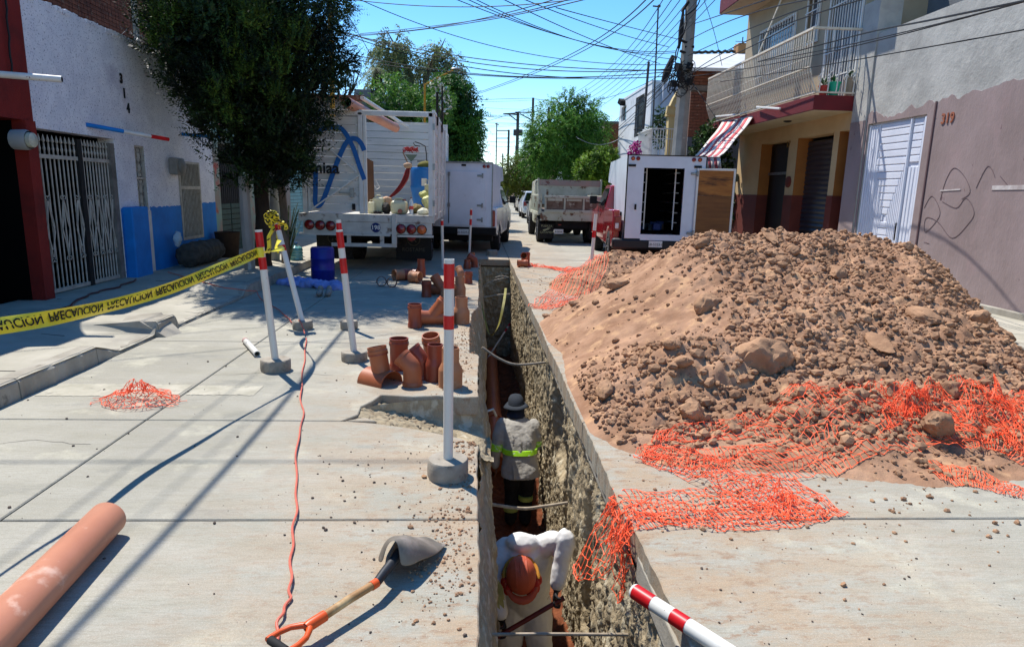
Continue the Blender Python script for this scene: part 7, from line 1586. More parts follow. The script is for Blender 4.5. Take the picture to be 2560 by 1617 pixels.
for r_,z_ in prof:
    for k in range(n): a=2*math.pi*k/n; vv.append(hcn+Rm@V((math.cos(a)*r_*.105,math.sin(a)*r_*.127,z_)))
for i in range(len(prof)-1):
    for k in range(n): ff.append((i*n+k,i*n+(k+1)%n,(i+1)*n+(k+1)%n,(i+1)*n+k))
mb.add(vv,ff)
for off,hh_,ww in((0,.012,.012),(-.036,.008,.009),(.036,.008,.009)):
    pts=[]
    for k in range(-5,6): a=k*.2; zz=.162*math.cos(a*.95)*(.985 if off else 1); pts.append(hcn+Rm@V((off,math.sin(a)*.125,zz*(1 if not off else .97)+.001)))
    mb.tube(pts,[.003]+[ww]*9+[.003],8,rx=.6)
# brim: visor in front (towards ground) and all round lip
vv=[];ff=[]
for k in range(n):
    a=2*math.pi*k/n; ext=.012+.045*max(0,-math.sin(a))**2
    for j,(e,z_) in enumerate(((0,0),(ext,-.006))): vv.append(hcn+Rm@V((math.cos(a)*(.112+e),math.sin(a)*(.135+e),z_)))
for k in range(n): ff.append((k*2,((k+1)%n)*2,((k+1)%n)*2+1,k*2+1))
mb.add(vv,ff); mb.build('hard_hat',m_helm,t,smooth=True,solid=.003)
mb=MB(); pts=[hcn+Rm@V((math.cos(a)*.122,math.sin(a)*.145,-.004+.004*math.sin(a*9))) for a in [math.radians(x) for x in range(-10,191,10)]]; mb.tube(pts,[.013+.003*math.sin(k*2.2) for k in range(len(pts))],8); mb.build('sweat_band',mat('band_ochre','c98a2c','b87a24',20,.8,.002,60),t,smooth=True)
mb=MB(); 
for a0 in(-60,-35,-10,190,215): a=math.radians(a0); mb.ell(hcn+Rm@V((math.cos(a)*.118,math.sin(a)*.13,-.03)),(.035,.03,.045),10,6)
mb.build('face_cloth',mat('cloth_red','b5260f','9c1f0c',8,.8),t,remesh=.01,disp=.02,dsc=.05,kind='stuff')
for c_,d_,th in((wL,(-.25,-.25,-1),(-.3,-1,0)),(wR,(.25,-.35,-.9),(.4,-1,0))): mb=MB(); hand(mb,c_,d_,(1,-.3,0) if c_ is wL else (-1,-.3,0),th,.95,1.1); mb.build('glove',mat('glove_black','1f1e20',rough=.7) if 'glove_black' not in MATS else MATS['glove_black'],t,remesh=.0055)
for sx in(-1,1): mb=MB(); mb.ell((.40+sx*.14,4.50,TZ+.07),(.05,.14,.06)); mb.ell((.40+sx*.14,4.58,TZ+.13),(.055,.06,.1)); mb.build('boot',m_black,t,remesh=.012)
# his shovel
a=wL+V((.02,-.04,-.08)); b=wR+V((.02,-.07,-.08)); d_=(b-a).normalized(); t=thing('digging_shovel','shovel with a red shaft held by the bending worker in the trench','shovel',b)
mb=MB(); mb.tube([a-d_*.03,a,b,b+d_*.12],[.02,.017,.017,.017],12); mb.build('shaft',mat('shaft_red','6e231c','581b16',8,.5),t,smooth=True)

# ================= TREES =================
def leafmat(name,c1,c2,c3,tr=.35,sc_=1.2):
    m=bpy.data.materials.new(name); m.use_nodes=True; nt=m.node_tree; N=nt.nodes; L=nt.links; bs=N['Principled BSDF']; bs.inputs['Roughness'].default_value=.55; bs.inputs['Specular IOR Level'].default_value=.25
    g=N.new('ShaderNodeNewGeometry'); n=N.new('ShaderNodeTexNoise'); n.inputs['Scale'].default_value=sc_; n.inputs['Detail'].default_value=3; L.new(g.outputs['Position'],n.inputs['Vector'])
    r=N.new('ShaderNodeValToRGB'); e=r.color_ramp.elements; e[0].position=.35; e[0].color=lin(c1); e[1].position=.65; e[1].color=lin(c3); k=e.new(.5); k.color=lin(c2)
    w_=N.new('ShaderNodeTexWhiteNoise'); mp=N.new('ShaderNodeVectorMath'); mp.operation='SNAP'; mp.inputs[1].default_value=(.07,.07,.07); L.new(g.outputs['Position'],mp.inputs[0]); L.new(mp.outputs[0],w_.inputs['Vector'])
    a=N.new('ShaderNodeMath'); a.operation='MULTIPLY_ADD'; a.inputs[1].default_value=.3; a.inputs[2].default_value=-.15; L.new(w_.outputs['Value'],a.inputs[0]); s=N.new('ShaderNodeMath'); L.new(a.outputs[0],s.inputs[0]); L.new(n.outputs['Fac'],s.inputs[1]); L.new(s.outputs[0],r.inputs[0])
    L.new(r.outputs[0],bs.inputs['Base Color']); t=N.new('ShaderNodeBsdfTranslucent'); L.new(r.outputs[0],t.inputs[0]); mx=N.new('ShaderNodeMixShader'); mx.inputs[0].default_value=tr; L.new(bs.outputs[0],mx.inputs[1]); L.new(t.outputs[0],mx.inputs[2]); L.new(mx.outputs[0],N['Material Output'].inputs[0]); return m
def blobpts(blobs,n,shell=.55):
    w_=np.array([b[3]**2 if np.isscalar(b[3]) else b[3][0]*b[3][2] for b in blobs]); idx=RNG.choice(len(blobs),n,p=w_/w_.sum()); C=np.array([[b[0],b[1],b[2]] for b in blobs])[idx]; R=np.array([[b[3]]*3 if np.isscalar(b[3]) else b[3] for b in blobs])[idx]
    d=RNG.normal(size=(n,3)); d/=np.linalg.norm(d,axis=1,keepdims=True); rad=shell+(1-shell)*RNG.random(n)**.5; lump=1+.22*fbm(d[:,0]*3+idx*3.1,d[:,1]*3+d[:,2]*2.1,1,3,77); return C+d*R*(rad*lump)[:,None],d
def unit(a): return a/np.maximum(np.linalg.norm(a,axis=1,keepdims=True),1e-6)
def sprays(name,blobs,n,ln,k,lf,m,parent,up=.8,out=.6,droop=0,lw=.35,shell=.5,jit=.35,fan=.9,kind=None):
    "feathery sprays: k leaflet pairs along a stem of length ln, leaflets lf long"
    P,d=blobpts(blobs,n,shell); D=unit(d*out+np.array([0,0,up])+RNG.normal(0,jit,(n,3))); L_=ln*RNG.uniform(.5,1.15,n); side=unit(np.cross(D,RNG.normal(size=(n,3)))); vv=[];ff=[];off=0
    for j in range(k):
        t=(j+.5)/k; c=P+D*(L_*t)[:,None]+np.array([0,0,-1.])*(droop*L_*t*t)[:,None]; l=lf*(1.15-.8*t)*RNG.uniform(.7,1.2,n)
        for s in(-1,1):
            a=unit(D*(1-fan*.5)+side*s*fan+RNG.normal(0,.22,(n,3))); b=unit(np.cross(a,D+RNG.normal(0,.3,(n,3)))); e=c+a*l[:,None]-np.array([0,0,droop*.4])*l[:,None]; h=b*(l*lw*.5)[:,None]; q=np.stack([c,(c+e)/2+h,e,(c+e)/2-h],1); vv.append(q.reshape(-1,3)); ff.append(off+np.arange(n*4).reshape(-1,4)); off+=n*4
    return np_obj(name,np.concatenate(vv),np.concatenate(ff),m,parent,False,kind=kind)
def leaves(name,blobs,n,size,m,parent,shell=.5,asp=.5,droop=.3,kind=None):
    P,d=blobpts(blobs,n,shell); cl=.6; a=unit(RNG.normal(size=(n,3))+d*.5-np.array([0,0,droop])); b=unit(np.cross(a,RNG.normal(size=(n,3)))); l=size*RNG.uniform(.6,1.3,n); q=np.stack([P,P+a*(l*.5)[:,None]+b*(l*asp*.5)[:,None],P+a*l[:,None],P+a*(l*.5)[:,None]-b*(l*asp*.5)[:,None]],1)
    return np_obj(name,q.reshape(-1,3),np.arange(n*4).reshape(-1,4),m,parent,False,kind=kind)
m_bark=mat('bark_dark','3a2d22','271e17',6,.95,.012,30,st=(1,1,.3)); m_barkl=mat('bark_pale','77695a','5b4e42',6,.95,.01,30,st=(1,1,.3))
def limbs(blobs,base,r0,m,parent,h0=None,nm='trunk',kink=.08):
    base=V(base); top=V((sum(b[0] for b in blobs)/len(blobs),sum(b[1] for b in blobs)/len(blobs),max(b[2] for b in blobs))); hf=h0 or base.z+(min(b[2] for b in blobs)-base.z)*.8
    f=V((base.x+(top.x-base.x)*.1,base.y+(top.y-base.y)*.1,hf)); mb=MB(); mb.tube([base-V((0,0,.1)),base+V((0,0,.12)),base.lerp(f,.5)+V((kink*r0*3,0,0)),f],[r0*1.35,r0*1.08,r0*.92,r0*.8],12); tr_=mb.build(nm,m,parent,smooth=True)
    mb=MB()
    for b in blobs:
        c=V(b[:3]); mid=f.lerp(c,.5)+V((random.uniform(-.1,.1),random.uniform(-.1,.1),.12*(c-f).length)); mb.tube([f-V((0,0,.1)),mid,c,c+(c-mid)*.5],[r0*.5,r0*.33,r0*.2,r0*.06],7)
        for k in range(4): e=c+V((random.uniform(-1,1),random.uniform(-1,1),random.uniform(-.3,1)))*(b[3] if np.isscalar(b[3]) else b[3][0])*.8; mb.tube([mid,c.lerp(e,.4),e],[r0*.16,r0*.1,r0*.03],5)
    mb.build('limb',m,parent,smooth=True)
B=lambda L_:[(*PY(px,py,y),r) for px,py,y,r in L_]
m_jun=leafmat('juniper_green','121a0b','1c2a12','384c20',.15,1.6); m_jun_sunlit=leafmat('juniper_sunlit','34481a','4a6224','658236',.2,1.6)  # lighter green has the sunlit highlights of the sprays painted in
base=G(640,690); base.z=.12; base=V((base.x,12.6,.12))
t=thing('juniper_tree','big dark evergreen tree with feathery upright sprays in front of the white house','tree',base)
jb=B([(570,60,11.6,1.25),(700,70,11.9,1.15),(455,70,11.4,.75),(780,90,12.1,.38),(620,200,11.8,1.25),(500,185,11.6,.72),(735,215,12,.9),(825,185,12.1,.30),(605,320,12,.85),(710,320,12,.72),(525,285,11.8,.5),(765,330,12.1,.25),(685,400,12.2,.42),(625,390,12.2,.5),(740,390,12.1,.40),(655,440,12.1,.42),(715,425,12.1,.40),(600,425,12.2,.35),(748,408,12.0,.22),(600,-150,12,1.5),(740,-120,12.2,1.1),(490,-90,11.5,1.0),(560,120,13,1.3),(700,150,13,1.1)])
sprays('foliage',jb,7600,.42,8,.075,m_jun,t,up=.95,out=.7,shell=.45,lw=.34,jit=.25)
sprays('foliage',[(b[0],b[1],b[2],b[3]*.72) for b in jb],3600,.45,7,.12,m_jun,t,up=.6,out=.5,shell=.2,lw=.5)
sprays('foliage',B([(585,130,10.75,.16),(600,215,10.9,.14),(545,240,10.9,.15),(620,180,10.9,.12),(415,60,10.9,.3),(380,100,10.9,.16),(700,170,10.9,.18),(690,240,10.9,.16),(580,300,11.1,.14),(740,100,11,.2),(640,60,10.6,.2)]),380,.40,9,.075,m_jun_sunlit,t,up=1.1,out=.4,shell=.3,lw=.36,jit=.2)
sprays('foliage',B([(480,215,11.3,.10),(500,255,11.3,.10),(455,220,11.2,.05),(870,160,12,.16),(850,130,12,.12),(860,225,12,.12),(830,300,12,.12),(745,432,12,.15),(840,60,12.1,.18),(850,10,12.2,.2)]),420,.34,8,.07,m_jun,t,up=.25,out=1.0,shell=.2,lw=.36,jit=.3)
limbs(jb[:15],base,.145,m_bark,t,h0=2.0)
mb=MB(); mb.tube([base+V((.28,.5,-.1)),base+V((.30,.45,1.0)),base+V((.25,.4,2.2))],[.085,.075,.065],12); mb.build('stem',m_barkl,t,smooth=True)
# posts beside the tree
def bpost(pxb,pxt,y,r,m,label,name,n=10,taper=1):
    b=PY(*pxb,y); tp_=PY(*pxt,y); b.z=.10; mb=MB(); mb.tube([b,b.lerp(tp_,.5)+V((random.uniform(-.01,.01),0,0)),tp_],[r,r*(1+taper)/2,r*taper],n); o=mb.build(name,m,None,smooth=True,org=b); props(o,label,'post'); return o
mwp=mat('weathered_post','9d958b','7f776d',4,.9,.006,20,c3='c6c0b6',s3=3,t3=.58,st=(1,1,.25))
bpost((626,685),(608,441),12.0,.10,mwp,'leaning whitewashed wooden post just left of the evergreen trunk','weathered_post',8,.9)
bpost((688,662),(686,400),13.6,.095,mat('grey_pipe','9a9c97','8a8c87',3,.6,c3='77736a',s3=4,t3=.6),'thick grey round post behind the taped leaning marker','round_post',20)
bpost((672,640),(668,395),13.2,.022,m_steel,'thin galvanised pipe left of the thick grey round post','thin_pipe')
bpost((712,610),(704,450),15.0,.07,mat('brown_post','4b3524','382718',5,.9,.005,20),'brown wooden post right of the thick grey round post','wooden_post')
# spiky plant by the carboy
t=thing('yucca_plant','spiky long leaved plant growing behind the leaning taped post','plant',(PY(722,640,13.2).x,13.2,.1)); mb=MB(); c=PY(722,645,13.2); c.z=.12
for k in range(46):
    a=random.uniform(0,6.28); l=random.uniform(.4,1.05); d=V((math.cos(a)*.35,math.sin(a)*.35,random.uniform(.6,1.2))).normalized(); s=V((-math.sin(a),math.cos(a),0))*.018; st=c+V((0,0,random.uniform(0,.5))); e=st+d*l*.8; e2=e+V((d.x,d.y,-.1))*.2; mb.quad(st-s,st+s,e+s*.7,e-s*.7); mb.quad(e-s*.7,e+s*.7,e2,e2)
mb.build('leaves',leafmat('yucca','34432a','4a5738','6d7558',.2,5),t)
# background trees
m_euc=leafmat('eucalyptus','4d5a3a','6c774e','8d9468',.4,.6); m_grn=leafmat('bright_green','325620','4b742a','6d953a',.35,.7); m_fea=leafmat('feathery_green','37601f','558530','82ad48',.4,.9); m_olv=leafmat('olive_green','3d4a18','55622188'[:6],'7a8434',.35,.6); m_bush=leafmat('yellow_green','38561a','5a7d22','8fae3c',.35,2)
def tree(label,BL,r0,m,n,ln,k,lf,up,out,droop,base,lw=.4,bark=m_barkl,cat='tree',name='tree',shell=.35,h0=None,jit=.35,fan=.9):
    bl=B(BL); t=thing(name,label,cat,base); sprays('crown',bl,n,ln,k,lf,m,t,up,out,droop,lw,shell,jit,fan); limbs(bl,base,r0,bark,t,h0=h0); return t
tree('tall grey green eucalyptus with drooping crown and bare gaps above the stake truck',[(985,110,40,.8),(1010,150,40,.8),(965,140,40,.9),(1000,200,40,.8),(1080,150,41,.8),(1125,165,41,.75),(1060,200,41,.9),(1140,200,41,.7),(1100,125,41,.5),(950,210,40,.9),(1030,260,40,1.1),(1120,240,41,.8),(970,290,40,1.3)],.28,m_euc,1500,.9,6,.28,-.3,.7,.9,(PY(1050,300,40).x,40,0),lw=.32,name='eucalyptus_tree',h0=6)
tree('mid green leafy tree below the eucalyptus behind the stake truck',[(980,250,34,1.1),(940,300,34,1.0),(1020,300,34,1.4),(1080,290,34,1.3),(960,360,34,1.3),(1050,370,34,1.6)],.2,m_grn,1600,.7,6,.24,.3,.8,.3,(PY(1020,400,34).x,34,0),name='leafy_tree')
tree('dense dark green tree above the white box pickup',[(1125,250,30,.95),(1150,300,30,.95),(1110,320,30,1.0),(1165,345,30,.75),(1130,380,30,1.0),(1080,360,30,1.0),(1170,390,30,.55),(1120,210,30,.45)],.22,leafmat('dense_green','22401a','36601f','548530',.3,.8),2500,.6,6,.22,.2,.8,.4,(PY(1130,420,30).x,30,0),bark=m_bark,name='dense_tree')
t=tree('tree with small white blossoms rising beside the dense dark green tree',[(1098,215,27,.28),(1108,245,27,.3),(1100,280,27,.35),(1118,262,27,.25)],.07,m_grn,220,.4,5,.15,.3,.6,.3,(PY(1100,400,27).x,27,0),name='blossom_tree')
leaves('blossoms',B([(1092,215,26.8,.3),(1108,235,26.8,.3),(1112,262,26.8,.3),(1118,275,26.8,.2)]),260,.14,mat('blossom','d9d8cc'),t,shell=.2)
# feathery tree right
tree('large feathery bright green tree overhanging the street on the right',[(1420,275,34,.85),(1460,285,34,.8),(1380,310,34,1.0),(1430,330,34,1.15),(1475,330,34,.95),(1370,360,34,1.1),(1420,390,34,1.2),(1465,380,34,1.0),(1345,395,34,.8),(1400,425,34,.9),(1440,425,34,.8),(1350,345,34,.7)],.2,m_fea,3400,.85,8,.19,.15,.8,.55,(PY(1450,480,34).x,34,.1),lw=.3,name='feathery_tree',jit=.3,h0=2.4)
tree('round yellow green bush showing above the dump truck and red pickup',[(1480,425,28,.6),(1510,405,28,.55),(1500,440,28,.6),(1465,445,28,.4)],.08,m_bush,1500,.3,5,.14,.6,.8,.1,(PY(1500,480,28).x,28,.1),lw=.6,cat='bush',name='round_bush',h0=1)
tree('small olive green tree leaning over the parked cars',[(1290,430,52,1.2),(1325,425,52,1.2),(1310,455,52,1.2),(1270,455,52,.9),(1340,460,52,1.0)],.15,m_olv,1300,.7,6,.24,.3,.8,.4,(PY(1320,480,52).x,52,.1),name='olive_tree')
tree('dark low tree at the far left end of the street',[(1205,450,62,1.4),(1190,470,62,1.2),(1215,475,62,.9)],.15,m_grn,600,.8,5,.3,.5,.8,.2,(PY(1200,480,62).x,62,0),name='far_tree')
tree('dark tree far down the street between the poles',[(1248,470,90,1.6),(1262,462,90,1.4)],.15,m_olv,400,1.0,5,.4,.5,.8,.2,(PY(1255,480,90).x,90,0),name='far_tree')
# bare branches + palm above the truck
t=thing('bare_tree','leafless thin branches against the sky left of the palm','tree',(PY(860,300,33).x,33,0)); mb=MB()
b0=PY(862,330,33); mb.tube([(b0.x,33,0),b0,PY(860,280,33)],[.12,.09,.07],7)
for (a,b) in(((862,280),(838,170)),((862,280),(868,150)),((865,270),(890,150)),((866,265),(905,165)),((860,290),(845,210)),((868,250),(880,185)),((850,250),(828,200)),((880,230),(896,190))): A_,B_=PY(*a,33),PY(*b,33); mb.tube([A_,A_.lerp(B_,.5)+V((random.uniform(-.1,.1),0,0)),B_],[.05,.03,.012],5)
mb.build('branch',m_bark,t,smooth=True)
t=thing('palm_tree','small ragged palm with hanging dry fronds left of the eucalyptus','palm tree',(PY(943,300,36).x,36,0)); mb=MB(); c=PY(942,172,36); mb.tube([(c.x,36,0),(c.x,36,c.z*.5),c],[.16,.13,.11],8); mb.build('trunk',m_bark,t,smooth=True)
for k in range(16):
    a=k*.39+random.uniform(-.1,.1); l=random.uniform(.6,1.0); mb=MB(); pts=[c+V((math.cos(a)*l*f,math.sin(a)*l*f,.35*f-.9*f*f)) for f in(0,.25,.5,.75,1)]
    for p,q in zip(pts,pts[1:]):
        s=(q-p).cross(V((0,0,1))).normalized()
        for j in range(3): r_=p.lerp(q,j/3); mb.quad(r_,r_+s*.16+(q-p)*.5-V((0,0,.06)),r_+(q-p)*.15); mb.quad(r_,r_-s*.16+(q-p)*.5-V((0,0,.06)),r_+(q-p)*.15)
    mb.build('frond',m_euc,t)
mb=MB()
for k in range(30): a=random.uniform(0,6.28); p=c+V((math.cos(a)*.15,math.sin(a)*.15,-.1)); mb.beam(p,p+V((math.cos(a)*.15,math.sin(a)*.1,-random.uniform(.5,1.2))),.03,.08)
mb.build('dry_skirt',m_bark,t)
# ivy by the yard fence, terrace plants, bougainvillea
m_ivy=leafmat('ivy','1a2a12','2b401b','4f6a35',.25,3)
t=thing('ivy_plant','ivy climbing the yard wall behind the striped awning','plant',(6.9,18.6,0)); bl=B([(1775,330,18.5,.30),(1800,370,18.3,.35),(1760,350,18.5,.3),(1825,345,18.4,.22),(1810,410,18.4,.3),(1838,500,18.8,.28),(1835,545,18.8,.25),(1830,320,18.6,.2),(1740,380,18.6,.2)]); leaves('leaves',bl,1900,.10,m_ivy,t,shell=.2,asp=.8)
mb=MB(); mb.tube([(6.9,18.7,.1),(6.85,18.6,1.5),(6.7,18.5,2.6),(6.4,18.5,3.2)],[.04,.035,.03,.02],6); mb.build('stem',m_bark,t)
t=thing('terrace_shrub','dark leafy shrub on the terrace of the white house behind the railing','shrub',(7,25,3)); leaves('leaves',B([(1655,290,25,.35),(1668,310,25,.4),(1640,330,25,.35),(1690,340,25,.3),(1660,350,25,.4),(1645,300,25,.2)]),900,.13,m_ivy,t,shell=.2)
t=thing('bougainvillea','magenta bougainvillea blooming at the edge of the white house terrace','plant',(PY(1590,380,24).x,24,2.8)); leaves('blossoms',B([(1583,375,24,.16),(1592,362,24,.14),(1577,385,24,.12),(1595,380,24,.12)]),420,.07,mat('magenta','a51d78','c43a95',6),t,shell=.1,asp=.9)
# ================= POLES AND CABLES =================
m_polec=mat('concrete_pole','8a8780','76736c',3,.9,.004,25,c3='a5a199',s3=3,t3=.6,world=True)
PYo=17.9; pb=PY(1695,400,PYo); pt_=PY(1732,-30,PYo)
t=thing('utility_pole','thick octagonal concrete utility pole with a tangle of cables in front of the brick house','utility pole',(pb.x,PYo,0))
d=(pt_-pb).normalized(); foot=pb-d*((pb.z)/d.z); mb=MB(); mb.tube([foot,pb,pt_+d*2.5],[.235,.2,.10],8,rx=1); mb.build('shaft',m_polec,t)
tang=PY(1706,192,PYo-.15); mb=MB(); rg=random.Random(9)
for k in range(26):
    c=tang+V((rg.uniform(-.25,.2),rg.uniform(-.15,.1),rg.uniform(-.35,.35))); r_=rg.uniform(.06,.2); a0=rg.uniform(0,6.28); mb.tube([c+V((math.cos(a0+a*.7)*r_,rg.uniform(-.03,.03),math.sin(a0+a*.7)*r_*1.1)) for a in range(7)],.011,4)
for k in range(7): c=tang+V((rg.uniform(-.25,.22),rg.uniform(-.2,0),rg.uniform(-.2,.3))); mb.box(c,(.13,.12,.16),rz=rg.uniform(0,1),rx=.3)
mb.build('cable_tangle',m_cable,t)
for a,b in(((1705,30),(1722,5)),((1700,100),(1722,110)),((1700,128),(1720,135)),((1735,118),(1712,118))): mb=MB(); mb.cyl(PY(*a,PYo-.1),PY(*b,PYo-.1),.035,n=8); mb.build('insulator',m_black,t)
for pts in([(1714,20),(1716,60),(1700,110),(1690,150)],[(1712,80),(1690,130),(1688,180),(1672,230)],[(1695,200),(1680,230),(1650,262)],[(1715,40),(1740,20),(1750,0)]): mb=MB(); mb.tube([V(q) for q in bez(np.array([list(PY(*p,PYo-.2)) for p in pts]),np.linspace(0,1,16))],.016,5); mb.build('drop_wire',m_cable,t,smooth=True)
mb=MB(); mb.tube([PY(1708,28,PYo-.2),PY(1703,75,PYo-.2),PY(1697,122,PYo-.2)],[.03,.07,.03],8); mb.tube([PY(1683,140,20),PY(1668,180,20),PY(1658,205,20)],[.06,.12,.07],8); mb.build('splice_sleeve',m_black,t,smooth=True,kind='stuff')
def distpole(px,py,y,label,r=.13,arms=(),m=m_polec,py0=478,name='utility_pole',cat='utility pole'):
    q=PY(px,py,y); t=thing(name,label,cat,(q.x,y,0)); mb=MB(); mb.tube([(q.x,y,0),(q.x,y,q.z)],[r,r*.75],8); mb.build('shaft',m,t,smooth=True)
    for a,b in arms: mb=MB(); A_,B_=PY(*a,y-.1),PY(*b,y-.1); mb.beam(A_,B_,.12,.10); mb.build('crossarm',m_black,t)
    return t
md=mat('dark_pole','4c4a48','3d3b3a',3,.9)
t=distpole(1333,245,70,'tall dark utility pole with a crossarm shared with its left neighbour',.16,[((1288,281),(1334,282)),((1300,285),(1330,301)),((1262,285),(1295,283))],md)
t=distpole(1295,283,70,'utility pole carrying a transformer, left of the tall dark pole',.2,[((1258,285),(1297,287)),((1273,287),(1292,302))],md); mb=MB(); 
for px in(1290,1300): a=PY(px,332,70); mb.cyl(a-V((0,0,.3)),a+V((0,0,.3)),.28,n=10)
mb.build('transformer',md,t,smooth=True)
distpole(1272,325,85,'utility pole with two crossarms forming an H in the distance',.17,[((1243,327),(1272,327)),((1243,346),(1272,346))],md)
distpole(1242,308,85,'left thin pole of the distant H shaped frame',.09,[((1238,310),(1247,312))],md)
distpole(1290,365,110,'short dark pole among the distant wires near the street end',.16,[((1281,396),(1300,396))],md); distpole(1313,350,100,'short pole just right of the transformer pole',.13,[((1313,357),(1330,357))],md)
distpole(1257,384,150,'tiny distant pole at the far end of the street',.2,[((1250,392),(1264,392))],md)
distpole(1372,268,60,'pole top poking out of the feathery tree',.14,[],md)
m_yel=mat('yellow_pole','c48a14','b07a10',4,.5)
t=distpole(822,-60,19.8,'thick yellow lamp post rising behind the stake truck at the evergreen tree',.085,[],m_yel,name='lamp_post',cat='lamp post')
t=distpole(1062,210,27,'yellow street lamp post with a slanted arm in front of the green trees',.055,[],m_yel,name='street_lamp',cat='street lamp'); mb=MB(); mb.tube([PY(1062,212,27),PY(1100,192,27),PY(1132,176,27)],.035,6); mb.build('arm',m_yel,t,smooth=True); mb=MB(); mb.ell(PY(1140,173,27),(.22,.12,.05)); mb.build('lamp_head',m_steel,t,smooth=True)
for px,a,b,y,lab in((1622,155,225,27,'rusty steel pole on the roof edge of the white house'),(1646,14,225,26,'tall thin antenna mast behind the white house')):
    A_,B_=PY(px,a,y),PY(px-8,b,y); mb=MB(); mb.cyl(B_-V((0,0,1.5)),A_,.05 if a>100 else .03,n=6); 
    if a<100: mb.cyl(PY(1632,16,y),PY(1650,18,y),.03,n=5); mb.ell(PY(1648,16,y),.06)
    props(mb.build('antenna_mast',md,None,smooth=True),lab,'mast')
mb=MB(); c=PY(1855,120,24); mb.cyl(c-V((0,0,.4)),c+V((0,0,.35)),.02,n=5)
for k in range(4): mb.cyl(c+V((-.25,0,-.1+.1*k)),c+V((.25,0,-.1+.1*k)),.01,n=4)
props(mb.build('tv_antenna',md,None),'small television antenna on the roof beside the beige house','antenna')
# overhead cables: pixel, pixel, pixel with distances
def cable(pts,r=.012,label='thin black overhead cable crossing the blue sky',group='overhead cables across the sky',n=28,m=m_cable,ext=0):
    P_=[PY(*p[:2],p[2]) for p in pts]; A_=np.array([list(p) for p in P_])
    if len(pts)==3:
        t_=np.linspace(0,1,n); d1=np.linalg.norm(A_[1]-A_[0]); d2=np.linalg.norm(A_[2]-A_[1]); s=d1/(d1+d2); c=(A_[1]-A_[0]*(1-s)**2-A_[2]*s**2)/(2*s*(1-s)); Q_=[V(A_[0]*(1-u)**2+c*2*u*(1-u)+A_[2]*u*u) for u in t_]
    else: Q_=[V(c) for c in bez(A_,np.linspace(0,1,n))]
    mb=MB(); mb.tube(Q_,r*.72,5); o=mb.build('overhead_cable',m,None,smooth=True); props(o,label,'cable',group)
Pn=(1700,190,17.7)
L1='dark cable sagging from the left lamp post across the sky to the concrete pole'; g1='cables from the left lamp post to the concrete pole'
for a,b,c in(((835,72,19.8),(1200,160,18.5),(1690,172,17.7)),((835,76,19.8),(1230,152,18.5),(1690,176,17.7)),((845,80,19.8),(1180,170,18.5),(1690,190,17.7)),((850,130,19.8),(1300,192,18.5),(1690,178,17.7)),((840,140,19.8),(1150,185,18.5),(1500,196,18))): cable([a,b,c],.016,L1,g1)
L2='thin cable crossing the top of the sky from left to right above the street'; g2_='cables crossing the top of the sky'
for a,b,c in(((820,-8,14),(1180,18,12),(1500,-10,10)),((900,0,13),(1200,108,15),(1690,162,17.7)),((840,95,19.8),(1150,62,14),(1480,-5,9)),((900,85,19.8),(1200,50,14),(1420,0,9)),((830,90,19.8),(1080,70,15),(1400,-5,10)),((1130,-5,12),(1350,75,14),(1690,150,17.7)),((1160,-5,12),(1400,90,14),(1690,128,17.7)),((1180,-5,12),(1420,95,14),(1690,132,17.7)),((1300,-5,11),(1500,70,14),(1672,118,17.7)),((1390,20,11),(1540,60,14),(1720,105,17.7)),((1250,-5,11),(1480,100,14),(1650,160,17.7)),((850,8,16),(900,90,17),(930,145,18))): cable([a,b,c],.011,L2,g2_)
L3='cable running from the upper right down to the far trees across the street'; g3='diagonal cables to the far left trees'
for a,b,c in(((1615,0,10),(1400,150,20),(1165,242,32)),((1635,0,10),(1410,152,20),(1165,245,32))): cable([a,b,c],.014,L3,g3)
L4='cable running along the right side of the street towards the far poles'; g4='cables fanning from the right towards the far poles'
for k in range(7): cable([(1660+k*22,-4,9+k*.3),(1560+k*12,135+k*4,16),(1405+k*9,250+k*6,34)],.009,L4,g4)
for a,b,c in(((2080,-5,8),(1880,70,12),(1720,140,17.7)),((2030,-2,8),(1860,40,12),(1725,100,17.7)),((1920,-2,9),(1820,32,12),(1735,60,17.7)),((2160,-2,8),(1900,88,12),(1725,185,17.7)),((1985,60,9),(1850,130,13),(1700,195,17.7))): cable([a,b,c],.013,'cable slanting from the upper right down to the concrete pole','cables from the upper right to the concrete pole')
for a,b,c in(((2560,5,6.4),(2200,95,9.5),(1895,155,15)),((2560,75,6.6),(2140,150,10),(1800,205,16)),((2560,5,6.6),(2160,110,9.5),(1715,192,17.7))): cable([a,b,c],.011,'service cable running along the right house fronts above the balcony','service cables along the right house fronts')
cable([(2600,-5,5.6),(2330,50,7.5),(2145,88,11),(1895,155,15)],.016,'thick twisted cable in front of the grey cement wall','service cables along the right house fronts')
L5='cable sagging from the concrete pole down the right side of the street'; g5='cables from the concrete pole down the street'
for k,(a,b,c) in enumerate((((1690,180,17.7),(1600,270,26),(1485,372,40)),((1690,185,17.7),(1590,262,26),(1490,340,40)),((1695,175,17.7),(1580,270,26),(1450,395,45)),((1690,150,17.7),(1560,232,30),(1180,295,60)),((1690,196,17.7),(1600,285,24),(1540,350,34)),((1690,170,17.7),(1640,235,22),(1520,345,34)))): cable([a,b,c],.016,L5,g5)
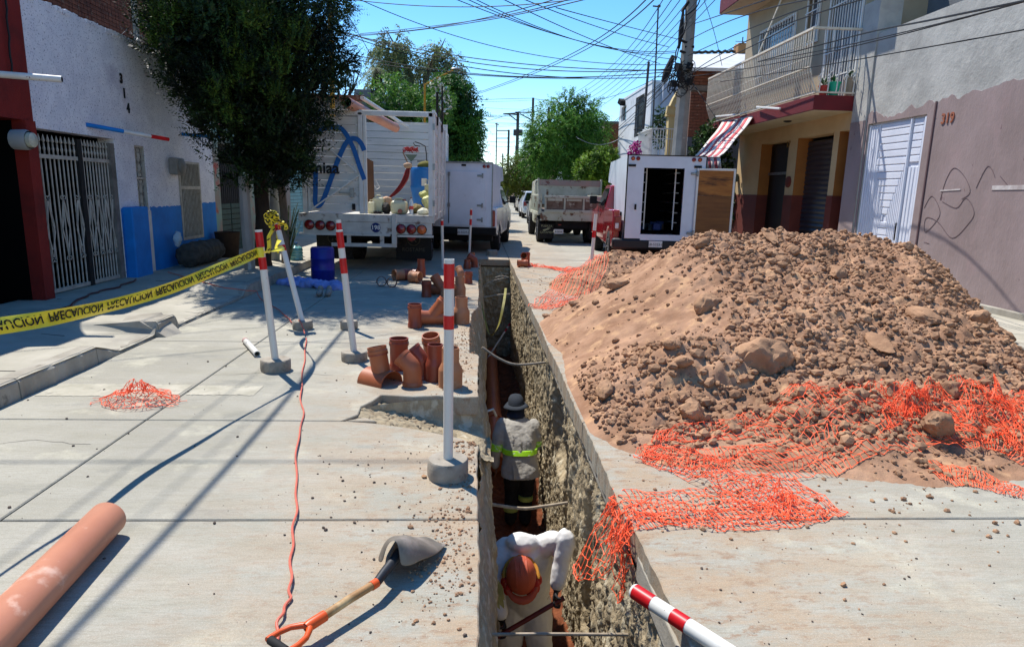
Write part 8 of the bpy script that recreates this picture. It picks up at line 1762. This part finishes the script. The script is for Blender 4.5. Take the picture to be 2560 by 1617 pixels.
cable([(1560,340,30),(1500,362,30),(1440,342,30)],.02,'pale cable drooping in front of the feathery tree',None,m=m_steel)
L6='thin distant wire strung between the far utility poles'; g6='distant wires at the end of the street'
for k in range(22):
    y=[60,75,95,120][k%4]; y0=250+k*9.5+random.uniform(-6,6); y1=265+k*8.8+random.uniform(-18,18); cable([(1165 if k%3 else 1190,y0,y*.8),(1250,(y0+y1)/2+6,y),(1345 if k%2 else 1400,y1,y*1.1)],.012*y/50,L6,g6,12)
for a,b,c in(((1080,256,60),(1200,250,65),(1333,246,70)),((1333,246,70),(1385,256,66),(1430,260,60)),((1165,278,60),(1250,292,66),(1345,278,70)),((1165,320,60),(1230,300,62),(1420,240,40))): cable([a,b,c],.025,L6,g6,12)
# guy wire, far right diagonal
cable([(1760,0,16),(1785,80,17),(1805,165,18)],.01,'thin guy wire slanting down to the white roof',None,8)
cable([(1725,200,17.7),(1760,250,17),(1790,296,16.5)],.016,'drop wire from the concrete pole to the tube lamp under the balcony',None,8)
# heavy overhead bundles above the left lane (they cast the long shadows on the road)
def over(g0,g1,h,r,label,sag=.0):
    a=V((g0[0],g0[1],0))+SUN*(h/SUN.z); b=V((g1[0],g1[1],0))+SUN*(h/SUN.z); pts=[]
    for k in range(30): f=k/29; p=a.lerp(b,f); p.x+=sag*math.sin(f*math.pi*2); pts.append(p)
    mb=MB(); mb.tube(pts,r,8); props(mb.build('overhead_cable',m_cable,None,smooth=True),label,'cable')
over((-1.5,1.2),(-1.5,10.5),5.2,.021,'heavy black cable bundle over the left lane, casting the darkest shadow',.05)
over((-2.1,1.0),(-1.75,11),6.8,.0065,'thinner cable over the left lane, left of the heavy bundle')
over((-1.75,1.0),(-1.3,11),7.8,.005,'thin high cable over the left lane between two heavier ones')

over((-6,3.72),(.5,3.78),7.0,.009,'cable crossing high above the road near the camera')
over((-5,5.2),(-.5,7.6),7.0,.008,'cable crossing obliquely above the left lane')
over((-5,6.3),(-.2,8.9),7.0,.007,'second oblique cable above the left lane')
over((-3.6,7.4),(-1,10.9),6.8,.008,'third oblique cable above the left lane')
